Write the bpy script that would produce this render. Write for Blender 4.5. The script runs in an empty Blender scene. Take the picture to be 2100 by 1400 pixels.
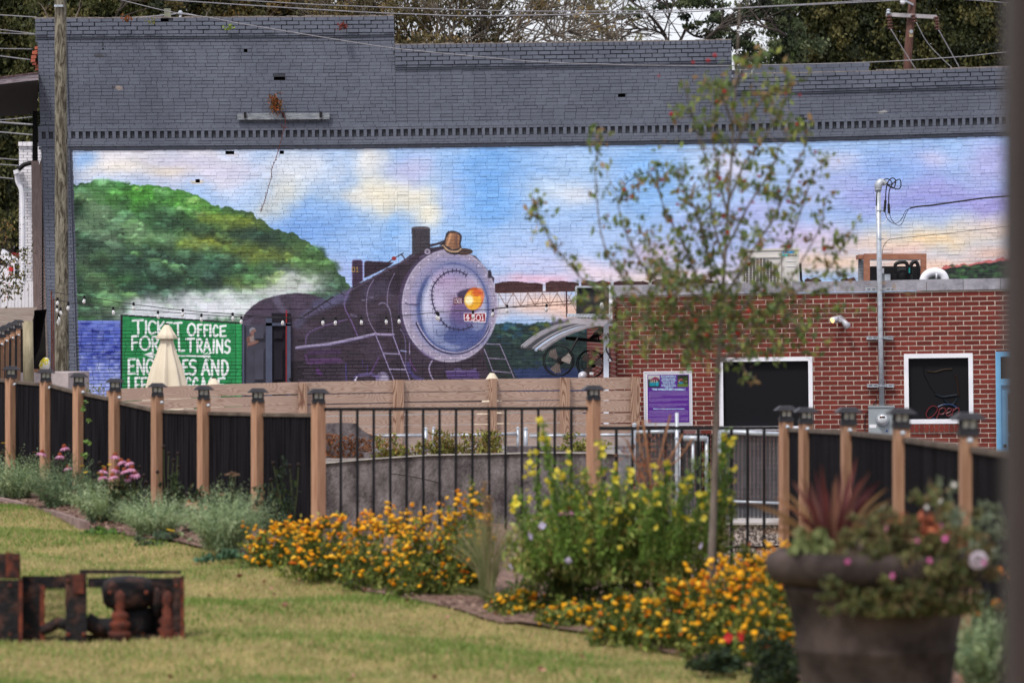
import bpy, math, random
import numpy as np
from mathutils import Vector, Matrix
R = random.Random(7)
NR = np.random.RandomState(7)
rad = math.radians
scene = bpy.context.scene
COLL = scene.collection
# ------------------------------------------------------------------ camera
F = 7875.0            # 135 mm lens, expressed in pixels of a 2100 px wide frame
CZ = 1.9              # eye height over the near lawn
cam_d = bpy.data.cameras.new('camera')
cam_d.lens = 135; cam_d.sensor_width = 36; cam_d.clip_end = 3000; cam_d.clip_start = 0.3
cam_d.dof.use_dof = True; cam_d.dof.focus_distance = 61; cam_d.dof.aperture_fstop = 3.4
cam = bpy.data.objects.new('camera', cam_d); COLL.objects.link(cam)
cam.location = (0, 0, CZ); cam.rotation_euler = (rad(90), 0, 0)
scene.camera = cam
# ------------------------------------------------------------------ light
SUN_EL, SUN_AZ = 55, 208      # azimuth measured clockwise from +Y (north); the sun stands behind the camera, a bit left
sun_d = bpy.data.lights.new('sun', 'SUN'); sun_d.energy = 2.0; sun_d.angle = rad(10); sun_d.color = (1.0, .965, .91)
sun = bpy.data.objects.new('sun', sun_d); COLL.objects.link(sun)
_a, _e = rad(SUN_AZ), rad(SUN_EL)
_sd = Vector((math.sin(_a) * math.cos(_e), math.cos(_a) * math.cos(_e), math.sin(_e)))
sun.rotation_euler = _sd.to_track_quat('Z', 'Y').to_euler()
sun.location = (0, -20, 60)
world = bpy.data.worlds.new('World'); scene.world = world; world.use_nodes = True
wt = world.node_tree; wt.nodes.clear()
w_out = wt.nodes.new('ShaderNodeOutputWorld')
w_sky = wt.nodes.new('ShaderNodeTexSky'); w_sky.sky_type = 'NISHITA'; w_sky.sun_disc = False
w_sky.sun_elevation = rad(SUN_EL); w_sky.sun_rotation = rad(SUN_AZ); w_sky.dust_density = 3
w_b1 = wt.nodes.new('ShaderNodeBackground'); w_b1.inputs['Strength'].default_value = 0.05
wt.links.new(w_sky.outputs[0], w_b1.inputs['Color'])
w_tc = wt.nodes.new('ShaderNodeTexCoord')
w_mp = wt.nodes.new('ShaderNodeMapping'); w_mp.inputs['Scale'].default_value = (1.5, 1.5, 5)
w_n = wt.nodes.new('ShaderNodeTexNoise'); w_n.inputs['Scale'].default_value = 2.2; w_n.inputs['Detail'].default_value = 5
w_r = wt.nodes.new('ShaderNodeValToRGB')
w_r.color_ramp.elements[0].position = .3; w_r.color_ramp.elements[0].color = (.62, .62, .70, 1)
w_r.color_ramp.elements[1].position = .7; w_r.color_ramp.elements[1].color = (.86, .83, .86, 1)
w_b2 = wt.nodes.new('ShaderNodeBackground'); w_b2.inputs['Strength'].default_value = 0.78
wt.links.new(w_tc.outputs['Generated'], w_mp.inputs[0]); wt.links.new(w_mp.outputs[0], w_n.inputs['Vector'])
wt.links.new(w_n.outputs['Fac'], w_r.inputs[0]); wt.links.new(w_r.outputs[0], w_b2.inputs['Color'])
w_add = wt.nodes.new('ShaderNodeAddShader')
wt.links.new(w_b1.outputs[0], w_add.inputs[0]); wt.links.new(w_b2.outputs[0], w_add.inputs[1])
wt.links.new(w_add.outputs[0], w_out.inputs['Surface'])
vs = scene.view_settings
vs.view_transform = 'Standard'; vs.look = 'None'; vs.gamma = 1; vs.use_curve_mapping = False
vs.exposure = 0.42
scene.render.engine = 'CYCLES'
scene.cycles.use_denoising = True
scene.cycles.max_bounces = 5; scene.cycles.diffuse_bounces = 3; scene.cycles.transparent_max_bounces = 8
scene.cycles.caustics_reflective = False; scene.cycles.caustics_refractive = False
# ------------------------------------------------------------------ helpers
K = 0.92
def P(px, py, D):
    """photo pixel (2100x1400) at distance D metres -> world point"""
    return Vector(((px - 1050) * D / F, D, CZ + (700 - py) * D / F))
def lin(c):
    out = []
    for v in c[:3]:
        v = v / 255.0
        out.append((v / 12.92 if v <= .04045 else ((v + .055) / 1.055) ** 2.4) * K)
    return tuple(out)
def smooth(t):
    t = max(0., min(1., t)); return t * t * (3 - 2 * t)
def ground_z(D, x=0.0):
    """height of the lawn and bed (relative to the world origin) at distance D; the bank falls away to the right"""
    return CZ - 1.90 + .33 * smooth((D - 19) / 20.0) * (1 - .85 * smooth((x + .4) / 2.0))
def hit(px, py):
    """where the line of sight through a pixel meets the lawn"""
    lo, hi = 8.0, 60.0
    for _ in range(40):
        m = (lo + hi) / 2
        if P(px, py, m).z > ground_z(m, (px - 1050) * m / F): lo = m
        else: hi = m
    return m

class MB:
    def __init__(s): s.V = []; s.I = []; s.N = []; s.C = []; s.n = 0
    def add(s, v, f, col=(1, 1, 1)):
        v = np.asarray([tuple(p) for p in v], dtype=np.float64)
        s.V.append(v); s.C.append(np.tile(np.array(col[:3], float), (len(v), 1)))
        for q in f:
            s.I.append(np.array(q, dtype=np.int64) + s.n); s.N.append(np.array([len(q)]))
        s.n += len(v); return s
    def quads(s, V, C=None):
        V = np.asarray(V, float).reshape(-1, 3); m = len(V)
        s.V.append(V); s.C.append(np.ones((m, 3)) if C is None else np.asarray(C, float).reshape(-1, 3))
        s.I.append(np.arange(m) + s.n); s.N.append(np.full(m // 4, 4)); s.n += m; return s
    def box(s, a, b, col=(1, 1, 1), jit=0):
        x0, y0, z0 = a; x1, y1, z1 = b
        v = [(x0, y0, z0), (x1, y0, z0), (x1, y1, z0), (x0, y1, z0), (x0, y0, z1), (x1, y0, z1), (x1, y1, z1), (x0, y1, z1)]
        if jit: v = [(p[0] + R.uniform(-jit, jit), p[1] + R.uniform(-jit, jit), p[2] + R.uniform(-jit, jit)) for p in v]
        return s.add(v, [(0, 1, 5, 4), (1, 2, 6, 5), (2, 3, 7, 6), (3, 0, 4, 7), (4, 5, 6, 7), (3, 2, 1, 0)], col)
    def hexa(s, v, col=(1, 1, 1)):
        return s.add(v, [(0, 1, 5, 4), (1, 2, 6, 5), (2, 3, 7, 6), (3, 0, 4, 7), (4, 5, 6, 7), (3, 2, 1, 0)], col)
    def obox(s, c, ax, ay, az, col=(1, 1, 1)):
        """oriented box: centre and three half-axis vectors"""
        c = Vector(c); ax = Vector(ax); ay = Vector(ay); az = Vector(az)
        v = [c - ax - ay - az, c + ax - ay - az, c + ax + ay - az, c - ax + ay - az, c - ax - ay + az, c + ax - ay + az, c + ax + ay + az, c - ax + ay + az]
        return s.hexa(v, col)
    def bar(s, p, q, w, h=None, up=(0, 0, 1), col=(1, 1, 1)):
        p = Vector(p); q = Vector(q); h = w if h is None else h
        d = (q - p); L = d.length; d.normalize(); u = Vector(up)
        if abs(d.dot(u)) > .95: u = Vector((0, 1, 0))
        sx = d.cross(u).normalized(); sz = sx.cross(d).normalized()
        return s.obox((p + q) / 2, d * L / 2, sx * w / 2, sz * h / 2, col)
    def tube(s, pts, r, n=6, col=(1, 1, 1), cap=True, closed=False):
        pts = [Vector(p) for p in pts]; m = len(pts)
        rr = r if isinstance(r, (list, tuple)) else [r] * m
        vs_ = []; prev = None
        for i, p in enumerate(pts):
            a = pts[(i - 1) % m] if (i > 0 or closed) else p
            b = pts[(i + 1) % m] if (i < m - 1 or closed) else p
            d = (b - a)
            if d.length < 1e-9: d = Vector((0, 0, 1))
            d.normalize()
            if prev is None:
                u = Vector((0, 0, 1)) if abs(d.z) < .9 else Vector((1, 0, 0))
                x = d.cross(u).normalized()
            else:
                x = (prev - d * prev.dot(d))
                x = x.normalized() if x.length > 1e-6 else d.orthogonal().normalized()
            prev = x; y = d.cross(x)
            for k in range(n):
                t = 2 * math.pi * k / n
                vs_.append(p + (x * math.cos(t) + y * math.sin(t)) * rr[i])
        fs = []
        for i in range(m - 1 + (1 if closed else 0)):
            j = (i + 1) % m
            for k in range(n):
                k2 = (k + 1) % n
                fs.append((i * n + k, i * n + k2, j * n + k2, j * n + k))
        if cap and not closed:
            fs.append(tuple(range(n - 1, -1, -1))); fs.append(tuple((m - 1) * n + k for k in range(n)))
        return s.add(vs_, fs, col)
    def lathe(s, c, prof, n=24, axis=(0, 0, 1), col=(1, 1, 1)):
        """prof: list of (radius, height along axis)"""
        c = Vector(c); a = Vector(axis).normalized(); x = a.orthogonal().normalized(); y = a.cross(x)
        v = []; f = []
        for (r, h) in prof:
            for k in range(n):
                t = 2 * math.pi * k / n
                v.append(c + a * h + (x * math.cos(t) + y * math.sin(t)) * r)
        for i in range(len(prof) - 1):
            for k in range(n):
                k2 = (k + 1) % n; f.append((i * n + k, i * n + k2, (i + 1) * n + k2, (i + 1) * n + k))
        if prof[0][0] > 1e-6: f.append(tuple(range(n - 1, -1, -1)))
        if prof[-1][0] > 1e-6: f.append(tuple((len(prof) - 1) * n + k for k in range(n)))
        return s.add(v, f, col)
    def prism(s, poly, thick, col=(1, 1, 1)):
        """poly: list of world points (coplanar), thick: extrusion vector"""
        t = Vector(thick); n = len(poly); p = [Vector(q) for q in poly]
        v = p + [q + t for q in p]
        f = [tuple(range(n)), tuple(range(2 * n - 1, n - 1, -1))] + [(i, i + n, (i + 1) % n + n, (i + 1) % n) for i in range(n)]
        return s.add(v, f, col)
    def mesh(s, name, mat=None, off=(0, 0, 0), sm=False):
        me = bpy.data.meshes.new(name)
        V = np.concatenate(s.V) - np.array(tuple(off)); I = np.concatenate(s.I); N = np.concatenate(s.N); C = np.concatenate(s.C)
        me.vertices.add(len(V)); me.vertices.foreach_set('co', V.astype(np.float32).ravel())
        me.loops.add(len(I)); me.loops.foreach_set('vertex_index', I.astype(np.int32))
        me.polygons.add(len(N)); st = np.concatenate([[0], np.cumsum(N)[:-1]])
        me.polygons.foreach_set('loop_start', st.astype(np.int32))
        me.polygons.foreach_set('loop_total', N.astype(np.int32))
        me.polygons.foreach_set('use_smooth', np.full(len(N), bool(sm)))
        me.update(calc_edges=True)
        at = me.color_attributes.new('Col', 'FLOAT_COLOR', 'POINT')
        at.data.foreach_set('color', np.concatenate([C, np.ones((len(C), 1))], axis=1).astype(np.float32).ravel())
        if mat: me.materials.append(mat)
        return me
    def build(s, name, mat, parent=None, sm=False, loc=None, kind=None):
        if parent is not None: off = wloc(parent)
        elif loc is not None: off = Vector(loc)
        else: off = Vector((0, 0, 0))
        o = bpy.data.objects.new(name, s.mesh(name, mat, off, sm)); COLL.objects.link(o)
        if parent is not None: o.parent = parent
        else: o.location = off
        if kind: o['kind'] = kind
        return o
def wloc(o):
    v = Vector(o.location); p = o.parent
    while p: v = v + Vector(p.location); p = p.parent
    return v
def thing(name, loc, label, cat, group=None):
    o = bpy.data.objects.new(name, None); COLL.objects.link(o); o.location = loc
    o.empty_display_size = .1
    o['label'] = label; o['category'] = cat
    if group: o['group'] = group
    return o
def tag(o, label, cat, group=None, kind=None):
    o['label'] = label; o['category'] = cat
    if group: o['group'] = group
    if kind: o['kind'] = kind
    return o
def inst(name, me, parent, loc, scale=(1, 1, 1), rot=(0, 0, 0)):
    o = bpy.data.objects.new(name, me); COLL.objects.link(o); o.parent = parent
    o.location = Vector(loc) - (wloc(parent) if parent else Vector((0, 0, 0)))
    o.scale = scale; o.rotation_euler = rot
    return o
def spline(pts, n=8):
    """Catmull-Rom through the points"""
    pts = [Vector(p) for p in pts]; out = []
    for i in range(len(pts) - 1):
        p0 = pts[max(i - 1, 0)]; p1 = pts[i]; p2 = pts[i + 1]; p3 = pts[min(i + 2, len(pts) - 1)]
        for k in range(n):
            t = k / n
            out.append(.5 * ((2 * p1) + (p2 - p0) * t + (2 * p0 - 5 * p1 + 4 * p2 - p3) * t * t + (3 * p1 - p0 - 3 * p2 + p3) * t ** 3))
    out.append(pts[-1]); return out

# ------------------------------------------------------------------ materials
def newmat(name):
    m = bpy.data.materials.new(name); m.use_nodes = True; nt = m.node_tree
    return m, nt, nt.nodes['Principled BSDF']
def mat(name, c, c2=None, rough=.75, scale=6, detail=4, bump=0, bscale=None, metal=0, spec=.3, stretch=(1, 1, 1), attr=False, dist=0, lo=.35, hi=.65, rnd=0):
    """two-tone noise material; c, c2 are 0-255 sRGB"""
    m, nt, b = newmat(name); N = nt.nodes; Lk = nt.links
    b.inputs['Roughness'].default_value = rough; b.inputs['Metallic'].default_value = metal
    b.inputs['Specular IOR Level'].default_value = spec
    tc = N.new('ShaderNodeTexCoord'); mp = N.new('ShaderNodeMapping'); mp.inputs['Scale'].default_value = stretch
    Lk.new(tc.outputs['Object'], mp.inputs[0])
    n1 = N.new('ShaderNodeTexNoise'); n1.inputs['Scale'].default_value = scale; n1.inputs['Detail'].default_value = detail
    n1.inputs['Distortion'].default_value = dist; n1.inputs['Roughness'].default_value = .62
    Lk.new(mp.outputs[0], n1.inputs['Vector'])
    cr = N.new('ShaderNodeValToRGB'); cr.color_ramp.elements[0].position = lo; cr.color_ramp.elements[1].position = hi
    cr.color_ramp.elements[0].color = (*lin(c), 1); cr.color_ramp.elements[1].color = (*lin(c2 or c), 1)
    Lk.new(n1.outputs['Fac'], cr.inputs[0]); out = cr.outputs[0]
    if attr:
        at = N.new('ShaderNodeAttribute'); at.attribute_name = 'Col'
        mx = N.new('ShaderNodeMix'); mx.data_type = 'RGBA'; mx.blend_type = 'MULTIPLY'; mx.inputs[0].default_value = 1
        Lk.new(out, mx.inputs[6]); Lk.new(at.outputs['Color'], mx.inputs[7]); out = mx.outputs[2]
    if rnd:
        g = N.new('ShaderNodeNewGeometry'); oi = N.new('ShaderNodeObjectInfo')
        ad = N.new('ShaderNodeMath'); ad.operation = 'ADD'; Lk.new(g.outputs['Random Per Island'], ad.inputs[0]); Lk.new(oi.outputs['Random'], ad.inputs[1])
        fr = N.new('ShaderNodeMath'); fr.operation = 'FRACT'; Lk.new(ad.outputs[0], fr.inputs[0])
        mr = N.new('ShaderNodeMapRange'); mr.inputs['To Min'].default_value = 1 - rnd; mr.inputs['To Max'].default_value = 1 + rnd
        Lk.new(fr.outputs[0], mr.inputs['Value'])
        vm = N.new('ShaderNodeVectorMath'); vm.operation = 'SCALE'; Lk.new(out, vm.inputs[0]); Lk.new(mr.outputs[0], vm.inputs['Scale']); out = vm.outputs[0]
    Lk.new(out, b.inputs['Base Color'])
    if bump:
        n2 = N.new('ShaderNodeTexNoise'); n2.inputs['Scale'].default_value = bscale or scale * 4; n2.inputs['Detail'].default_value = 4
        Lk.new(mp.outputs[0], n2.inputs['Vector'])
        bp = N.new('ShaderNodeBump'); bp.inputs['Strength'].default_value = bump; bp.inputs['Distance'].default_value = .02
        Lk.new(n2.outputs['Fac'], bp.inputs['Height']); Lk.new(bp.outputs[0], b.inputs['Normal'])
    return m
def leafmat(name, tr=.35, rough=.55):
    m, nt, b = newmat(name); N = nt.nodes; Lk = nt.links
    at = N.new('ShaderNodeAttribute'); at.attribute_name = 'Col'
    b.inputs['Roughness'].default_value = rough; b.inputs['Specular IOR Level'].default_value = .25
    Lk.new(at.outputs['Color'], b.inputs['Base Color'])
    t = N.new('ShaderNodeBsdfTranslucent'); Lk.new(at.outputs['Color'], t.inputs['Color'])
    mx = N.new('ShaderNodeMixShader'); mx.inputs[0].default_value = tr
    Lk.new(b.outputs[0], mx.inputs[1]); Lk.new(t.outputs[0], mx.inputs[2])
    Lk.new(mx.outputs[0], nt.nodes['Material Output'].inputs['Surface'])
    return m
M = {}
M['leaf'] = leafmat('leaf')
M['petal'] = leafmat('petal', .3, .6)
M['black'] = mat('black metal', (18, 17, 20), (26, 25, 28), rough=.6, spec=.2, scale=3)
M['corrugated'] = mat('black corrugated sheet', (6, 6, 7), (36, 34, 38), spec=.06, rough=.8, scale=4, stretch=(10, 10, .25))
M['cedar'] = mat('cedar post', (150, 110, 86), (180, 142, 114), rough=.8, scale=5, stretch=(6, 6, .6), bump=.2, rnd=.12, lo=.3, hi=.7)
M['white'] = mat('white paint', (224, 224, 232), (236, 236, 240), rough=.5, scale=4)
M['galv'] = mat('galvanised steel', (160, 166, 174), (190, 196, 204), rough=.38, metal=.35, scale=12)
M['concrete'] = mat('stained concrete', (60, 53, 55), (132, 123, 125), rough=.95, scale=5.5, detail=15, bump=1, bscale=40, lo=.36, hi=.68, stretch=(1, 1, .55))
M['bark'] = mat('grey bark', (70, 62, 54), (120, 110, 98), rough=.95, scale=8, stretch=(3, 3, .7), bump=.5)
M['darkbark'] = mat('dark bark', (48, 42, 38), (78, 70, 64), rough=.95, scale=4)
# ================================================================== the painted wall: its picture, worked out as paint on a canvas
CW0, CH0, CW, CH = 40, 20, 2400, 900       # canvas spans photo px x 40..2440, y 20..920 on the wall plane
YY, XX = np.mgrid[CH0:CH0 + CH, CW0:CW0 + CW].astype(np.float32)
def vnoise(sx, sy, seed, w=CW, h=CH):
    r = np.random.RandomState(seed)
    gw, gh = int(w / sx) + 3, int(h / sy) + 3
    g = r.rand(gh, gw).astype(np.float32)
    xs = np.arange(w) / sx; ys = np.arange(h) / sy
    xi = xs.astype(int); yi = ys.astype(int); fx = xs - xi; fy = ys - yi
    fx = fx * fx * (3 - 2 * fx); fy = fy * fy * (3 - 2 * fy)
    a = g[np.ix_(yi, xi)]; b = g[np.ix_(yi, xi + 1)]; c = g[np.ix_(yi + 1, xi)]; d = g[np.ix_(yi + 1, xi + 1)]
    fx = fx[None, :]; fy = fy[:, None]
    return (a * (1 - fx) + b * fx) * (1 - fy) + (c * (1 - fx) + d * fx) * fy
def fbm(s, seed, asp=1.0, oct=4):
    o = 0; t = 0
    for k in range(oct):
        w = .5 ** k; o = o + vnoise(max(2, s * asp / 2 ** k), max(2, s / 2 ** k), seed + k) * w; t += w
    return o / t
CV = np.zeros((CH, CW, 3), np.float32)
WX = (fbm(60, 11) - .5); WY = (fbm(60, 31) - .5); FX = (fbm(9, 51, oct=2) - .5); FY = (fbm(9, 71, oct=2) - .5)
def blend(mask, col):
    global CV
    m = mask[..., None]; CV = CV * (1 - m) + np.array(col, np.float32) * m
def sub(x0, y0, x1, y1):
    a = max(0, int(y0) - CH0); b = min(CH, int(y1) - CH0 + 1); c = max(0, int(x0) - CW0); d = min(CW, int(x1) - CW0 + 1)
    return slice(a, max(a, b)), slice(c, max(c, d))
def sblend(sl, mask, col):
    m = mask[..., None]; CV[sl] = CV[sl] * (1 - m) + np.array(col, np.float32) * m
def blob(x, y, rx, ry, col, a=1.0, warp=1.0, p=1.0):
    X = XX + WX * rx * 1.2 * warp; Y = YY + WY * ry * 1.2 * warp
    blend(np.exp(-(((X - x) / rx) ** 2 + ((Y - y) / ry) ** 2) ** p) * a, col)
def pmask(poly, sl, warp=0, blur=0):
    X = XX[sl] + FX[sl] * warp; Y = YY[sl] + FY[sl] * warp
    ins = np.zeros(X.shape, bool); n = len(poly)
    for i in range(n):
        x1, y1 = poly[i]; x2, y2 = poly[(i + 1) % n]
        if y1 == y2: continue
        c = ((y1 > Y) != (y2 > Y)) & (X < (x2 - x1) * (Y - y1) / (y2 - y1) + x1)
        ins ^= c
    m = ins.astype(np.float32)
    for _ in range(blur):
        q = np.pad(m, 1, mode='edge')
        m = (q[:-2, 1:-1] + q[2:, 1:-1] + q[1:-1, :-2] + q[1:-1, 2:] + q[1:-1, 1:-1] * 2) / 6
    return m
def poly(pts, col, a=1.0, warp=0, blur=0):
    xs = [p[0] for p in pts]; ys = [p[1] for p in pts]
    sl = sub(min(xs) - warp - blur - 2, min(ys) - warp - blur - 2, max(xs) + warp + blur + 2, max(ys) + warp + blur + 2)
    sblend(sl, pmask(pts, sl, warp, blur) * a, col)
def ell(x, y, rx, ry, col, a=1.0, soft=.03, rot=0, ring=None, warp=0):
    e = max(rx, ry) * 1.25 + 4; sl = sub(x - e, y - e, x + e, y + e)
    X = XX[sl] - x + FX[sl] * warp; Y = YY[sl] - y + FY[sl] * warp
    c, s_ = math.cos(rot), math.sin(rot); U = (X * c + Y * s_) / rx; V = (-X * s_ + Y * c) / ry
    d = np.sqrt(U * U + V * V)
    m = np.clip((1 - d) / soft + .5, 0, 1) if ring is None else np.clip(1 - np.abs(d - 1) / ring, 0, 1)
    sblend(sl, m * a, col)
def stroke(pts, w, col, a=1.0, soft=.8, warp=0):
    if len(pts) < 2: return
    xs = [p[0] for p in pts]; ys = [p[1] for p in pts]; e = w + soft + 3
    sl = sub(min(xs) - e, min(ys) - e, max(xs) + e, max(ys) + e)
    X = XX[sl] + FX[sl] * warp; Y = YY[sl] + FY[sl] * warp
    d = np.full(X.shape, 1e9, np.float32)
    for (x1, y1), (x2, y2) in zip(pts[:-1], pts[1:]):
        dx, dy = x2 - x1, y2 - y1; L = dx * dx + dy * dy + 1e-9
        t = np.clip(((X - x1) * dx + (Y - y1) * dy) / L, 0, 1)
        d = np.minimum(d, np.hypot(X - x1 - t * dx, Y - y1 - t * dy))
    sblend(sl, np.clip((w / 2 - d) / soft + .5, 0, 1) * a, col)
def cur(pts, n=8):
    return [(v.x, v.y) for v in spline([Vector((p[0], p[1], 0)) for p in pts], n)]
def Z(pts): return [(600 + x / 4.0, 450 + y / 4.0) for x, y in pts]
def interp(x, xs, ys): return np.interp(x, xs, ys)
SAGX = [0, 150, 700, 1050, 1400, 1500, 1750, 2066, 2440]; SAGY = [1, 0, -3.5, -8, -13, -15, -21, -30, -42]
def sag(x): return float(np.interp(x, SAGX, SAGY))

# --- evening sky
CV[:] = (150, 190, 240)
for (x, y, rx, ry, c, a) in [
    (300, 330, 330, 75, (228, 228, 238), 1), (170, 330, 40, 30, (120, 175, 240), .8), (420, 345, 160, 35, (206, 204, 228), .9),
    (250, 345, 80, 20, (238, 232, 222), .9), (350, 352, 60, 14, (240, 226, 200), .7), (560, 320, 60, 30, (160, 195, 240), .8), (620, 350, 90, 50, (226, 230, 236), .9),
    (600, 395, 70, 40, (240, 230, 200), .8), (560, 430, 60, 26, (238, 226, 190), .6), (690, 430, 110, 90, (120, 172, 235), .8), (620, 480, 90, 60, (95, 150, 225), .9),
    (760, 330, 50, 60, (230, 230, 226), .9), (790, 400, 90, 50, (236, 230, 205), 1), (720, 400, 60, 26, (232, 228, 214), .8), (860, 400, 60, 35, (236, 230, 208), .9),
    (880, 440, 34, 40, (238, 232, 206), .95), (840, 345, 50, 35, (196, 190, 228), .7), (930, 400, 30, 60, (205, 200, 235), .5), (810, 470, 40, 45, (110, 170, 235), .8),
    (1000, 400, 90, 90, (98, 165, 238), .95), (1000, 330, 110, 50, (104, 168, 238), .9), (960, 500, 60, 50, (120, 178, 238), .7), (700, 560, 90, 40, (150, 170, 230), .7),
    (780, 520, 60, 40, (110, 165, 232), .7),
    (1140, 390, 70, 40, (190, 218, 246), .95), (1190, 330, 60, 40, (160, 200, 245), .8), (1180, 400, 50, 30, (226, 224, 226), .6), (1350, 370, 100, 90, (118, 178, 242), .9),
    (1500, 340, 80, 50, (214, 216, 242), .95), (1420, 360, 30, 60, (170, 205, 246), .6), (1660, 370, 80, 60, (176, 196, 240), .9), (1720, 330, 50, 30, (214, 214, 240), .8), (1860, 330, 120, 40, (142, 176, 238), .9),
    (1910, 330, 50, 24, (208, 204, 238), .7), (1760, 400, 110, 60, (156, 168, 230), .8), (1900, 400, 160, 55, (146, 146, 220), .9), (2030, 330, 60, 60, (176, 166, 226), .7), (2030, 420, 90, 45, (150, 138, 212), .8), (1840, 352, 60, 30, (128, 170, 238), .8),
    (1200, 500, 200, 50, (164, 194, 240), .9), (1100, 540, 120, 30, (192, 200, 240), .8), (1450, 480, 120, 50, (170, 186, 238), .8), (1560, 440, 100, 40, (180, 180, 236), .7), (1650, 490, 110, 40, (206, 190, 232), .9),
    (1100, 573, 120, 16, (236, 186, 210), .9), (1250, 555, 130, 28, (228, 206, 222), .9), (1350, 520, 70, 26, (228, 190, 212), .7), (1420, 565, 160, 30, (232, 208, 212), .9), (1580, 530, 140, 30, (216, 190, 226), .8), (1320, 575, 90, 20, (238, 216, 196), .6),
    (1700, 540, 130, 28, (242, 208, 180), .95), (1780, 500, 120, 26, (236, 208, 196), .9), (1900, 490, 170, 36, (244, 218, 176), .95), (2060, 470, 130, 36, (236, 208, 188), .9), (1900, 545, 170, 30, (240, 200, 176), .95), (2040, 520, 90, 20, (236, 186, 160), .8), (1850, 510, 60, 20, (238, 196, 186), .7),
    (2250, 400, 150, 120, (160, 150, 215), .9), (1100, 625, 130, 30, (238, 200, 180), 1), (1200, 640, 120, 26, (236, 186, 160), .9), (1060, 600, 80, 20, (232, 206, 204), .6)]:
    blob(x, y, rx * .82, ry * .82, c, a, .9, 1.2)
CV += ((fbm(26, 91, 2.5)[..., None] - .5) * np.array([26, 20, 12])) + ((vnoise(26, 3.2, 5)[..., None] - .5) * 12)
# --- far shore at the right of the engine
poly([(985, 668), (1030, 661), (1080, 664), (1130, 660), (1160, 656), (1200, 662), (1270, 650), (1340, 655), (1340, 905), (985, 905)], (34, 52, 54), warp=8, blur=2)
for i in range(260):
    x = R.uniform(1005, 1270); y = R.uniform(664, 760)
    c = R.choice([(60, 120, 140), (40, 84, 120), (58, 96, 70), (90, 130, 110), (26, 38, 40)]) if y < 690 else R.choice([(28, 42, 44), (52, 82, 62), (24, 32, 38), (74, 100, 84), (40, 62, 84)])
    ell(x, y, R.uniform(4, 12), R.uniform(2, 5), c, R.uniform(.25, .6), soft=.7, warp=6)
poly([(1050, 758), (1140, 752), (1260, 762), (1260, 905), (1050, 905)], (44, 58, 108), .8, warp=10, blur=4)
poly([(1120, 662), (1150, 652), (1185, 652), (1200, 668), (1160, 674)], (120, 100, 140), .6, warp=8, blur=3)
# --- hill at the far right
poly([(1880, 566), (1900, 556), (1940, 545), (1990, 538), (2040, 533), (2100, 522), (2200, 520), (2440, 500), (2440, 700), (1880, 700)], (190, 84, 84), .8, warp=10, blur=2)
poly([(1890, 570), (1905, 559), (1945, 549), (1990, 543), (2040, 538), (2100, 528), (2200, 526), (2440, 510), (2440, 700), (1890, 700)], (38, 46, 42), warp=6, blur=1)
for i in range(160):
    x = R.uniform(1950, 2200); y = R.uniform(544, 575)
    ell(x, y, R.uniform(3, 8), R.uniform(2, 4), R.choice([(70, 110, 74), (96, 130, 84), (40, 60, 50), (60, 120, 60)]), R.uniform(.2, .6), soft=.8, warp=5)
# --- the long green hill at the left
hill = [(120, 380), (150, 378), (200, 371), (245, 372), (262, 376), (330, 384), (380, 391), (405, 400), (432, 420), (470, 426), (515, 436), (540, 455), (560, 470), (600, 479), (632, 496), (662, 520), (684, 545), (706, 574), (730, 600), (740, 700), (120, 700)]
poly(hill, (54, 84, 56), warp=9, blur=1)
hm = pmask(hill, (slice(0, CH), slice(0, CW)), 9, 1)
n1 = fbm(46, 201, 1.4); n2 = fbm(18, 221, 1.2); n3 = vnoise(5, 4, 241)
# diagonal spurs falling to the right
dg = np.sin((XX * .62 + YY * 1.05) / 46.0 + WX * 9 + 1.2) * .5 + .5
blend(hm * np.clip((dg - .35) * 1.6, 0, 1) * .7, (34, 54, 52))
blend(hm * np.clip((n1 - .5) * 5, 0, 1) * .65, (62, 122, 58))
blend(hm * np.clip((.47 - n2) * 6, 0, 1) * .55, (32, 48, 50))
HB = [(250, 400, 60, 24, (74, 150, 52), .9), (310, 410, 70, 30, (88, 168, 62), .9), (400, 430, 60, 34, (92, 160, 66), .8), (200, 395, 40, 14, (92, 146, 84), .7), (330, 480, 60, 22, (94, 148, 90), .7), (420, 500, 60, 16, (150, 160, 50), .75), (470, 450, 60, 18, (128, 142, 52), .8), (540, 520, 60, 20, (140, 150, 60), .65), (400, 498, 34, 16, (170, 176, 52), .6),
                            (200, 450, 50, 34, (110, 140, 112), .55), (240, 500, 70, 20, (96, 126, 96), .5), (650, 530, 40, 40, (96, 134, 70), .6), (180, 520, 50, 50, (44, 60, 48), .7), (230, 580, 90, 30, (50, 82, 52), .7), (300, 540, 90, 22, (56, 84, 70), .6), (560, 580, 80, 18, (120, 138, 56), .6), (430, 545, 130, 20, (66, 104, 84), .6), (190, 620, 70, 26, (36, 48, 40), .8), (500, 490, 60, 14, (44, 70, 60), .7), (370, 455, 40, 12, (48, 80, 60), .6)]
def hill_tones(g):
    for (x, y, rx, ry, c, a) in HB:
        X = XX + WX * rx * 1.4; Y = YY + WY * ry * 2.2
        blend(np.exp(-((X - x) / rx) ** 2 - ((Y - y) / ry) ** 2) * a * hm * g, c)
hill_tones(1)
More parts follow.
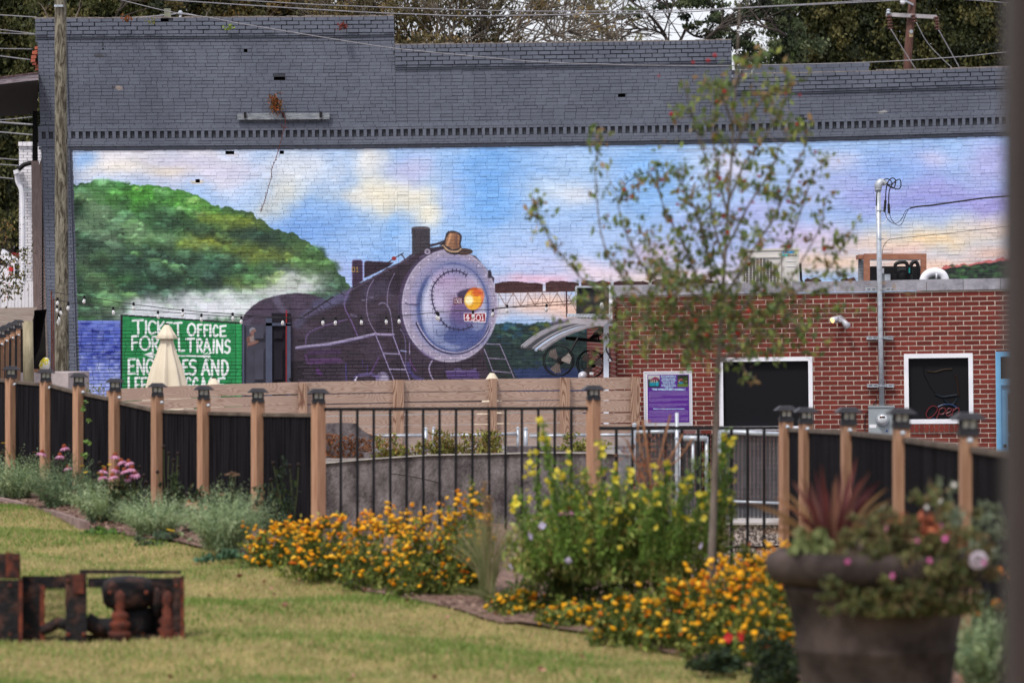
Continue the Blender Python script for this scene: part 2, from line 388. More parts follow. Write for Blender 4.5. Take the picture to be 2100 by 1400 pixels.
# rounded tree crowns, back to front, then dabs of a brush
hx_ = [p[0] for p in hill[:19]]; hy_ = [p[1] for p in hill[:19]]
cr_ = sorted([(R.uniform(374, 640), R.uniform(150, 715)) for _ in range(230)])
for (y, x) in cr_:
    if y < np.interp(x, hx_, hy_) + 5: continue
    b = CV[int(y) - CH0, int(x) - CW0].copy(); rx = R.uniform(9, 24); ry = rx * R.uniform(.45, .75); t_ = R.random()
    if t_ < .25: b = b * .5 + np.array((18, 34, 26))
    elif t_ > .8: b = b * .7 + np.array((44, 62, 30))
    elif t_ > .6 and x < 420: b = b * .7 + np.array((40, 62, 46))
    ell(x + 2, y + ry * .4, rx * 1.05, ry, tuple(np.clip(b * .5, 10, 240)), .6, soft=.6, warp=8)
    ell(x, y, rx, ry * .85, tuple(np.clip(b * 1.05, 10, 240)), .6, soft=.7, warp=8)
    ell(x - rx * .2, y - ry * .45, rx * .62, ry * .42, tuple(np.clip(b * 1.75 + 12, 10, 235)), .7, soft=.9, warp=8)
hill_tones(.25)
for (x0, y0, x1, y1, w, c, a) in [(165, 400, 215, 440, 14, (120, 150, 112), .5), (190, 425, 290, 480, 20, (116, 146, 112), .5), (160, 455, 235, 505, 16, (132, 156, 124), .5), (150, 540, 230, 600, 18, (110, 138, 100), .4), (330, 395, 300, 450, 16, (100, 160, 96), .35), (270, 470, 350, 492, 12, (122, 156, 116), .5), (350, 480, 430, 508, 10, (104, 140, 110), .4), (300, 430, 400, 470, 22, (38, 58, 46), .5), (165, 500, 300, 545, 20, (44, 66, 54), .5), (420, 450, 520, 500, 18, (44, 66, 50), .45), (540, 490, 600, 560, 16, (36, 56, 50), .5), (580, 480, 660, 540, 16, (84, 122, 66), .4), (410, 445, 500, 452, 12, (140, 156, 56), .5), (470, 505, 590, 530, 12, (134, 150, 58), .45)]:
    if True:
        sl = sub(min(x0, x1) - 50, min(y0, y1) - 40, max(x0, x1) + 50, max(y0, y1) + 40); X = XX[sl] + FX[sl] * 24 + WX[sl] * 30; Y = YY[sl] + FY[sl] * 20; dx, dy = x1 - x0, y1 - y0
        t = np.clip(((X - x0) * dx + (Y - y0) * dy) / (dx * dx + dy * dy), 0, 1); d = np.hypot(X - x0 - t * dx, Y - y0 - t * dy)
        sblend(sl, np.exp(-(d / w) ** 2) * a * hm[sl], c)
for i in range(2200):
    x = R.uniform(152, 725); y = R.uniform(374, 650)
    top = np.interp(x, [p[0] for p in hill[:19]], [p[1] for p in hill[:19]])
    if y < top + 1: continue
    j, k = int(y) - CH0, int(x) - CW0
    b = CV[j, k]; f = R.choice([.62, .78, 1.22, 1.4, 1.12])
    ell(x, y, R.uniform(2, 6), R.uniform(1.3, 3.2), tuple(np.clip(b * f + R.uniform(-6, 8), 8, 235)), R.uniform(.35, .75), soft=.8, rot=R.uniform(-.5, .5))
# --- steam over the tender
for (x, y, rx, ry, a) in [(320, 632, 70, 18, .9), (420, 628, 90, 22, .95), (480, 640, 80, 18, .95), (330, 640, 90, 16, .95), (430, 640, 80, 18, 1), (540, 626, 40, 12, .8), (380, 608, 60, 14, .7), (600, 580, 50, 22, .75), (640, 590, 40, 14, .7), (560, 600, 60, 14, .8), (480, 612, 60, 14, .75), (660, 572, 26, 12, .4), (345, 652, 90, 12, .8), (280, 640, 24, 8, .6)]:
    X = XX + WX * 50 + FX * 14; Y = YY + WY * 34 + FY * 10
    blend(np.exp(-((X - x) / rx) ** 2 - ((Y - y) / ry) ** 2) * a * np.clip(.25 + n2 * 1.35, 0, 1) * .92, (222, 227, 236))
# --- lake
lk = [(158, 657), (250, 657), (250, 905), (150, 905)]
poly(lk, (42, 62, 168), blur=1)
sl = sub(150, 657, 252, 905); g = np.clip((YY[sl] - 690) / 115 + (FX[sl]) * 1.4, 0, 1)
sblend(sl, pmask(lk, sl, 0, 1) * g * .75, (176, 190, 236))
sblend(sl, pmask(lk, sl, 0, 1) * np.clip(1 - (YY[sl] - 655) / 26, 0, 1) * .5, (150, 170, 230))
for i in range(60):
    ell(R.uniform(162, 246), R.uniform(660, 740), R.uniform(6, 20), R.uniform(1.5, 4), R.choice([(26, 34, 110), (60, 90, 200), (34, 50, 140)]), .4, soft=.8)
# --- tender and cab behind the doors
tn = cur([(494, 668), (500, 646), (524, 622), (556, 608), (600, 601), (640, 604), (668, 616), (690, 640)]) + [(700, 905), (494, 905)]
poly(tn, (66, 56, 72), warp=2, blur=1)
sl = sub(494, 600, 700, 905); sblend(sl, pmask(tn, sl) * np.clip((fbm(24, 301)[sl] - .45) * 3, 0, 1) * .45, (88, 76, 100))
stroke(cur([(585, 640), (572, 625), (566, 612)]), 14, (110, 106, 130), .5, soft=6)
poly([(520, 650), (500, 690), (500, 905), (494, 905), (494, 660)], (96, 90, 110), .6, blur=2)
# --- engine
dk = (54, 44, 56)
body = Z([(0, 900), (40, 830), (130, 755), (300, 650), (430, 590), (520, 530), (640, 480), (770, 400), (880, 350), (980, 280), (1080, 240), (1250, 210), (1500, 300), (1650, 480), (1660, 800), (1580, 1040), (1840, 1380), (1840, 1900), (0, 1900)])
poly(body, dk, warp=2, blur=1)
bm = pmask(body, (slice(0, CH), slice(0, CW)), 2, 1)
blend(bm * np.clip((fbm(30, 401, 1.6) - .48) * 4, 0, 1) * .55, (76, 66, 84))
blend(bm * np.clip((.45 - fbm(22, 421, 1.6)) * 4, 0, 1) * .5, (40, 30, 44))
def zs(pts, w, c, a=1, n=6, soft=.9): stroke(cur(Z(pts), n), w, c, a, soft)
# running board, pipes and boiler light
zs([(40, 860), (130, 770), (300, 690), (430, 600)], 16, (92, 92, 124), .5, soft=8)
zs([(200, 700), (320, 660), (420, 640)], 22, (96, 100, 140), .45, soft=10)
zs([(620, 600), (700, 560), (780, 560)], 30, (88, 84, 112), .4, soft=14)
zs([(820, 560), (850, 480), (900, 400)], 22, (40, 30, 42), .6, soft=8)
poly(Z([(485, 340), (500, 328), (560, 330), (572, 345), (574, 500), (490, 550)]), (58, 42, 64), blur=1)
stroke(Z([(488, 540), (488, 345), (500, 332), (560, 332), (571, 345), (572, 500)]), 1.6, (110, 84, 128), .8)
poly(Z([(585, 480), (585, 350), (605, 338), (760, 345), (830, 350), (780, 390)]), (44, 32, 44), blur=1)
stroke(Z([(587, 470), (587, 352), (604, 340), (820, 352)]), 1.4, (100, 80, 116), .7)
stroke(Z([(90, 790), (330, 632)]), 3, (38, 30, 38), .9); stroke(Z([(100, 800), (300, 690), (440, 600), (640, 490), (860, 365), (1000, 290)]), 1.3, (112, 98, 132), .7)
for q in [(150, 720, 215, 750), (210, 705, 240, 745), (270, 665, 320, 700), (388, 590, 440, 640), (655, 468, 690, 498), (780, 395, 800, 420)]: stroke(Z([q[:2], q[2:]]), 1.6, (44, 32, 42), .9)
zs([(478, 560), (430, 650), (430, 730), (480, 830), (530, 950)], 2.6, (112, 88, 140), .9)
zs([(484, 562), (450, 600), (420, 690)], 6, (96, 92, 124), .6, soft=3)
zs([(665, 490), (620, 570), (604, 680), (612, 780), (640, 860), (680, 925)], 1.8, (140, 128, 160), .85)
zs([(835, 440), (790, 540), (775, 640), (780, 720)], 1.8, (136, 124, 156), .8)
zs([(705, 695), (730, 682), (765, 692), (795, 740), (812, 830), (820, 930)], 2.4, (128, 120, 150), .9)
zs([(620, 640), (660, 636)], 2, (150, 142, 170), .7); zs([(480, 780), (520, 790)], 5, (118, 108, 140), .7, soft=3); zs([(565, 660), (590, 662)], 2, (140, 130, 160), .7)
zs([(105, 1030), (112, 960), (150, 915), (260, 870), (450, 815)], 2.6, (96, 78, 120), .9)
poly(Z([(130, 930), (440, 835), (500, 950), (120, 1025)]), (50, 44, 58), .8, blur=2)
stroke(Z([(30, 1050), (300, 1020), (520, 975), (680, 935)]), 5.5, (128, 118, 158), .95)
stroke(Z([(30, 1062), (300, 1034), (520, 988), (660, 955)]), 2.2, (70, 56, 84), .95)
stroke(Z([(35, 1040), (300, 1010), (670, 932)]), 1.2, (166, 158, 190), .8)
stroke(Z([(670, 938), (825, 942)]), 5, (140, 126, 164), .95); stroke(Z([(672, 950), (820, 956)]), 1.6, (80, 66, 100), .9)
for q in [[(680, 945), (735, 1080), (790, 1220), (830, 1320)], [(822, 950), (870, 1080), (925, 1220), (965, 1330)]]:
    stroke(Z(q), 3.6, (70, 54, 86), .95); stroke(Z(q), 1.7, (150, 140, 182), .95)
for q in [(745, 1095, 872, 1100), (795, 1225, 920, 1228)]: stroke(Z([q[:2], q[2:]]), 2.6, (150, 140, 182), .9)
zs([(880, 895), (905, 930), (922, 990), (925, 1090), (925, 1210)], 1.8, (110, 100, 140), .9)
zs([(938, 925), (955, 960), (958, 1100)], 2.2, (134, 122, 160), .9)
zs([(885, 1072), (930, 1080)], 2.4, (130, 140, 190), .9)
zs([(945, 1180), (960, 1240), (1000, 1290), (1060, 1310)], 8, (84, 76, 140), .7, soft=4)
zs([(960, 1140), (975, 1190), (1010, 1240)], 3, (110, 70, 130), .8)
poly(Z([(120, 1140), (380, 1130), (430, 1170), (150, 1185)]), (92, 56, 112), .6, blur=3); poly(Z([(120, 1070), (400, 1060), (400, 1100), (110, 1110)]), (76, 50, 92), .6, blur=4)
zs([(105, 1110), (120, 1170), (150, 1185)], 5, (90, 60, 104), .8, soft=2)
poly(Z([(195, 1200), (215, 1225), (255, 1285), (190, 1260)]), (84, 48, 104), .9, blur=2)
for q in [(435, 1180, 438, 1320, 2.2, (76, 66, 140)), (612, 1190, 612, 1270, 1.6, (70, 62, 128)), (570, 1150, 578, 1210, 1.4, (70, 62, 128)), (705, 1130, 635, 1270, 3.2, (96, 66, 118))]: stroke(Z([q[:2], q[2:4]]), q[4], q[5], .85)
ell(600 + 735 / 4, 450 + 1305 / 4, 14, 15, (126, 118, 150), .9, soft=.12); ell(600 + 745 / 4, 450 + 1312 / 4, 9, 11, (150, 142, 172), .7, soft=.3)
zs([(510, 1320), (520, 1285), (570, 1272), (640, 1268), (700, 1290)], 6, (104, 92, 142), .9, soft=3); zs([(512, 1316), (524, 1292)], 3, (228, 226, 240), .9)
zs([(1180, 1120), (1140, 1160), (1118, 1215), (1130, 1270), (1150, 1310)], 3, (140, 128, 168), .95)
poly(Z([(1250, 1235), (1500, 1235), (1530, 1250), (1530, 1305), (1270, 1305)]), (82, 64, 116), .95, blur=2)
zs([(1260, 1238), (1500, 1236)], 2.4, (128, 112, 160), .8); zs([(1330, 1228), (1345, 1222), (1380, 1228)], 3.4, (104, 92, 140), .9); zs([(1460, 1232), (1500, 1224)], 3.4, (104, 92, 140), .9)
# pilot steps at the right
poly(Z([(1560, 1040), (1700, 1025), (1840, 1300), (1660, 1330), (1590, 1200)]), (36, 46, 46), .85, blur=2)
for q in [[(1570, 1060), (1610, 1160), (1640, 1245)], [(1590, 1018), (1698, 1022), (1750, 1140), (1815, 1295)], [(1605, 1135), (1745, 1142)], [(1640, 1240), (1790, 1255)]]: stroke(Z(q), 1.8, (150, 134, 172), .9)
# smokestack and whistle gear
poly(Z([(975, 70), (1000, 60), (1095, 60), (1125, 75), (1125, 235), (980, 290)]), (62, 58, 66), blur=1)
ell(600 + 1050 / 4, 450 + 68 / 4, 18.5, 3.2, (84, 78, 84), .9, soft=.2)
for q in range(5): stroke(Z([(982, 100 + q * 34), (1120, 98 + q * 34)]), 1, (40, 36, 42), .5)
stroke(Z([(770, 360), (830, 318), (905, 275)]), 2.0, (50, 40, 44), .95); ell(600 + 830 / 4, 450 + 318 / 4, 5.0, 4.2, (140, 44, 44), .95, soft=.2); stroke(Z([(885, 285), (905, 300), (922, 332)]), 2.2, (50, 42, 52), .9)
# smokebox front
cx, cy = 600 + 1288 / 4, 450 + 705 / 4
ell(cx - 6, cy, 100, 116, (70, 58, 84), 1, soft=.02)
ell(cx, cy, 98, 115, (142, 132, 160), 1, soft=.015)
ell(cx, cy, 97, 114, (176, 170, 194), .8, ring=.03)
ell(cx + 2, cy - 2, 84, 101, (126, 124, 166), .9, soft=.12)
ell(cx + 6, cy + 4, 75, 93, (70, 84, 134), .9, soft=.14)
ell(cx + 8, cy + 4, 65, 83, (186, 188, 216), .95, soft=.16)
ell(cx + 12, cy - 12, 52, 66, (150, 132, 168), .9, soft=.3)
ell(cx + 30, cy + 45, 44, 40, (104, 104, 150), .6, soft=.6)
ell(cx - 26, cy + 20, 24, 50, (196, 196, 226), .5, soft=.8)
ell(cx + 10, cy + 52, 60, 34, (60, 84, 140), .45, soft=.7); ell(cx + 20, cy + 66, 50, 20, (44, 60, 120), .5, soft=.8)
ell(cx - 10, cy - 60, 30, 20, (170, 140, 186), .5, soft=.8); ell(cx + 25, cy - 74, 46, 16, (84, 96, 150), .45, soft=.9)
for i in range(26):
    t = math.pi * 2 * i / 26 + .1
    ell(cx + 91 * math.cos(t), cy + 107.5 * math.sin(t), 1.5, 1.7, (206, 200, 224), .9, soft=.3)
# clamps round the door
ring = Z([(1470, 870), (1400, 900), (1320, 895), (1260, 870), (1215, 820), (1175, 760), (1150, 690), (1140, 620), (1150, 550), (1190, 490), (1240, 445), (1310, 420), (1370, 425), (1425, 455)])
stroke(cur(ring, 5), 2.2, (44, 40, 66), .95)
for i, (x, y) in enumerate(cur(ring, 2)):
    a = math.atan2(y - cy + 14, x - cx - 8)
    stroke([(x - 4 * math.cos(a), y - 4 * math.sin(a)), (x + 4.5 * math.cos(a), y + 4.5 * math.sin(a))], 1.5, (40, 36, 58), .9)
zs([(1180, 900), (1195, 955), (1330, 910)], 1.2, (60, 66, 100), .7)
for i in range(6): zs([(1200 + i * 24, 890 - i * 4), (1215 + i * 24, 940 - i * 8)], 1, (96, 100, 140), .5)
# hand rail that curves below the door
rail_ = [(1018, 850), (1060, 930), (1130, 1020), (1220, 1075), (1320, 1095), (1420, 1080), (1520, 1020), (1580, 950), (1612, 880)]
zs(rail_, 5.4, (46, 44, 76), .9, 8); zs([(x + 4, y - 6) for x, y in rail_], 2.2, (174, 168, 200), .95, 8)
# lamp, its plates, bell
ell(cx + 26, cy + 10, 30, 30, (100, 70, 116), .55, soft=.8)
poly(Z([(1340, 600), (1400, 572), (1500, 556), (1560, 600), (1530, 660), (1480, 740), (1360, 640)]), (60, 50, 76), .95, blur=1)
zs([(1330, 640), (1360, 590), (1420, 570)], 3, (130, 116, 152), .8)
ell(600 + 1490 / 4, 450 + 645 / 4, 18.5, 22.5, (196, 96, 40), .95, soft=.08); ell(600 + 1535 / 4, 450 + 620 / 4, 9, 15, (222, 130, 90), .9, soft=.3)
ell(600 + 1476 / 4, 450 + 660 / 4, 17.5, 20, (236, 178, 52), .95, soft=.12); ell(600 + 1445 / 4, 450 + 660 / 4, 9, 10, (255, 240, 190), .95, soft=.5)
ell(600 + 1510 / 4, 450 + 600 / 4, 10, 7, (206, 84, 40), .8, soft=.5)
poly(Z([(1318, 638), (1395, 632), (1397, 690), (1320, 698)]), (92, 46, 60), .98)
poly(Z([(1400, 765), (1585, 762), (1583, 842), (1405, 832)]), (226, 220, 228), 1); poly(Z([(1408, 772), (1578, 769), (1576, 834), (1412, 825)]), (140, 32, 48), 1)
ell(600 + 1300 / 4 + 25, 450 + 262 / 4, 19, 7, (70, 52, 46), .95, soft=.1)
bell = cur(Z([(1200, 215), (1240, 170), (1260, 110), (1290, 92), (1340, 96), (1385, 130), (1378, 200), (1385, 250), (1340, 285), (1270, 270), (1225, 215)]), 5)
poly(bell, (52, 46, 52), 1, blur=1)
poly(Z([(1258, 150), (1285, 108), (1340, 104), (1372, 135), (1364, 200), (1370, 230), (1310, 245), (1250, 205)]), (150, 108, 82), 1, blur=1)
zs([(1295, 120), (1280, 170), (1265, 210)], 4, (206, 160, 120), .8, soft=2); zs([(1345, 120), (1340, 170), (1345, 215)], 5, (104, 74, 66), .8, soft=2)
zs([(1232, 212), (1280, 255), (1350, 260), (1378, 240)], 3.6, (196, 164, 130), .95, soft=1.4); zs([(1230, 220), (1270, 268), (1340, 280), (1380, 255)], 1.6, (40, 34, 40), .9)
zs([(1120, 215), (1180, 200), (1240, 180)], 5, (52, 44, 54), .95)
ell(600 + 1104 / 4, 450 + 262 / 4, 6.4, 6, (150, 140, 166), .95, soft=.2); ell(600 + 1104 / 4, 450 + 262 / 4, 2.6, 2.6, (80, 70, 92), .9, soft=.3); zs([(1080, 290), (1050, 305), (1045, 315)], 4, (96, 86, 112), .9)
poly(Z([(1600, 420), (1620, 410), (1632, 440), (1628, 480), (1602, 478)]), (44, 40, 56), 1, blur=1)
poly(Z([(955, 620), (968, 612), (1010, 628), (1008, 690), (958, 690)]), (152, 140, 178), .9, blur=1); stroke(Z([(925, 680), (940, 694), (1020, 700), (1030, 690)]), 2, (74, 66, 100), .95)
zs([(1060, 1070), (1090, 1100), (1150, 1130)], 4, (120, 106, 150), .9, soft=2)
# --- the railway bridge
for (a, b) in [(1015, 1113), (1119, 1187), (1192, 1252), (1258, 1330), (1336, 1400), (1410, 1470), (1520, 1560), (1650, 1684), (1724, 1755)]:
    y0 = 583 + (a - 1015) * -.012
    top = [(a, y0 - 2)] + [(a + (b - a) * t, y0 - 5 + R.uniform(-2, 2)) for t in (.15, .35, .5, .7, .85)] + [(b, y0 - 1)]
    poly(top + [(b, y0 + 15), (a, y0 + 17)], (66, 40, 42), 1)
    for _ in range(10):
        x = R.uniform(a, b - 8); y = y0 + R.uniform(-1, 13); stroke([(x, y), (x + 8, y)], 1.2, (106, 72, 70), .5)
stroke([(1018, 600), (1185, 596), (1260, 594)], 1.6, (92, 62, 56)); stroke([(1016, 631), (1110, 627), (1172, 622)], 1.6, (60, 44, 44))
tx = 1022; kk = 0
while tx < 1170:
    stroke([(tx, 600), (tx + 15, 627)] if kk % 2 == 0 else [(tx, 627), (tx + 15, 600)], 1.4, (120, 92, 82), .9); stroke([(tx, 600), (tx, 628)], 1, (120, 92, 82), .6); tx += 15; kk += 1
stroke([(1161, 597), (1162, 648)], 3, (70, 40, 40)); stroke([(1162, 648), (1182, 646)], 2, (70, 40, 40)); stroke([(1164, 604), (1184, 642)], 1.2, (120, 92, 82)); stroke([(1183, 602), (1165, 626)], 1.2, (120, 92, 82))
# --- the green notice
gp = [(250, 647), (496, 664), (496, 905), (250, 905)]
poly([(247, 644), (498, 661), (498, 905), (247, 905)], (24, 26, 30), 1)
poly(gp, (34, 134, 74), 1)
sl = sub(250, 647, 496, 905); sblend(sl, pmask(gp, sl) * np.clip((fbm(16, 501)[sl] - .4) * 3, 0, 1) * .35, (22, 104, 62))
stroke([(250, 648), (248, 905)], 2, (20, 24, 34))
poly([(483, 664), (496, 665), (496, 905), (484, 905)], (40, 152, 84), 1); stroke([(483, 664), (484, 905)], 1.2, (16, 84, 50))
G = {
 'T': [[(0, .03), (1, 0)], [(.5, .02), (.52, 1)]], 'I': [[(.5, 0), (.5, 1)]], 'C': [[(1, .18), (.7, .02), (.3, .06), (.03, .4), (.08, .75), (.4, 1), (.98, .86)]],
 'K': [[(.05, 0), (.08, 1)], [(.95, .02), (.12, .55), (1, 1)]], 'E': [[(1, .02), (.05, .04), (.05, .98), (1, .96)], [(.06, .5), (.8, .48)]],
 'O': [[(.5, 0), (.12, .18), (.0, .5), (.12, .85), (.5, 1), (.88, .82), (1, .5), (.86, .15), (.5, 0)]], 'F': [[(1, .02), (.06, .04), (.08, 1)], [(.08, .5), (.85, .47)]],
 'R': [[(.06, 1), (.04, .02), (.6, 0), (.95, .22), (.7, .5), (.08, .55)], [(.4, .54), (1, 1)]], 'A': [[(0, 1), (.48, 0), (1, 1)], [(.22, .66), (.8, .64)]],
 'L': [[(.06, 0), (.08, .98), (1, .96)]], 'N': [[(.04, 1), (.04, .02), (.95, 1), (.97, 0)]], 'S': [[(.98, .1), (.55, 0), (.12, .16), (.2, .42), (.85, .56), (.92, .84), (.5, 1), (0, .9)]],
 'G': [[(.95, .14), (.6, 0), (.2, .12), (.02, .5), (.14, .86), (.5, 1), (.95, .88), (.96, .56), (.55, .56)]], 'D': [[(.05, 0), (.06, 1), (.55, .96), (.95, .6), (.85, .2), (.4, .0), (.02, .02)]],
 'U': [[(.04, 0), (.06, .75), (.5, 1), (.94, .75), (.96, 0)]], '4': [[(.62, 1), (.66, 0), (.05, .68), (1, .66)]], '5': [[(.95, 0), (.2, .02), (.14, .42), (.7, .4), (.96, .7), (.6, 1), (.05, .92)]],
 '0': [[(.5, 0), (.1, .2), (.02, .55), (.16, .9), (.5, 1), (.88, .86), (.97, .5), (.85, .12), (.5, 0)]], '1': [[(.25, .16), (.55, 0), (.55, 1)], [(.2, 1), (.9, 1)]]}
def glyph(ch, x0, x1, y0, y1, w, col, a=1):
    for s_ in G[ch]:
        pts = [(x0 + u * (x1 - x0), y0 + v * (y1 - y0)) for u, v in s_]
        if ch in 'OCSGDU0' : pts = cur(pts, 4)
        stroke(pts, w, col, a, soft=.8, warp=1.2)
wt_ = (232, 236, 236)
for (ch, a, b) in [('T', 271, 294), ('I', 296, 302), ('C', 303, 320), ('K', 322, 337), ('E', 341, 353), ('T', 356, 373), ('O', 384, 401), ('F', 404, 414), ('F', 417, 427), ('I', 429, 433), ('C', 436, 447), ('E', 450, 463)]:
    y0 = 656 + (a - 271) * .062; glyph(ch, a + 1, b - 1, y0, y0 + 27 - (a - 271) * .026, 4.6, wt_)
for (ch, a, b) in [('F', 269, 283), ('O', 286, 308), ('R', 311, 325), ('A', 331, 345), ('L', 349, 361), ('L', 365, 378), ('T', 381, 399), ('R', 403, 415), ('A', 416, 432), ('I', 436, 440), ('N', 443, 457), ('S', 460, 472)]:
    y0 = 688 + (a - 269) * .048; glyph(ch, a + 1, b - 1, y0, y0 + 28 - (a - 269) * .012, 4.6, wt_)
for (ch, a, b) in [('E', 262, 277), ('N', 280, 296), ('G', 299, 315), ('I', 319, 323), ('N', 327, 344), ('E', 374, 385), ('S', 387, 402), ('A', 413, 430), ('N', 433, 449), ('D', 454, 468)]:
    y0 = 735 + (a - 262) * .02; glyph(ch, a + 1, b - 1, y0, y0 + 31 - (a - 262) * .01, 5.0, wt_)
for (ch, a, b) in [('L', 262, 273), ('E', 276, 286), ('F', 289, 300), ('T', 303, 316), ('L', 345, 356), ('U', 360, 375), ('G', 380, 392), ('G', 395, 406), ('A', 410, 424), ('G', 427, 440), ('E', 446, 461)]:
    glyph(ch, a + 1, b - 1, 773 + (a - 262) * .01, 803, 5.0, wt_)
stroke([(300, 727), (430, 730)], 3.4, wt_); poly([(294, 727), (316, 718), (313, 726), (314, 731), (318, 735)], wt_)
for q in [(422, 729, 434, 722), (414, 729, 426, 722), (424, 731, 436, 739), (416, 731, 427, 738)]: stroke([q[:2], q[2:]], 2, wt_)
# numbers of the engine
for ch, a, b in [('4', 954.5, 962), ('5', 966, 973.5), ('0', 976, 984.5), ('1', 985.5, 992)]: glyph(ch, a, b, 644.5, 656, 2.0, (236, 232, 236))
for ch, a, b in [('1', 930.5, 934), ('5', 934.5, 938.5), ('0', 939, 943), ('1', 943.5, 947)]: glyph(ch, a, b, 611, 621, 1.3, (200, 190, 204))
for ch, a, b in [('0', 721, 727), ('1', 729, 735)]: glyph(ch, a, b, 547, 557, 1.6, (170, 140, 70))
# --- brush and weathering, then grey paint outside the picture
sk_ = (CV[..., 2:3] > 150) & (CV[..., 2:3] > CV[..., 1:2] - 30)
CV = np.where(sk_, CV * .84 + 40, CV)
CV += (vnoise(14, 3, 601)[..., None] - .5) * 9 + (vnoise(3, 3, 603)[..., None] - .5) * 7
grey = np.empty_like(CV); grey[:] = (92, 97, 110)
grey += (fbm(60, 611)[..., None] - .5) * np.array([16, 16, 16]) + (fbm(8, 621)[..., None] - .5) * 10
top_y = 309 + np.interp(XX[0], SAGX, SAGY)
left_x = 148 + .032 * (YY[:, 0] - 300)
inside = (YY > top_y[None, :] + FX * 1.2) & (XX > left_x[:, None] + FX * 2)
CV = np.where(inside[..., None], CV, grey)
# pale scuffs where plaster shows
for (x, y, rx, ry, c) in [(404, 373, 14, 4, (214, 204, 190)), (476, 316, 12, 5, (214, 214, 226)), (243, 180, 7, 4, (150, 134, 124)), (203, 114, 10, 4, (66, 66, 72)), (1600 + 210, 230, 10, 3, (160, 160, 160)), (232, 178, 4, 2, (60, 58, 62))]: ell(x, y, rx, ry, c, .9, soft=.4, warp=4)
CV = np.clip(CV, 6, 250)
# the grey wall darkens and stains in places
img = bpy.data.images.new('wall paint', CW, CH)
_px = np.ones((CH, CW, 4), np.float32); _px[..., :3] = CV[::-1] / 255.0
img.pixels.foreach_set(_px.ravel()); img.update(); img.pack()
DW = 75.0
def wallmat(name, gain, rnd=0.05, mort=False):
    m, nt, b = newmat(name); N = nt.nodes; Lk = nt.links
    g = N.new('ShaderNodeNewGeometry'); sx = N.new('ShaderNodeSeparateXYZ'); Lk.new(g.outputs['Position'], sx.inputs[0])
    def mth(op, a, bb):
        q = N.new('ShaderNodeMath'); q.operation = op
        for i, v in enumerate((a, bb)):
            if isinstance(v, (int, float)): q.inputs[i].default_value = v
            else: Lk.new(v, q.inputs[i])
        return q.outputs[0]
    px = mth('ADD', mth('MULTIPLY', sx.outputs[0], F / DW), 1050 - CW0)
    py = mth('SUBTRACT', 700 - CH0, mth('MULTIPLY', mth('SUBTRACT', sx.outputs[2], CZ), F / DW))
    u = mth('DIVIDE', px, CW); v = mth('SUBTRACT', 1.0, mth('DIVIDE', py, CH))
    cb = N.new('ShaderNodeCombineXYZ'); Lk.new(u, cb.inputs[0]); Lk.new(v, cb.inputs[1])
    im = N.new('ShaderNodeTexImage'); im.image = img; im.extension = 'EXTEND'; Lk.new(cb.outputs[0], im.inputs[0])
    oi = N.new('ShaderNodeObjectInfo')
    fr = mth('FRACT', mth('ADD', g.outputs['Random Per Island'], oi.outputs['Random']), 0)
    n = N.new('ShaderNodeTexNoise'); n.inputs['Scale'].default_value = 9; n.inputs['Detail'].default_value = 6; Lk.new(g.outputs['Position'], n.inputs['Vector'])
    k = mth('MULTIPLY', mth('ADD', mth('MULTIPLY', fr, 2 * rnd), 1 - rnd), mth('ADD', mth('MULTIPLY', n.outputs['Fac'], .16), .92))
    k = mth('MULTIPLY', k, gain)
    vm = N.new('ShaderNodeVectorMath'); vm.operation = 'SCALE'; Lk.new(im.outputs[0], vm.inputs[0]); Lk.new(k, vm.inputs['Scale'])
    Lk.new(vm.outputs[0], b.inputs['Base Color'])
    b.inputs['Roughness'].default_value = .6; b.inputs['Specular IOR Level'].default_value = .3
    n2 = N.new('ShaderNodeTexNoise'); n2.inputs['Scale'].default_value = 26; n2.inputs['Detail'].default_value = 4; Lk.new(g.outputs['Position'], n2.inputs['Vector'])
    bp = N.new('ShaderNodeBump'); bp.inputs['Strength'].default_value = .5; bp.inputs['Distance'].default_value = .01
    Lk.new(n2.outputs['Fac'], bp.inputs['Height']); Lk.new(bp.outputs[0], b.inputs['Normal'])
    return m
M['paint'] = wallmat('painted brick', K, .07)
M['joint'] = wallmat('painted joint', K * .97, 0)
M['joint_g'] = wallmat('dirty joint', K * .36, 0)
# ================================================================== ground
def fence_line(px):
    """distance of the garden fence along each column of the photograph's view"""
    return float(np.interp(px, [-600, 23, 94, 162, 236, 323, 418, 529, 652, 1217, 1608, 1645, 1740, 1850, 1985, 2120, 2400], [46, 39.5, 38.5, 37.5, 36.6, 35.8, 35, 34, 33, 33, 31, 30, 27, 24, 21, 18.6, 15]))
NX, NYY = 150, 220
gv = np.zeros((NYY, NX, 3)); bed_m = np.zeros((NYY, NX))
xs_ = np.linspace(-9, 9, NX); ds_ = 3 + 42 * (np.linspace(0, 1, NYY) ** 1.15)
edge_px = [(-200, 1010), (0, 1037), (90, 1056), (180, 1084), (300, 1112), (500, 1146), (600, 1168), (700, 1196), (850, 1236), (1000, 1275), (1100, 1292), (1250, 1312), (1400, 1340), (1500, 1364), (1620, 1400), (1800, 1455), (2200, 1600)]
edge_w = []
for (a, b) in edge_px:
    d = hit(a, b); edge_w.append(((a - 1050) * d / F, d))
def edge_d(x):
    return float(np.interp(x, [e[0] for e in edge_w], [e[1] for e in edge_w]))
for j, d in enumerate(ds_):
    for i, x in enumerate(xs_):
        px = 1050 + x * F / d
        z = ground_z(d, x) + .02 * math.sin(x * 2.1 + d) + .028 * math.sin(d * 2.3 + x * .9 + math.sin(x * 1.7))
        fl = fence_line(px)
        t = smooth((d - fl - .3) / 1.2); z = z * (1 - t) + (CZ - 3.05) * t
        gv[j, i] = (x, d, z)
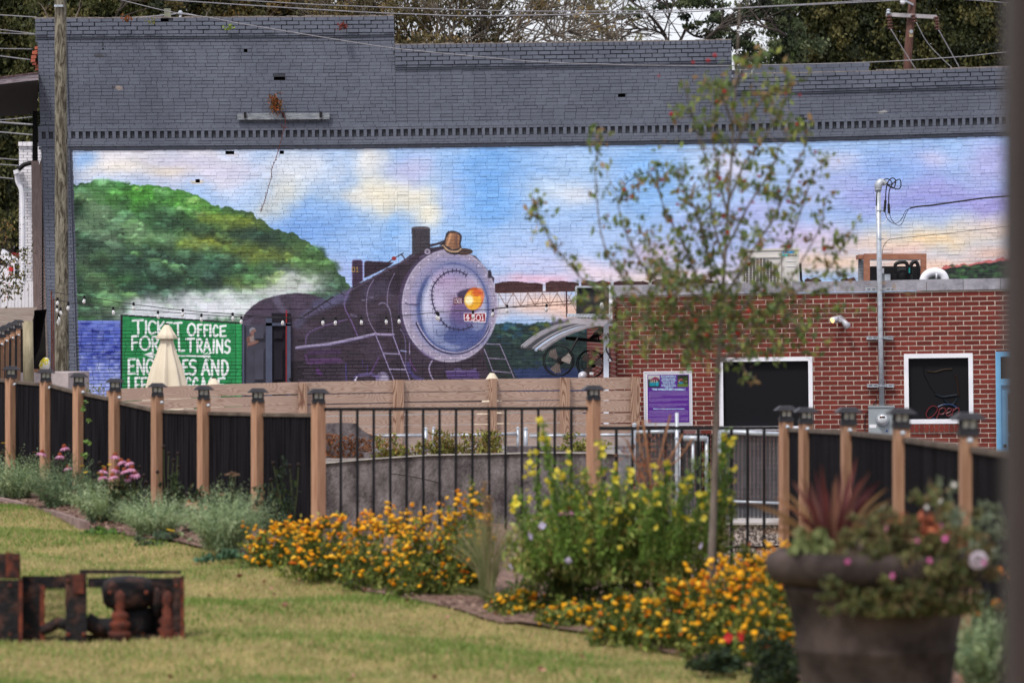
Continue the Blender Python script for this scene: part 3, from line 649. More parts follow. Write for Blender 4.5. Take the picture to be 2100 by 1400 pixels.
def grid_mesh(name, g, m):
    ny, nx = g.shape[:2]; b = MB(); v = g.reshape(-1, 3)
    idx = np.arange(ny * nx).reshape(ny, nx)
    q = np.stack([idx[:-1, :-1], idx[:-1, 1:], idx[1:, 1:], idx[1:, :-1]], -1).reshape(-1)
    b.V.append(v); b.C.append(np.ones((len(v), 3))); b.I.append(q); b.N.append(np.full(len(q) // 4, 4)); b.n += len(v)
    return b.build(name, m, sm=True)
M['soil'] = mat('lawn soil', (116, 104, 60), (150, 132, 84), rough=1, scale=2.2, detail=8, bump=.6, bscale=40)
M['mulch'] = mat('bark mulch', (84, 62, 54), (150, 122, 108), rough=1, scale=22, detail=8, bump=1, bscale=60)
M['gravel'] = mat('gravel plain', (120, 112, 108), (150, 142, 138), rough=1, scale=8, detail=8, bump=.5, bscale=40)
lawn = grid_mesh('lawn', gv, M['soil']); lawn['kind'] = 'structure'
# bark mulch over the planting bed, from the lawn's edge to the fence
bed = MB(); n_ = 110; xs2 = np.linspace(-8.6, 4.5, n_); rows = 14; bg = np.zeros((rows, n_, 3))
for i, x in enumerate(xs2):
    d0 = edge_d(x) + .05 * math.sin(x * 5) + .04 * math.sin(x * 13)
    d1 = d0 + .2
    for _ in range(300):
        if d1 > fence_line(1050 + x * F / d1) + .35: break
        d1 += .05
    for j in range(rows):
        d = d0 + (d1 - d0) * j / (rows - 1); z = ground_z(d, x) + .02 * math.sin(x * 2.1 + d) + .028 * math.sin(d * 2.3 + x * .9 + math.sin(x * 1.7))
        bg[j, i] = (x, d, z + .02 + .03 * math.sin(math.pi * j / (rows - 1)) + R.uniform(-.006, .006))
mulch = grid_mesh('mulch_bed', bg, M['mulch']); mulch['kind'] = 'structure'
# loose chips of bark
q = []; cc = []
for _ in range(9000):
    i = R.randrange(n_ - 1); j = R.randrange(4); t = R.random()
    t2 = R.random(); p = (bg[j, i] * (1 - t) + bg[j, i + 1] * t) * (1 - t2) + (bg[j + 1, i] * (1 - t) + bg[j + 1, i + 1] * t) * t2
    a = R.uniform(0, 6.28); s1 = R.uniform(.012, .035); s2 = s1 * R.uniform(.3, .6); h = R.uniform(.004, .02)
    u = np.array([math.cos(a), math.sin(a), R.uniform(-.4, .4)]) * s1; w = np.array([-math.sin(a), math.cos(a), R.uniform(-.4, .4)]) * s2
    q += [p - u + [0, 0, h], p + w + [0, 0, h], p + u + [0, 0, h], p - w + [0, 0, h]]
    k = R.choice([(120, 92, 80), (160, 132, 118), (92, 66, 58), (176, 150, 132)]); cc += [lin(k)] * 4
chips = MB().quads(q, cc).build('bark_chips', M['leaf'], kind='stuff')
gp_ = MB(); gp_.add([(-900, -60, CZ - 3.05 - .05), (900, -60, CZ - 3.05 - .05), (900, 2000, CZ - 3.05 - .05), (-900, 2000, CZ - 3.05 - .05)], [(0, 1, 2, 3)])
ground = gp_.build('ground', M['gravel'], kind='structure')
# raised yard between the retaining wall and the mural, held up by the wall; it stops at the brick shop's side
TZ = CZ - 1.36
yd = MB(); yd.hexa([(-24, 44.35, CZ - 3.1), (1.35, 44.35, CZ - 3.1), (1.35, 96, CZ - 3.1), (-24, 96, CZ - 3.1), (-24, 44.35, TZ), (1.35, 44.35, TZ), (1.35, 96, TZ), (-24, 96, TZ)])
yard = yd.build('yard', M['gravel'], kind='structure')
yd = MB(); yd.hexa([(-40, 84, CZ - 3.1), (-11.3, 84, CZ - 3.1), (-11.9, 130, CZ - 3.1), (-40, 130, CZ - 3.1), (-40, 84, CZ + .1), (-11.3, 84, CZ + .1), (-11.9, 97, CZ + 1.0), (-40, 97, CZ + 1.0)]); bank = yd.build('bank', M['gravel'], kind='structure')
yd = MB(); yd.box((1.36, 46.5, CZ - 3.1), (16, 96, CZ - 2.35)); pv = yd.build('pavement', M['concrete'], kind='structure')

# ================================================================== the grey brick building with the mural
def W1(x, y, d=0.0):
    sh = .032 + (x - 150) / 850 * (-.018) if x < 1000 else .014
    return P(x + sh * (y - 300) * (1 if y < 900 else 1), y + sag(x), DW - d)
bld = thing('brick_building', (0, DW, TZ), 'long grey painted brick building with stepped parapet and a steam train mural on its side', 'building')
XE = 2420
holes = [(565, 588, 8), ]      # filled below as (x0,x1,row)
TOP = [(80, 813, 38), (813, 1503, 97), (1503, XE, 168)]
RH = 7.2
def sect_top(x):
    for a, b, t in TOP:
        if a <= x < b: return t
    return 38
hole_px = [(565, 588, 157, 165), (462, 480, 314, 321), (573, 582, 314, 321), (399, 408, 371, 377), (1269, 1284, 203, 209), (1473, 1481, 129, 137), (272, 284, 82, 86), (216, 219, 93, 99), (505, 512, 104, 109), (1640, 1650, 258, 264)]
def in_hole(x0, x1, y0, y1):
    for (a, b, c, d) in hole_px:
        if min(x1, b) - max(x0, a) > 1.2 and min(y1, d) - max(y0, c) > 3: return True
    return False
# body of the wall behind the bricks (joints), in rows so that the missing bricks are real holes
hbs = []; jb = MB(); hb = MB(); jg = MB()
def cell(bm, x0, x1, y0, y1, d, n=None):
    bm.add([W1(x0, y1, d), W1(x1, y1, d), W1(x1, y0, d), W1(x0, y0, d)], [(0, 1, 2, 3)])
nrow = int((900 - 38) / RH)
for r in range(nrow + 1):
    y0 = 38 + r * RH; y1 = y0 + RH
    xs = sorted(set([84, 150, 500, 1010, 813, 1503, XE] + list(range(100, XE, 110))))
    hs = [(max(a, 0), b) for (a, b, c, d) in hole_px if c <= y0 + RH * .5 <= d + 1]
    pts = sorted(set(xs + [v for h in hs for v in h]))
    for a, b in zip(pts[:-1], pts[1:]):
        m_ = (a + b) / 2
        if y0 < sect_top(m_) - .1: continue
        if any(h0 <= m_ <= h1 for h0, h1 in hs):
            f_, k_ = 0.0, -.16
            for s_ in [((a, y0), (b, y0)), ((b, y0), (b, y1)), ((b, y1), (a, y1)), ((a, y1), (a, y0))]:
                (ax, ay), (bx, by) = s_
                hb.add([W1(ax, ay, f_), W1(bx, by, f_), W1(bx, by, k_), W1(ax, ay, k_)], [(0, 1, 2, 3)])
            hb.add([W1(a, y1, k_), W1(b, y1, k_), W1(b, y0, k_), W1(a, y0, k_)], [(0, 1, 2, 3)]); hbs.append(hb); hb = MB()
            continue
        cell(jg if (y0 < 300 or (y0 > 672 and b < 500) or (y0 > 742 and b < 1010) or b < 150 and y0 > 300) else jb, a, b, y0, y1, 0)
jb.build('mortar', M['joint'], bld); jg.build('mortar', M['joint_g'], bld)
M['void'] = mat('dark cavity', (22, 20, 20), (34, 30, 28), rough=1)
for hb in hbs: hb.build('brick_hole', M['void'], bld)
# core of the wall and parapet steps
core = MB()
for a, b, t in TOP:
    a = a + 5 if a == 80 else a; core.hexa([W1(a, 900, -.17), W1(b, 900, -.17), W1(b, 900, -12) , W1(a, 900, -12), W1(a, t + 60, -.17), W1(b, t + 60, -.17), W1(b, t + 130, -12), W1(a, t + 130, -12)])
    core.hexa([W1(a + .5, t + 62, -.005), W1(b - .5, t + 62, -.005), W1(b - .5, t + 62, -.33), W1(a + .5, t + 62, -.33), W1(a + .5, t + .6, -.005), W1(b - .5, t + .6, -.005), W1(b - .5, t + .6, -.33), W1(a + .5, t + .6, -.33)])
core.build('wall_core', M['joint'], bld)
# ---- bricks
bricks = []     # (x0,x1,y0,y1,proud)
rb = random.Random(3)
belt0 = 256.0
for r in range(nrow + 1):
    y0 = 38 + r * RH; y1 = y0 + RH
    if 258 < y0 + RH / 2 < 304: continue
    x = 84 - (11.5 if r % 2 else 0); off = rb.uniform(-2, 2)
    while x < XE:
        w = 23 * (.5 if rb.random() < .07 else 1) + rb.uniform(-.8, .8)
        a, b = max(x, 84), x + w
        for lim in (813, 1503):
            if a < lim < b:
                if sect_top(a) != sect_top(b): b = lim
        x = b
        if b - a < 3: continue
        mx = (a + b) / 2; t = sect_top(mx)
        if y0 < t + 49: continue
        if mx > 1330 and y0 > 612: continue
        if 500 < mx < 606 and y0 > 634 and mx > 502: 
            continue
        sg_ = [(a, b)]
        for (h0, h1, h2, h3) in hole_px:
            if min(y1, h3) - max(y0, h2) > 1 : sg_ = [q for (u, v) in sg_ for q in ([(u, v)] if (v <= h0 or u >= h1) else [(u, min(v, h0)), (max(u, h1), v)]) if q[1] - q[0] > 2]
        if not sg_: continue
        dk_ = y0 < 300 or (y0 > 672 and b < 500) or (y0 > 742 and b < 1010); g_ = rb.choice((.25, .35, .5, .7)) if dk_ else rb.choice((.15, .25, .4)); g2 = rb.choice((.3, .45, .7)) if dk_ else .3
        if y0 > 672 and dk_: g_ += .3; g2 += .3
        for (a, b) in sg_: bricks.append((a + min(g2, .5), b - min(g2, .5), y0 + g_ + rb.uniform(-.15, .15), y1 - g_ + rb.uniform(-.15, .15), .008 + rb.uniform(-.004, .006)))
# corbelled heads: five tall courses and two thin projecting ledges
named = []
for si, (a0, b0, t) in enumerate(TOP):
    y = t; ph = 0
    hs = [8.4, 8.4, 8.4, 8.4] if si != 2 else [8.6, 8.6, 8.6, 8.6]
    if si == 1: hs = [8.0, 8.6, 8.6, 8.6, 8.6]
    pr = [.075] * len(hs)
    for k, h in enumerate(hs):
        x = a0 + (11 if (k + si) % 2 else 0) - 11; bw = 24.5
        if si == 1 and k == 0: bw = 11.5
        while x < b0:
            w = bw + rb.uniform(-.5, .5); a, b = max(x, a0), min(x + w, b0); x += w
            if b - a < 4: continue
            if si == 0 and k == 0 and 333 < (a + b) / 2 < 352: continue
            named.append((a + .7, b - .7, y + .75, y + h - .7, pr[k] + rb.uniform(-.01, .012) - (.05 if si == 0 and k == 0 and rb.random() < .2 else 0)))
        y += h
    for lh, lp in ((5.2, .055), (4.2, .03)):
        x = a0
        while x < b0:
            b = min(x + 23.5, b0)
            if b - x > 3: bricks.append((x + .4, b - .4, y + .3, y + lh - 1.0, lp + rb.uniform(0, .006)))
            x += 23.5
        y += lh
    # fill to the start of the plain courses
    for yy in (y, y + 6.2):
        if yy > t + 49: continue
        x = a0
        while x < b0:
            b = min(x + 23, b0)
            if b - x > 3: bricks.append((x + .4, b - .4, yy + .4, min(yy + 5.9, t + 49.5), .012))
            x += 23
# belt course with dentils
for (yy, h, p_, bw) in [(258, 7, .05, 24), (265, 5, .05, 24), (284.5, 6, .05, 24), (290.5, 6.5, .05, 24), (297, 3.6, .08, 23), (300.6, 6.6, .03, 23)]:
    x = 79 + rb.uniform(-10, 0)
    while x < XE:
        b = x + bw + rb.uniform(-.6, .6); a = max(79, x); x = b
        if b - a < 3: continue
        if in_hole(a, b, yy, yy + h): continue
        bricks.append((a + .3, b - .3, yy + .3, yy + h - .2, p_ + rb.uniform(-.004, .006)))
dent = []
x = 79.6
while x < XE:
    dent.append((x, x + 6.6 + rb.uniform(-.5, .5), 270.2, 284.3, .05)); x += 15.15
# left pilaster
for r in range(3, nrow + 1):
    y0 = 83 + (r - 3) * RH
    if 255 < y0 < 300 or y0 > 900: continue
    xx = [84, 106, 128, 143] if r % 2 else [84, 95, 117, 139, 143]
    if y0 > 300: xx = [v + 3 if v == 84 else v for v in xx]
    for a, b in zip(xx[:-1], xx[1:]): bricks.append((a + .4, b - .4, y0 + .4, y0 + RH - .4, .06 + rb.uniform(-.004, .004)))
def brick_geo(bm, a, b, y0, y1, p, back=-.05):
    j = lambda s_=.16: rb.uniform(-s_, s_)
    f = [W1(a + j(), y1 + j(), p), W1(b + j(), y1 + j(), p), W1(b + j(), y0 + j(), p), W1(a + j(), y0 + j(), p)]
    k = [W1(a, y1, back), W1(b, y1, back), W1(b, y0, back), W1(a, y0, back)]
    bm.add(f + k, [(0, 1, 2, 3), (0, 4, 5, 1), (1, 5, 6, 2), (2, 6, 7, 3), (3, 7, 4, 0)])
wallb = MB()
for q in bricks: brick_geo(wallb, *q)
db = MB()
for q in dent: brick_geo(db, *q)
# arch of bricks on edge where a window was walled up
for k in range(-9, 10):
    a = k / 9 * .78; cx_, cy_ = 1345, 494; r0, r1 = 132, 150
    pts = []
    for (rr, da) in ((r0, -.036), (r0, .036), (r1, .036), (r1, -.036)):
        pts.append((cx_ + rr * math.sin(a + da) * .82, cy_ - rr * math.cos(a + da)))
    f = [W1(px_, py_, .024) for px_, py_ in pts]; kk_ = [W1(px_, py_, -.02) for px_, py_ in pts]
    wallb.add(f + kk_, [(0, 1, 2, 3), (0, 4, 5, 1), (1, 5, 6, 2), (2, 6, 7, 3), (3, 7, 4, 0)])
ub = MB()
bvar = []
for v_ in range(5):
    m_ = MB(); j = lambda: rb.uniform(-.018, .018)
    f = [(-.5 + j(), -.5, -.5 + j() * 3), (.5 + j(), -.5, -.5 + j() * 3), (.5 + j(), -.5, .5 + j() * 3), (-.5 + j(), -.5, .5 + j() * 3)]
    k = [(-.5, .5, -.5), (.5, .5, -.5), (.5, .5, .5), (-.5, .5, .5)]
    m_.add(f + k, [(0, 1, 2, 3), (0, 4, 5, 1), (1, 5, 6, 2), (2, 6, 7, 3), (3, 7, 4, 0), (5, 4, 7, 6)])
    bvar.append(m_.mesh('brick', M['paint']))
rb.shuffle(named)
named.sort(key=lambda q: -(q[1] - q[0]) * (q[3] - q[2]) // 40)
for n, q in enumerate(named):
    a, b, y0, y1, p_ = q
    if n < 298:
        c = W1((a + b) / 2, (y0 + y1) / 2, p_ - .05)
        sl_ = (sag(b) - sag(a)) / (b - a)
        inst('brick', bvar[n % 5], bld, c, ((b - a) * DW / F, .10, (y1 - y0) * DW / F), (0, math.atan(sl_), 0))
    else: brick_geo(wallb, *q)
wallb.build('brickwork', M['paint'], bld, kind='stuff')
db.build('dentil_course', M['paint'], bld, kind='stuff')
# coping mortar crust on the parapet, a stub of a second wall behind
cr = MB()
for (x0, x1, y) in [(80, 813, 37), (813, 1503, 96), (1510, XE, 167)]:
    x = x0
    while x < x1:
        b = min(x + R.uniform(10, 30), x1); h = R.uniform(0, 2.2)
        cr.hexa([W1(x, y + 1.5, .02), W1(b, y + 1.5, .02), W1(b, y + 1.5, -.2), W1(x, y + 1.5, -.2), W1(x, y - h, .0), W1(b, y - h * R.uniform(.3, 1), .0), W1(b, y - h, -.2), W1(x, y - h, -.2)]); x = b
cr.build('coping_mortar', mat('old mortar', (72, 66, 64), (120, 112, 108), rough=1, scale=20), bld, kind='stuff')
st = MB()
for k, (ya, yb) in enumerate([(150, 159), (159, 169)]):
    x = 1508 - 12 * k
    while x < 1785 - 6 * k:
        b = min(x + 24, 1786); st.hexa([W1(x + .4, yb - .5, -.3), W1(b - .4, yb - .5, -.3), W1(b - .4, yb - .5, -.5), W1(x + .4, yb - .5, -.5), W1(x + .4, ya, -.3), W1(b - .4, ya, -.3), W1(b - .4, ya, -.5), W1(x + .4, ya, -.5)]); x = b
st.build('parapet_stub', M['paint'], bld, kind='stuff')
# ---- front facade running away at the left corner, with its bricks
M['facade'] = mat('brown facade brick', (98, 80, 76), (132, 112, 106), rough=.9, scale=5, rnd=.14)
M['redbrick_l'] = mat('orange brick', (150, 72, 48), (182, 92, 66), rough=.9, scale=8, rnd=.12)
fa = MB(); A0 = P(92, 300, 75.2); B0 = P(72, 300, 90.0)
fd = (B0 - A0); fd.z = 0; fl_ = fd.length; fd.normalize(); fn = Vector((fd.y, -fd.x, 0)); 
fbk = MB(); z = TZ
fbk.prism([Vector((A0.x, A0.y, TZ)), Vector((B0.x, B0.y, TZ)), Vector((B0.x, B0.y, P(0, 300, 75).z)), Vector((A0.x, A0.y, P(0, 300, 75).z))], Vector((.25, 0, 0)))
fbk.build('facade_core', mat('facade mortar', (110, 100, 96), (130, 120, 116), rough=1), bld)
r = 0
while z < P(0, 305, 75).z:
    s_ = -(.11 if r % 2 else 0)
    while s_ < fl_:
        a = max(s_, 0); b = min(s_ + .215, fl_); s_ += .225
        if b - a < .03: continue
        p0 = A0 + fd * a; p1 = A0 + fd * b
        o_ = Vector((-.0, 0, 0)) - Vector((.014, 0, 0))
        v = [Vector((p0.x, p0.y, z)) , Vector((p1.x, p1.y, z)), Vector((p1.x, p1.y, z + .058)), Vector((p0.x, p0.y, z + .058))]
        fa.add([q_ + o_ for q_ in v] + v, [(0, 1, 2, 3), (0, 4, 5, 1), (1, 5, 6, 2), (2, 6, 7, 3), (3, 7, 4, 0)])
    z += .0686; r += 1
fa.build('facade_brickwork', M['facade'], bld, kind='stuff')
# pier next to the corner, wrapped by the facade
pr = MB(); pr.hexa([P(72, 905, 77.2), P(84, 905, 76), P(84, 905, 76.3), P(72, 905, 78), P(64, 330, 77.2), P(80, 330, 76), P(80, 330, 76.3), P(64, 330, 78)])
pr.build('corner_pier', M['facade'], bld)
# red corbelled brick cornice at the front
for k, (x0, x1, y0, y1) in enumerate([(71, 79, 95, 102), (70, 79, 103, 109), (72, 79, 110, 116), (66, 76, 104, 112), (64, 74, 113, 121), (63, 72, 121, 128), (66, 74, 128, 134), (70, 79, 124, 131), (71, 79, 132, 138), (72, 79, 139, 145)]):
    q = MB(); q.hexa([P(x0, y1, 76 + k * .05), P(x1, y1 - 1, 75.6), P(x1, y1 - 1, 76.2), P(x0, y1, 76.9), P(x0, y0 + 1, 76 + k * .05), P(x1, y0, 75.6), P(x1, y0, 76.2), P(x0, y0 + 1, 76.9)])
    q.build('cornice_brick', M['redbrick_l'], bld)
# canopy hung on the front of the building
can = thing('canopy', P(30, 200, 78), 'weathered wooden canopy sticking out from the left corner of the grey brick building', 'canopy')
c = MB(); c.hexa([P(-60, 180, 73.4), P(79, 163, 73.4), P(76, 233, 84), P(-60, 246, 84), P(-60, 175, 73.4), P(79, 159, 73.4), P(76, 229, 84), P(-60, 242, 84)])
c.build('soffit', mat('dark soffit boards', (20, 12, 11), (34, 22, 18), rough=.9, scale=3, stretch=(1, 8, 1)), can)  # underside boards coloured near black, much darker than the grey fascia
c = MB(); c.hexa([P(-60, 180, 73.3), P(79, 164, 73.3), P(79, 164, 73.42), P(-60, 180, 73.42), P(-60, 168, 73.3), P(79, 150, 73.3), P(79, 150, 73.42), P(-60, 168, 73.42)])
c.build('fascia_board', mat('weathered grey board', (98, 88, 94), (150, 140, 146), rough=.95, scale=4, stretch=(1, 1, 8), bump=.5), can)
c = MB(); c.hexa([P(-60, 168, 73.28), P(79, 150, 73.28), P(79, 150, 84), P(-60, 168, 84), P(-60, 165, 73.28), P(79, 147.5, 73.28), P(79, 147.5, 84), P(-60, 165, 84)])
c.build('roof_edge', mat('felt roofing', (70, 50, 50), (110, 90, 90), rough=1, scale=12), can)
c = MB(); c.hexa([P(66, 360, 80.2), P(78, 360, 80.2), P(78, 360, 80.5), P(66, 360, 80.5), P(67, 228, 80.2), P(77, 228, 80.2), P(77, 228, 80.5), P(67, 228, 80.5)])
c.build('hanging_post', M['black'], can)
# ---- board bolted to the wall, creeper growing over it
bd = thing('wall_board', W1(583, 238, .1), 'weathered grey timber bolted flat on the upper grey brick wall', 'board')
c = MB(); a, b = 488, 677
c.hexa([W1(a, 248, .14), W1(b, 248, .14), W1(b, 248, .06), W1(a, 248, .06), W1(a, 235, .14), W1(b, 235, .14), W1(b, 235, .06), W1(a, 235, .06)])
M['oldboard'] = mat('bleached grey board', (104, 108, 116), (152, 158, 162), rough=.95, scale=5, stretch=(1, 1, 9), bump=.5)
c.build('plank', M['oldboard'], bd)
for x in (504, 582, 659):
    c = MB(); c.hexa([W1(x - 2.5, 244, .19), W1(x + 2.5, 244, .19), W1(x + 2.5, 244, .0), W1(x - 2.5, 244, .0), W1(x - 2.5, 232, .19), W1(x + 2.5, 232, .19), W1(x + 2.5, 232, .0), W1(x - 2.5, 232, .0)]); c.build('bolt_bracket', M['black'], bd)
def leaves(cen, size, cols, tilt=1.0, asp=.5, rs=NR, cup=0, up=0):
    """numpy cloud of diamond leaves. cen (n,3); size (n,); cols (n,3) linear"""
    n = len(cen); a = rs.rand(n) * 2 * np.pi; e = (rs.rand(n) - .5) * np.pi * tilt + up
    u = np.stack([np.cos(a) * np.cos(e), np.sin(a) * np.cos(e), np.sin(e)], 1)
    r_ = rs.randn(n, 3); w = np.cross(u, r_); w /= np.linalg.norm(w, axis=1)[:, None] + 1e-9
    s_ = size[:, None]; nn = np.cross(u, w)
    V = np.stack([cen - u * s_ * .5, cen + w * s_ * asp * .5 + nn * s_ * .08, cen + u * s_ * .5, cen - w * s_ * asp * .5 + nn * s_ * .08], 1)
    return V.reshape(-1, 3), np.repeat(cols, 4, axis=0)
def pick(pal, n, rs=NR, var=.18):
    p = np.array([lin(c) for c in pal]); c = p[rs.randint(0, len(p), n)]
    return c * (1 + (rs.rand(n, 1) - .5) * 2 * var)
def creeper(name, label, pts, size, pal, D, stem=None, extra=None):
    c0 = P(pts[0][0], pts[0][1], D); t = thing(name, c0, label, 'climbing plant')
    m = MB(); cen = np.array([tuple(P(x, y, D + NR.uniform(-.08, .06))) for x, y in pts])
    V, C = leaves(cen, NR.uniform(size * .6, size * 1.3, len(cen)), pick(pal, len(cen)), asp=.75); m.quads(V, C)
    m.build('leaves', M['leaf'], t, kind='stuff')
    if stem:
        m = MB()
        for s_ in stem: m.tube(spline([P(x, y, D - .02) for x, y in s_], 6), .006, 4, lin((120, 60, 50)))
        m.build('stem', M['leaf'], t)
    return t
pts = [(NR.normal(566, 6), NR.normal(216, 9)) for _ in range(240)] + [(NR.normal(558, 5), NR.normal(203, 5)) for _ in range(60)]
line = [(583, 236), (585, 255), (580, 272), (576, 290), (570, 310), (566, 325), (558, 345), (556, 365), (550, 385), (545, 405), (540, 420), (535, 435)]
creeper('creeper', 'rusty orange creeper trailing over the bolted timber and down onto the mural', pts, .05, [(150, 84, 44), (120, 92, 48), (170, 96, 50), (96, 70, 44)], 74.8,
        [[(566, 220)] + line, [(575, 255), (583, 262), (590, 262)]])
m = MB(); cen = np.array([tuple(P(x + NR.uniform(-3, 3), y + NR.uniform(-3, 3), 74.9)) for (x, y) in [(lambda s_: (np.interp(s_, range(12), [q[0] for q in line]), np.interp(s_, range(12), [q[1] for q in line])))(NR.uniform(4, 11)) for _ in range(70)]])
V, C = leaves(cen, NR.uniform(.02, .045, 70), pick([(110, 80, 70), (140, 100, 80), (90, 70, 66)], 70)); m.quads(V, C)
cp = [o for o in bpy.data.objects if o.name == 'creeper'][0]; m.build('dry_leaves', M['leaf'], cp, kind='stuff')
for (x, y, n, pal, lb) in [(259, 38, 40, [(150, 84, 44), (120, 80, 40)], 'small orange weed rooted on the parapet left of centre'), (703, 54, 60, [(130, 60, 50), (110, 60, 50)], 'reddish weed growing from the parapet near its first step'), (468, 56, 24, [(130, 150, 50)], 'bright green sprig growing from the parapet courses'), (313, 46, 20, [(120, 120, 60)], 'tiny yellow green sprig in the upper grey brick courses')]:
    creeper('wall_weed', lb, [(NR.normal(x, 5), NR.normal(y, 4)) for _ in range(n)], .06, pal, 74.7)
# ---- panelled double doors under the painted cab
dr = thing('double_door', P(552, 850, 74.9), 'pair of dark panelled doors painted into the train mural beside the green notice', 'door')
M['door_l'] = mat('slate grey door paint', (56, 56, 68), (66, 66, 80), rough=.5, scale=3)
M['door_r'] = mat('black door paint', (26, 24, 32), (32, 30, 38), rough=.65, spec=.15, scale=3)
M['frame_b'] = mat('blue grey frame paint', (60, 66, 86), (74, 80, 100), rough=.5, scale=3)
def pbox(bm, x0, x1, y0, y1, D, t=.05, col=(1, 1, 1)):
    """box whose front face covers a photo rectangle at distance D"""
    return bm.hexa([P(x0, y1, D), P(x1, y1, D), P(x1, y1, D) + Vector((0, t, 0)), P(x0, y1, D) + Vector((0, t, 0)), P(x0, y0, D), P(x1, y0, D), P(x1, y0, D) + Vector((0, t, 0)), P(x0, y0, D) + Vector((0, t, 0))], col)
for (x0, x1, m_, pan) in [(500, 545, 'door_l', [(521, 543, 680, 697), (520, 543, 713, 781)]), (558, 587, 'door_r', [(561, 582, 680, 697), (561, 582, 713, 781)])]:
    l_ = pbox(MB(), x0, x1, 667, 862, 74.96, .06).build('door_leaf', M[m_], dr)
    for q in pan:
        f_ = MB()
        pbox(f_, q[0], q[1], q[2], q[3], 74.94, .02); pbox(f_, q[0] + 2.5, q[1] - 2.5, q[2] + 3, q[3] - 3, 74.915, .03)
        f_.build('door_panel', M['frame_b' if False else m_], l_)
f_ = MB()
for q in [(545, 558, 652, 862), (588, 596, 664, 862), (497, 501, 665, 862), (545, 596, 662, 668)]: pbox(f_, *q, 74.9, .12)
f_.build('door_frame', M['frame_b'], dr)
pbox(MB(), 557, 595, 642, 662, 74.93, .09).build('door_transom', M['door_r'], dr)
pbox(MB(), 586, 588.6, 636, 790, 74.90, .012).build('painted_stripe', mat('red paint stripe', (150, 34, 40), (120, 30, 36)), dr)
MB().lathe(P(596, 777, 74.8), [(.0, 0), (.03, .01), (.034, .03), (.02, .05), (.014, .1)], 12, (0, 1, 0)).build('door_knob', M['black'], dr)
# figure painted on the left leaf: a flat picture of a man with folded arms
fg = MB(); skin = lin((150, 112, 104)); cl = lin((130, 92, 84)); hr = lin((150, 148, 160))
def flat(pts, c, d): fg.add([P(x, y, d) for x, y in pts][::-1] , [tuple(range(len(pts)))], c)
flat([(507, 703), (505, 694), (508, 690), (516, 687), (524, 688), (528, 694), (530, 702), (524, 706), (516, 709), (507, 711)], cl, 74.957)
flat([(512, 691), (520, 687), (526, 690), (527, 699), (518, 704), (512, 698)], lin((160, 142, 138)), 74.954)
flat([(507, 704), (518, 700), (530, 697), (531, 701), (520, 706), (509, 709)], skin, 74.951)
flat([(512, 676), (516, 672), (521, 672), (525, 677), (526, 681), (524, 684), (521, 688), (516, 688), (512, 683)], skin, 74.951)
flat([(511, 679), (512, 674), (517, 671), (522, 672), (524, 675), (517, 676), (514, 682)], hr, 74.948)
fg.build('painted_figure', M['petal'], dr)
# ================================================================== red brick shop
DR = 54.0
def yr(x, y): return y + (x - 1265) * (-.019 + (y - 575) * .00004)
def W2(x, y, d=0.0): return P(x + .012 * (y - 590), yr(x, y), DR - d)
shop = thing('brick_shop', (1.4, DR, CZ - 2.35), 'low red brick shop with grey coping and white framed windows', 'building')
M['redbrick'] = mat('dark red brick', (92, 34, 28), (122, 50, 40), rough=.85, scale=14, detail=6, bump=.25, rnd=.24, lo=.3, hi=.7)
M['mortar'] = mat('pale mortar', (182, 166, 152), (216, 202, 188), rough=1, scale=20)
M['coping'] = mat('grey coping stone', (128, 126, 134), (164, 162, 170), rough=.95, scale=6, detail=8, bump=.4)
open_ = [(1472, 1664, 736, 880), (1852, 1993, 733, 873), (2040, 2420, 732, 1030)]
RB0, PH, PL = 610.0, 9.72, 32.4
xl, xr_ = 1262, 2420
bk2 = []; rr = random.Random(9); r = 0; y = RB0
while y < 1030:
    x = xl - (PL / 2 if r % 2 else 0)
    while x < xr_:
        a, b = max(x, xl), min(x + PL, xr_); x += PL
        segs = [(a, b)]
        for (o0, o1, p0, p1) in open_:
            if y + PH > p0 + 5 and y < p1 - 5:
                ns = []
                for (s0, s1) in segs:
                    if s1 <= o0 or s0 >= o1: ns.append((s0, s1)); continue
                    if s0 < o0: ns.append((s0, o0))
                    if s1 > o1: ns.append((o1, s1))
                segs = ns
            # soldier sill under the second window
        if 873 <= y + 1 and y < 884:
            segs = [(s0, min(s1, 1862)) if s0 < 1862 else (max(s0, 1984), s1) for (s0, s1) in segs if not (s0 >= 1862 and s1 <= 1984)]
        for (s0, s1) in segs:
            if s1 - s0 > 2.5: bk2.append((s0 + .9, s1 - .9, y + .9, y + PH - .9))
    y += PH; r += 1
sill = [(1862 + k * 10.2, 1862 + k * 10.2 + 8.6, 874.5, 890) for k in range(12)]
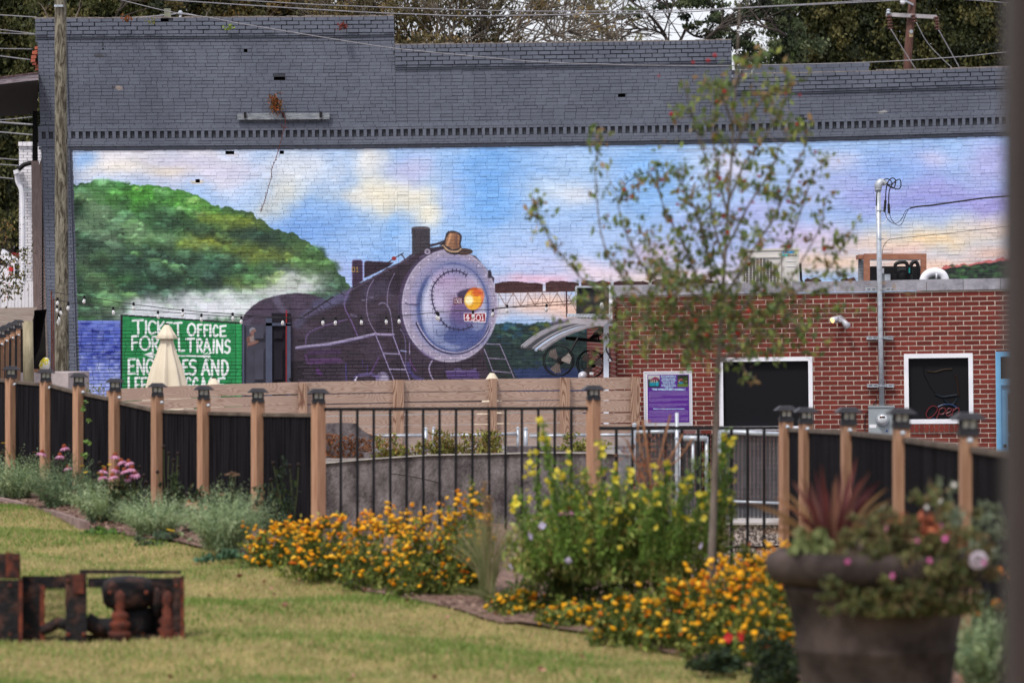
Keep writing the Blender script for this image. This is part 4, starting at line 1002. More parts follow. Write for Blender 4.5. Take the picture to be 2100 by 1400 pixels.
# mortar body of the front wall with openings
mb_ = MB()
ysp = [RB0 - 2, 733, 736, 873, 880, 1032]; xsp = [xl, 1472, 1664, 1852, 1993, 2040, xr_]
for ya, yb in zip(ysp[:-1], ysp[1:]):
    for xa, xb in zip(xsp[:-1], xsp[1:]):
        mx, my = (xa + xb) / 2, (ya + yb) / 2
        if any(o0 < mx < o1 and p0 < my < p1 for (o0, o1, p0, p1) in open_): continue
        v = [W2(xa, yb), W2(xb, yb), W2(xb, yb, -.24), W2(xa, yb, -.24), W2(xa, ya), W2(xb, ya), W2(xb, ya, -.24), W2(xa, ya, -.24)]
        mb_.hexa(v)
mb_.build('mortar', M['mortar'], shop)
mb_ = MB()
def bg2(bm, a, b, y0, y1, p=.006):
    f = [W2(a, y1, p), W2(b, y1, p), W2(b, y0, p), W2(a, y0, p)]; k = [W2(a, y1, -.02), W2(b, y1, -.02), W2(b, y0, -.02), W2(a, y0, -.02)]
    bm.add(f + k, [(0, 1, 2, 3), (0, 4, 5, 1), (1, 5, 6, 2), (2, 6, 7, 3), (3, 7, 4, 0)])
rvar = []
for v_ in range(4):
    m_ = MB(); j = lambda: rr.uniform(-.012, .012)
    f = [(-.5 + j(), -.5, -.5 + j() * 2), (.5 + j(), -.5, -.5 + j() * 2), (.5 + j(), -.5, .5 + j() * 2), (-.5 + j(), -.5, .5 + j() * 2)]
    k = [(-.5, .5, -.5), (.5, .5, -.5), (.5, .5, .5), (-.5, .5, .5)]
    m_.add(f + k, [(0, 1, 2, 3), (0, 4, 5, 1), (1, 5, 6, 2), (2, 6, 7, 3), (3, 7, 4, 0), (5, 4, 7, 6)])
    rvar.append(m_.mesh('brick', M['redbrick']))
vis = [q for q in bk2 if q[0] > 1660 and q[0] < 2060 and q[2] < 900 and q[1] - q[0] > 20]
vis = set(vis[:285])
for n, q in enumerate(bk2):
    if q in vis:
        a, b, y0, y1 = q; c = W2((a + b) / 2, (y0 + y1) / 2, -.014); s0 = W2(a, y0); s1 = W2(b, y0)
        inst('brick', rvar[n % 4], shop, c, ((b - a) * DR / F, .04, (y1 - y0) * DR / F), (0, -math.atan2(s1.z - s0.z, s1.x - s0.x), 0))
    else: bg2(mb_, *q)
mb_.build('brickwork', M['redbrick'], shop, kind='stuff')
for q in sill:
    m_ = MB(); a, b, y0, y1 = q; f = [W2(a, y1, .03), W2(b, y1, .03), W2(b, y0, .03), W2(a, y0, .03)]; k = [W2(a, y1, -.02), W2(b, y1, -.02), W2(b, y0, -.02), W2(a, y0, -.02)]
    m_.add(f + k, [(0, 1, 2, 3), (0, 4, 5, 1), (1, 5, 6, 2), (2, 6, 7, 3), (3, 7, 4, 0)]); m_.build('sill_brick', M['redbrick'], shop)
# left side wall running back to the mural wall
cx0 = W2(xl, 700).x; sb = MB(); sw = MB(); z = CZ - 2.35
ztop = W2(xl, 608).z
sw.box((cx0 + .0, DR + .25, CZ - 2.4), (cx0 + .22, DW - .3, ztop)); sw.build('side_wall', M['mortar'], shop)
r = 0
while z < ztop - .05:
    y_ = DR - (.11 if r % 2 else 0)
    while y_ < DW - .3:
        a, b = max(y_, DR), min(y_ + .212, DW - .31); y_ += .222
        if b - a < .03: continue
        sb.add([(cx0 - .006, b, z), (cx0 - .006, a, z), (cx0 - .006, a, z + .055), (cx0 - .006, b, z + .055), (cx0 + .02, b, z), (cx0 + .02, a, z), (cx0 + .02, a, z + .055), (cx0 + .02, b, z + .055)], [(0, 1, 2, 3), (0, 4, 5, 1), (1, 5, 6, 2), (2, 6, 7, 3), (3, 7, 4, 0)])
    z += .0667; r += 1
sb.build('side_brickwork', M['redbrick'], shop, kind='stuff')
rf = MB(); rf.box((cx0 + .1, DR + .2, ztop - .1), (W2(xr_, 700).x, DW - .3, ztop + .05)); rf.build('roof', mat('roof felt', (60, 58, 60), (90, 88, 90), rough=1), shop)
x = 1252
for k, x1 in enumerate([1345, 1437, 1530, 1623, 1712, 1806, 1900, 1975, 2052, 2140, 2230, 2320, 2420]):
    c = MB(); c.hexa([W2(x + .5, 607, .04), W2(x1 - .5, 607, .04), W2(x1 - .5, 607, -.3), W2(x + .5, 607, -.3), W2(x + .5, 585 + R.uniform(-.4, .4), .04), W2(x1 - .5, 585 + R.uniform(-.4, .4), .04), W2(x1 - .5, 585, -.3), W2(x + .5, 585, -.3)])
    c.build('coping_stone', M['coping'], shop); x = x1
# windows
def frame4(parent, x0, x1, y0, y1, w, d0, d1, m_):
    f_ = MB()
    for (a, b, c_, d_) in [(x0, x1, y0, y0 + w), (x0, x1, y1 - w, y1), (x0, x0 + w, y0 + w, y1 - w), (x1 - w, x1, y0 + w, y1 - w)]:
        f_.hexa([W2(a, d_, d0), W2(b, d_, d0), W2(b, d_, d1), W2(a, d_, d1), W2(a, c_, d0), W2(b, c_, d0), W2(b, c_, d1), W2(a, c_, d1)])
    return f_.build('window_frame', m_, parent)
mg, ntg, bgl = newmat('dark window glass'); bgl.inputs['Base Color'].default_value = (.012, .012, .014, 1); bgl.inputs['Roughness'].default_value = .06; bgl.inputs['Specular IOR Level'].default_value = .03
M['glass'] = mg
def wpane(parent, x0, x1, y0, y1, d, name='pane'):
    return MB().hexa([W2(x0, y1, d), W2(x1, y1, d), W2(x1, y1, d - .01), W2(x0, y1, d - .01), W2(x0, y0, d), W2(x1, y0, d), W2(x1, y0, d - .01), W2(x0, y0, d - .01)]).build(name, M['glass'], parent)
w_a = frame4(shop, 1472, 1664, 736, 884, 8.5, .02, -.1, M['white']); w_a.name = 'window'
wpane(w_a, 1480, 1656, 744, 876, -.06)
w_b = frame4(shop, 1852, 1993, 733, 873, 9, .02, -.1, M['white']); w_b.name = 'window'
pn = wpane(w_b, 1860, 1985, 741, 865, -.06)
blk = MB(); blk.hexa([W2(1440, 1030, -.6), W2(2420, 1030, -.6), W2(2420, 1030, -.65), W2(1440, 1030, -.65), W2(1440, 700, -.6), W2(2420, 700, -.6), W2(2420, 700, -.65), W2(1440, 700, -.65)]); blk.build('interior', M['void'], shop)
# neon sign in the window: two blue arcs, red script
neon = thing('neon_sign', W2(1930, 850, -.03), 'unlit red and blue open sign behind the white framed shop window', 'sign')
def W3(x, y): return W2(x, y, -.035)
M['neon_r'] = mat('red neon tube', (96, 28, 34), (110, 32, 38), rough=.3); M['neon_b'] = mat('blue neon tube', (32, 58, 104), (36, 66, 112), rough=.3)
def ZN(pts): return [W3(1740 + x / 5.6 - .012 * 230 , 700 + y / 5.6 + 10.5) for x, y in pts]
for g_ in [[(1000, 715), (960, 712), (915, 745), (890, 800), (905, 838), (945, 838), (990, 800), (1020, 750), (1000, 715)], [(1045, 735), (1035, 790), (1008, 852)], [(1040, 760), (1075, 735), (1110, 745), (1100, 790), (1060, 805), (1035, 795)],
           [(1115, 800), (1170, 775), (1180, 745), (1150, 740), (1125, 770), (1125, 815), (1155, 822), (1185, 800)], [(1205, 740), (1185, 830)], [(1200, 770), (1240, 738), (1268, 745), (1262, 790), (1245, 828)]]:
    MB().tube(spline(ZN(g_), 5), .007, 5).build('letter_tube', M['neon_r'], neon)
for g_ in [[(1025, 722), (1080, 700), (1130, 694), (1190, 702), (1245, 732)], [(965, 850), (1010, 872), (1080, 880), (1140, 872), (1180, 852)]]:
    MB().tube(spline(ZN(g_), 5), .007, 5).build('arc_tube', M['neon_b'], neon)
# faint painted drawing of a drink cup on the pane
M['faint'] = leafmat('faint window paint', 0)
fp = MB()
def ribbon(pts, w, c):
    p = spline([W2(x, y, -.055) for x, y in pts], 5)
    fp.tube(p, w, 4, lin(c))
ZW = lambda pts: [(1740 + x / 5.6, 700 + y / 5.6 + 11) for x, y in pts]
ribbon(ZW([(890, 320), (980, 330), (1080, 305), (1180, 300)]), .012, (44, 32, 16)); ribbon(ZW([(1210, 360), (1235, 430), (1245, 520), (1250, 600)]), .014, (38, 26, 18))
ribbon(ZW([(980, 580), (1060, 610), (1160, 600), (1230, 590)]), .016, (14, 26, 34)); ribbon(ZW([(1080, 640), (1150, 700), (1200, 680), (1230, 620)]), .016, (12, 24, 30)); ribbon(ZW([(860, 260), (850, 330), (890, 420), (940, 520), (1010, 590)]), .005, (10, 10, 12))
fp.build('window_drawing', M['faint'], shop)
# blue door at the right
M['blue'] = mat('light blue paint', (104, 168, 214), (120, 182, 224), rough=.5, scale=3)
fr = MB()
for (a, b, c_, d_) in [(2040, 2050, 723, 1020), (2050, 2150, 723, 733), (2050, 2150, 777, 790), (2150, 2162, 723, 1020)]:
    fr.hexa([W2(a, d_ + 8, .02), W2(b, d_ + 8, .02), W2(b, d_ + 8, -.1), W2(a, d_ + 8, -.1), W2(a, c_ + 8, .02), W2(b, c_ + 8, .02), W2(b, c_ + 8, -.1), W2(a, c_ + 8, -.1)])
dfr = fr.build('door_frame', M['blue'], shop); wpane(dfr, 2050, 2150, 741, 785, -.05)
lf = MB()
for (a, b, c_, d_) in [(2050, 2064, 790, 1020), (2064, 2150, 790, 806), (2064, 2150, 840, 846), (2064, 2150, 884, 890), (2064, 2150, 928, 936), (2064, 2150, 975, 1020)]:
    lf.hexa([W2(a, d_ + 8, -.02), W2(b, d_ + 8, -.02), W2(b, d_ + 8, -.07), W2(a, d_ + 8, -.07), W2(a, c_ + 8, -.02), W2(b, c_ + 8, -.02), W2(b, c_ + 8, -.07), W2(a, c_ + 8, -.07)])
dl = lf.build('door', M['blue'], shop)
for (a, b) in [(814, 848), (854, 892), (898, 936), (944, 983)]: wpane(dl, 2064, 2150, a, b, -.04)
MB().lathe(W2(2057, 918, .0), [(.0, -.03), (.022, -.02), (.026, 0), (.012, .03)], 10, (0, 1, 0)).build('door_lock', M['black'], dl)
# ---- information board
sg = thing('notice_board', W2(1370, 815, .03), 'white framed purple notice board on the red brick wall', 'sign')
def plate(parent, name, x0, x1, y0, y1, d, th, m_, sk=0):
    return MB().hexa([W2(x0, y1, d), W2(x1, y1, d), W2(x1, y1, d - th), W2(x0, y1, d - th), W2(x0, y0, d), W2(x1, y0, d), W2(x1, y0, d - th), W2(x0, y0, d - th)]).build(name, m_, parent)
plate(sg, 'backing_board', 1317.5, 1417, 762, 873.5, .035, .03, M['white'])
for k, (c_, i_) in enumerate([((214, 168, 190), 1.4), ((168, 200, 206), 2.6), ((168, 200, 206), 3.6), ((214, 190, 170), 5.0)]):
    pr_ = MB(); x0, x1, y0, y1 = 1317.5 + i_, 1417 - i_, 762 + i_, 873.5 - i_; w = .55
    for (a, b, c1, d1) in [(x0, x1, y0, y0 + w), (x0, x1, y1 - w, y1), (x0, x0 + w, y0, y1), (x1 - w, x1, y0, y1)]:
        d = .036 + k * .0005; pr_.add([W2(a, d1, d), W2(b, d1, d), W2(b, c1, d), W2(a, c1, d)], [(0, 1, 2, 3)], lin(c_))
    pr_.build('border_line', M['petal'], sg)
M['purple'] = mat('purple print', (78, 24, 128), (84, 28, 136), rough=.4, scale=3)
plate(sg, 'printed_panel', 1325.5, 1410.5, 769, 866.5, .042, .006, M['purple'])
pic = MB()
def pq(x0, x1, y0, y1, c_, d): pic.add([W2(x0, y1, d), W2(x1, y1, d), W2(x1, y0, d), W2(x0, y0, d)], [(0, 1, 2, 3)], lin(c_))
def pt(pts, c_, d): pic.add([W2(x, y, d) for x, y in pts], [tuple(range(len(pts)))], lin(c_))
dd = .0432
pq(1327, 1350.5, 770.5, 794.5, (70, 84, 70), dd); pq(1327, 1350.5, 770.5, 778, (206, 206, 206), dd + .0003); pq(1327, 1350.5, 790, 794.5, (44, 60, 40), dd + .0003)
pt([(1329, 780), (1341, 773), (1349, 776), (1349, 780), (1341, 781)][::-1], (140, 60, 96), dd + .0008); pq(1330, 1341, 784, 792, (30, 150, 176), dd + .0007); pq(1342, 1348, 783, 792, (40, 170, 196), dd + .0007); pq(1331, 1348, 779, 784, (60, 50, 50), dd + .0006)
for x in (1332, 1335.5, 1339, 1344): pq(x, x + 1.6, 779.5, 785, (206, 190, 170), dd + .001)
pic.build('printed_photograph', M['petal'], sg); pic = MB(); pq(1387, 1409, 770.5, 794.5, (34, 46, 40), dd); pq(1387, 1409, 788, 794.5, (104, 130, 60), dd + .0003); pt([(1388, 780), (1395, 777), (1402, 780), (1398, 782), (1390, 782)][::-1], (190, 90, 110), dd + .0006)
pt([(1397, 784), (1403, 781), (1408, 784), (1403, 785)][::-1], (220, 170, 160), dd + .0006); pt([(1387, 785), (1391, 782), (1394, 785)][::-1], (220, 190, 180), dd + .0006); pq(1390, 1399, 784, 788, (30, 150, 190), dd + .0007)
pic.build('printed_photograph', M['petal'], sg)
def text(body, p0, height, m_, parent, align='LEFT', bold=.0, shear=0, name='lettering', width=None, rot=0):
    cu = bpy.data.curves.new(name, 'FONT'); cu.body = body; cu.size = height; cu.align_x = align; cu.offset = bold; cu.shear = shear; cu.extrude = 0; cu.resolution_u = 2; cu.align_y = 'CENTER'
    o = bpy.data.objects.new(name, cu); COLL.objects.link(o); bpy.context.view_layer.update()
    dg = bpy.context.evaluated_depsgraph_get(); me = bpy.data.meshes.new_from_object(o.evaluated_get(dg)); bpy.data.objects.remove(o); bpy.data.curves.remove(cu)
    me.name = name; me.materials.clear(); me.materials.append(m_)
    xs = [v.co.x for v in me.vertices] or [0, 1]
    sx = (width / (max(xs) - min(xs))) if width else 1
    o = bpy.data.objects.new(name, me); COLL.objects.link(o); o.parent = parent
    o.location = Vector(p0) - wloc(parent); o.rotation_euler = (rad(90), rot, 0); o.scale = (sx, 1, 1)
    return o
M['ink'] = mat('white ink', (226, 222, 240), (226, 222, 240), rough=.5); M['inkc'] = mat('pale blue ink', (190, 232, 246), (190, 232, 246), rough=.5)
px_m = DR / F
for k, s_ in enumerate(['From a small building in', 'Boone, NC to becoming a', 'nationally recognized', "brand, Pelican's SnoBalls", 'franchise has quickly', 'become one of the', 'fastest growing dessert', 'franchises in the country', 'offering']):
    text(s_, W2(1368.8, 771.6 + k * 2.95, dd), 2.7 * px_m, M['inkc'], sg, 'CENTER', .0006, 0, width=(17 if k == 8 else [30, 31, 27, 31, 27, 22, 29, 31][k]) * px_m)
text('\u201cTHE WORLD\u2019S BEST SNOBALL\u201d.', W2(1369, 799.5, dd), 5.2 * px_m, M['inkc'], sg, 'CENTER', .0012, .15, width=70 * px_m)
text('Pelican\u2019s is still paving the way into the future', W2(1368.5, 838.8, dd), 3.2 * px_m, M['inkc'], sg, 'CENTER', .0006, .2, width=64 * px_m)
# body copy is too small to read in the photograph: rows of ink strokes of word length
tx_ = MB(); rt = random.Random(4)
for (y0, n, last) in [(803.8, 5, .35), (818.3, 3, .55), (829.0, 3, .7), (843.0, 5, .8), (857.0, 4, .4)]:
    for k in range(n):
        x = 1328.5; end = 1408.5 if k < n - 1 else 1328.5 + 80 * last; y = y0 + k * 2.55
        while x < end:
            w = rt.uniform(1.6, 5.4); w = min(w, end - x)
            u = x
            while u < x + w - .3:
                h = rt.choice([.9, .9, 1.3]); tx_.add([W2(u, y + .5, dd), W2(u + .3, y + .5, dd), W2(u + .3, y + .5 - h, dd), W2(u, y + .5 - h, dd)], [(0, 1, 2, 3)]); u += .72
            x += w + .8
tx_.build('small_print', mat('grey ink', (190, 176, 214)), sg, kind='stuff')
# ---- electric service: conduit, weatherhead, struts, meter
sv = thing('electric_service_mast', W2(1808, 860, .08), 'galvanised electric service pipe with weatherhead rising from the meter box', 'conduit')
CD = .13
def S(x, y, d=CD): return P(x, y, DR - d)
MB().tube([S(1808.5, 832), S(1806, 700), S(1803.5, 560), S(1801, 392)], .036, 12).build('conduit', M['galv'], sv, sm=True)
hd = MB(); hd.lathe(S(1801, 392), [(.045, 0), (.05, .03), (.05, .06)], 12); hd.tube(spline([S(1801, 386), S(1802, 378), S(1808, 373), S(1814, 375), S(1816, 380)], 4), [.052, .053, .056, .058, .058, .058, .056, .054, .05, .048, .046, .044, .042, .04, .038, .034, .03], 10)
hd.build('weatherhead', M['galv'], sv, sm=True)
for (y, x0, x1) in [(593.5, 1774, 1830), (692.5, 1777, 1832), (790.5, 1778, 1834)]:
    s_ = MB(); xm = (x0 + x1) / 2
    for q in [(x0, x1, y - 3.4, y - 1.8), (x0, x1, y + 1.8, y + 3.4)]: s_.hexa([S(q[0], q[3], .10), S(q[1], q[3], .10), S(q[1], q[3], .03), S(q[0], q[3], .03), S(q[0], q[2], .10), S(q[1], q[2], .10), S(q[1], q[2], .03), S(q[0], q[2], .03)])
    s_.hexa([S(x0, y + 1.8, .07), S(x1, y + 1.8, .07), S(x1, y + 1.8, .03), S(x0, y + 1.8, .03), S(x0, y - 1.8, .07), S(x1, y - 1.8, .07), S(x1, y - 1.8, .03), S(x0, y - 1.8, .03)])
    kk = x0 + 1
    while kk < x1 - 4: s_.hexa([S(kk, y + 1.9, .1), S(kk + 3, y + 1.9, .1), S(kk + 3, y + 1.9, .03), S(kk, y + 1.9, .03), S(kk, y - 1.9, .1), S(kk + 3, y - 1.9, .1), S(kk + 3, y - 1.9, .03), S(kk, y - 1.9, .03)]); kk += 10
    s_.build('strut_channel', M['galv'], sv)
for (x, y) in [(1802, 432), (1803.5, 489.5), (1805, 593.5), (1806.5, 692.5), (1807.5, 790.5)]:
    s_ = MB().lathe(S(x, y + 1), [(.042, 0), (.042, .012)], 12); s_.hexa([S(x + 4, y + 1.5), S(x + 10, y + 1.5), S(x + 10, y + 1.5, CD - .02), S(x + 4, y + 1.5, CD - .02), S(x + 4, y - 1), S(x + 10, y - 1), S(x + 10, y - 1, CD - .02), S(x + 4, y - 1, CD - .02)]); s_.build('pipe_clamp', M['galv'], sv)
ZC = lambda pts, d=.16: [P(1740 + x / 5.6, 350 + y / 5.6, DR - d) for x, y in pts]
M['cable'] = mat('black cable', (26, 24, 28), (34, 32, 36), rough=.5)
for k, (g_, r_) in enumerate([([(318, 400), (330, 240), (375, 140), (430, 95), (480, 110), (498, 145), (480, 160), (430, 150)], .0075), ([(418, 480), (425, 340), (435, 200), (460, 120), (505, 85), (540, 110), (535, 170), (510, 200), (440, 160)], .009), ([(462, 480), (462, 360), (470, 230), (510, 150), (575, 100), (600, 120), (600, 180), (570, 214), (500, 190), (440, 158)], .009),
                      ([(425, 470), (440, 540), (500, 600), (560, 600), (610, 555), (660, 460), (710, 435)], .005), ([(470, 485), (500, 570), (570, 628), (620, 600), (650, 520), (690, 440)], .005)]):
    MB().tube(spline(ZC(g_), 6), r_, 6).build('service_cable', M['cable'], sv, sm=True)
MB().tube(spline(ZC([(312, 410), (330, 540), (375, 608), (430, 570), (460, 480)]), 6), .004, 5).build('neutral_wire', M['white'], sv)
for g_ in [[(405, 470), (415, 460), (425, 340)], [(462, 380), (466, 490)]]: MB().tube(ZC(g_, .19), .018, 8).build('splice_connector', M['cable'], sv)
mt = thing('electric_meter', W2(1808, 860, .08), 'grey electric meter box with round glass meter on red brick wall', 'meter')
def wbox(parent, name, x0, x1, y0, y1, d, th, m_): return MB().hexa([S(x0, y1, d), S(x1, y1, d), S(x1, y1, d - th), S(x0, y1, d - th), S(x0, y0, d), S(x1, y0, d), S(x1, y0, d - th), S(x0, y0, d - th)]).build(name, m_, parent)
M['meterbox'] = mat('grey enamel', (140, 148, 152), (152, 160, 164), rough=.45, scale=2)
wbox(mt, 'meter_box', 1781, 1834, 833, 895, .16, .15, M['meterbox']); wbox(mt, 'box_lid', 1780, 1835, 831.5, 835, .175, .17, M['meterbox']); wbox(mt, 'lower_cover', 1782, 1833, 878, 894, .17, .01, M['meterbox'])
MB().lathe(S(1809.5, 859.5, .17), [(.0, .0), (.09, .0), (.09, -.03), (.083, -.05), (.07, -.05)], 24, (0, 1, 0)).build('meter_ring', M['galv'], mt)
MB().lathe(S(1809.5, 859.5, .22), [(.07, 0), (.068, -.03), (.055, -.05), (0, -.052)], 24, (0, 1, 0)).build('meter_dial', mat('meter face', (196, 200, 204), (214, 218, 222), rough=.2, spec=.5), mt, sm=True)
wbox(mt, 'meter_display', 1804, 1815, 853, 856.5, .275, .01, M['black']); wbox(mt, 'display_digit', 1806, 1810, 854, 856, .278, .002, mat('brown digit', (120, 70, 50)))
wbox(mt, 'paper_label', 1783, 1797, 870, 877, .163, .003, M['white'])
t_ = MB().prism([S(1816.5, 885, .174), S(1821, 885, .174), S(1818.7, 880, .174)], (0, .003, 0)); t_.build('warning_triangle', mat('blue decal', (40, 80, 150)), mt)
MB().tube(spline([W2(1797, 820, .02), W2(1785, 840, .02), W2(1772, 855, .02), W2(1770, 890, .02), W2(1771, 950, .02)], 6), .006, 5).build('ground_wire', M['cable'], mt)
# ---- twin spot lamp
sp = thing('wall_spotlight', W2(1722, 653, .05), 'small twin headed silver spotlight on the red brick wall', 'lamp')
M['alu'] = mat('cast aluminium', (176, 176, 184), (196, 196, 204), rough=.4, metal=.2)
MB().lathe(S(1723, 654, .0), [(0, -.09), (.045, -.09), (.055, -.05), (.055, 0)], 16, (0, 1, 0)).build('mounting_plate', M['alu'], sp)
for (p, q, lit) in [((1719, 652), (1707, 657), True), ((1728, 657), (1739, 669), False)]:
    a, b = S(*p, .12), S(*q, .2); l_ = MB().tube([a, a.lerp(b, .3), b], [.022, .04, .05], 14); lm = l_.build('lamp_head', M['alu'], sp, sm=True)
    dv = (b - a).normalized()
    if lit:
        em, nte, be = newmat('warm lamp lens'); be.inputs['Base Color'].default_value = (.8, .6, .3, 1); be.inputs['Emission Color'].default_value = (1, .62, .2, 1); be.inputs['Emission Strength'].default_value = 1.2
    else: em = M['white']
    MB().lathe(b - dv * .004, [(.0, .012), (.03, .01), (.044, .0)], 14, dv).build('lens', em, lm)
# ---- things on the roof
ac = thing('air_conditioner', P(1578, 578, 57.5), 'cream outdoor air conditioning unit standing on the shop roof', 'air conditioner')
M['cream'] = mat('cream enamel', (196, 192, 186), (208, 204, 198), rough=.45, scale=2)
DA = 57.0
def A(x, y, d=0): return P(x, y, DA - d)
def abox(parent, name, x0, x1, y0, y1, d, th, m_, sl=0): return MB().hexa([A(x0, y1, d), A(x1, y1 - sl, d), A(x1, y1 - sl, d - th), A(x0, y1, d - th), A(x0, y0, d), A(x1, y0 - sl, d), A(x1, y0 - sl, d - th), A(x0, y0, d - th)]).build(name, m_, parent)
abox(ac, 'casing', 1519, 1639, 513, 592, 0, .35, M['cream'], 3); abox(ac, 'top_cover', 1517, 1641, 511, 515, .015, .38, M['cream'], 3); abox(ac, 'corner_post', 1602, 1604, 515, 592, .006, .01, mat('grey seam', (150, 148, 146)), 0)
MB().lathe(A(1561, 566, .002), [(0, -.0), (.262, 0), (.262, -.012)], 32, (0, 1, 0)).build('fan_opening', mat('fan cavity', (70, 66, 70), (84, 80, 84)), ac)
for k in range(10):
    x = 1529 + k * 7; h = math.sqrt(max(0, 36.5 ** 2 - (x - 1561) ** 2))
    if h > 6: MB().tube([A(x, 566 - h, .03), A(x, 592, .03)], .006, 4).build('grille_bar', M['cream'], ac)
gr = MB()
for k in range(18):
    y = 534 + k * 3.4; h = math.sqrt(max(0, 36.5 ** 2 - (y - 566) ** 2))
    if y < 592: gr.tube([A(1561 - h, y, .024), A(1561 + h, y, .024)], .0025, 4)
gr.build('grille_wires', M['cream'], ac, kind='stuff')
abox(ac, 'front_ridge', 1521, 1600, 527, 529, .02, .02, M['cream'], 1)
M['cyan'] = mat('cyan print', (0, 150, 214)); M['teal'] = mat('turquoise print', (60, 200, 190))
text('DAIKIN', A(1610.5, 517.4, .004), 5.4 * DA / F, M['cyan'], ac, 'LEFT', .003, .25, width=22 * DA / F, name='lettering')
MB().prism([A(1604.5, 520, .004), A(1607, 520, .004), A(1610, 515.5, .004), A(1606.5, 515.5, .004)], (0, .002, 0)).build('emblem', M['cyan'], ac)
MB().prism([A(1604.5, 517.5, .0045), A(1605.8, 515.5, .0045), A(1604.5, 515.5, .0045)][::-1], (0, .002, 0)).build('emblem', M['black'], ac)
abox(ac, 'badge', 1604, 1615, 521.5, 525.2, .006, .004, M['teal']); abox(ac, 'badge', 1615, 1633.5, 520.9, 524.6, .006, .004, mat('dark badge', (70, 62, 66)))
text('INVERTER', A(1617, 522.8, .0075), 3.2 * DA / F, M['cream'], ac, 'LEFT', .001, .2, width=14.5 * DA / F, name='lettering')
abox(ac, 'louvre', 1612, 1632, 534.5, 535.8, .008, .01, M['white']); abox(ac, 'louvre', 1612, 1632, 545, 546.2, .008, .01, M['white'])
MB().tube([A(1641, 540, -.1), A(1643, 574, -.1), A(1650, 584, -.1), A(1686, 588, -.1)], .02, 6).build('refrigerant_pipe', M['cable'], ac)
cb = thing('timber_cradle', P(1832, 575, 58), 'brown timber frame around the black cooling compressor on the shop roof', 'frame')
M['stained'] = mat('red stained timber', (134, 88, 70), (164, 114, 92), rough=.85, scale=5, stretch=(1, 1, 5), bump=.2)
DC = 57.0
def cbox(parent, name, x0, x1, y0, y1, D, t, m_): return pbox(MB(), x0, x1, y0, y1, D, t).build(name, m_, parent)
cbox(cb, 'top_beam', 1772, 1900, 520, 532, 56.9, .1, M['stained']); cbox(cb, 'post', 1772, 1784, 532, 590, 56.9, .1, M['stained']); cbox(cb, 'post', 1889, 1900, 532, 590, 56.9, .1, M['stained'])
cbox(cb, 'post', 1761, 1771.5, 523, 590, 57.5, .1, M['oldboard']); cbox(cb, 'side_beam', 1762, 1772, 522, 531, 57.0, .55, M['stained']); cbox(cb, 'rear_beam', 1772, 1886, 524, 534, 57.7, .1, M['oldboard'])
cm = thing('compressor', P(1840, 575, 57.3), 'black compressor with looped rubber hoses inside the timber frame', 'compressor')
b_ = MB(); b_.lathe(P(1851, 594, 57.35), [(.13, 0), (.15, .04), (.15, .22), (.12, .29), (.05, .32), (0, .325)], 18); b_.build('compressor_body', M['black'], cm, sm=True)
cbox(cm, 'base_tray', 1784, 1888, 546, 596, 57.5, .1, M['black'])
for g_, r_ in [([(1838, 560), (1836, 545), (1841, 539), (1856, 538), (1861, 545), (1862, 562)], .028), ([(1868, 562), (1868, 545), (1874, 537), (1881, 540), (1884, 555), (1884, 585)], .03)]:
    MB().tube(spline([P(x, y, 57.15) for x, y in g_], 5), r_, 9).build('hose', M['cable'], cm, sm=True)
for k in range(7): MB().lathe(P(1884, 584 - k * 5, 57.15), [(.032, 0), (.037, .008), (.032, .016)], 10).build('hose_band', M['cable'], cm)
cbox(cm, 'pressure_switch', 1814, 1826, 562, 575, 57.05, .06, M['galv']); cbox(cm, 'junction_box', 1809, 1813, 550, 560, 57.05, .03, M['white']); MB().tube([P(1811, 560, 57.07), P(1811, 580, 57.07)], .008, 6).build('copper_pipe', M['galv'], cm)
MB().tube([P(1865, 549, 57.1), P(1865, 560, 57.1)], .012, 6).build('service_valve', M['teal'], cm)
du = thing('duct_elbow', P(1917, 575, 56.5), 'white plastic duct elbow humped on the shop roof', 'duct')
MB().tube(spline([P(1893, 580, 56.6), P(1897, 567, 56.6), P(1908, 559, 56.6), P(1922, 558, 56.6), P(1934, 564, 56.6), P(1940, 580, 56.6)], 5), [.05] * 2 + [.062] * 22 + [.055] * 2, 14).build('elbow_pipe', M['white'], du, sm=True)
MB().lathe(P(1919.5, 565, 56.6), [(.066, -.01), (.066, .01)], 14, (1, 0, .1)).build('joint_ring', M['white'], du)
# ---- lean-to at the shop's left corner: black box, corrugated edge, arched awning, white post
shd = thing('lean_to_roof', P(1215, 640, 53), 'black boxed lean-to with white trim at the left corner of the shop', 'shelter')
cbox(shd, 'black_panel', 1183, 1252, 589, 652, 53.9, .6, mat('black tarp', (24, 24, 26), (36, 36, 38), rough=.7, scale=4, bump=.3)); cbox(shd, 'trim', 1181, 1253, 586, 590, 53.85, .1, M['galv']); cbox(shd, 'trim', 1249, 1256, 584, 668, 53.8, .1, M['white']); cbox(shd, 'trim', 1179.5, 1183.5, 588, 606, 53.82, .1, M['galv'])
rfb = MB()
for k in range(26):
    a = 1163 + k * 3.4; rfb.hexa([P(a, 651 - (k % 2) * 2 + k * .1, 52.6), P(a + 3.4, 651 - ((k + 1) % 2) * 2 + k * .1, 52.6), P(a + 3.4, 645, 54), P(a, 645, 54), P(a, 649 - (k % 2) * 2 + k * .1, 52.6), P(a + 3.4, 649 - ((k + 1) % 2) * 2 + k * .1, 52.6), P(a + 3.4, 643, 54), P(a, 643, 54)])
rfb.build('corrugated_roof', M['galv'], shd)
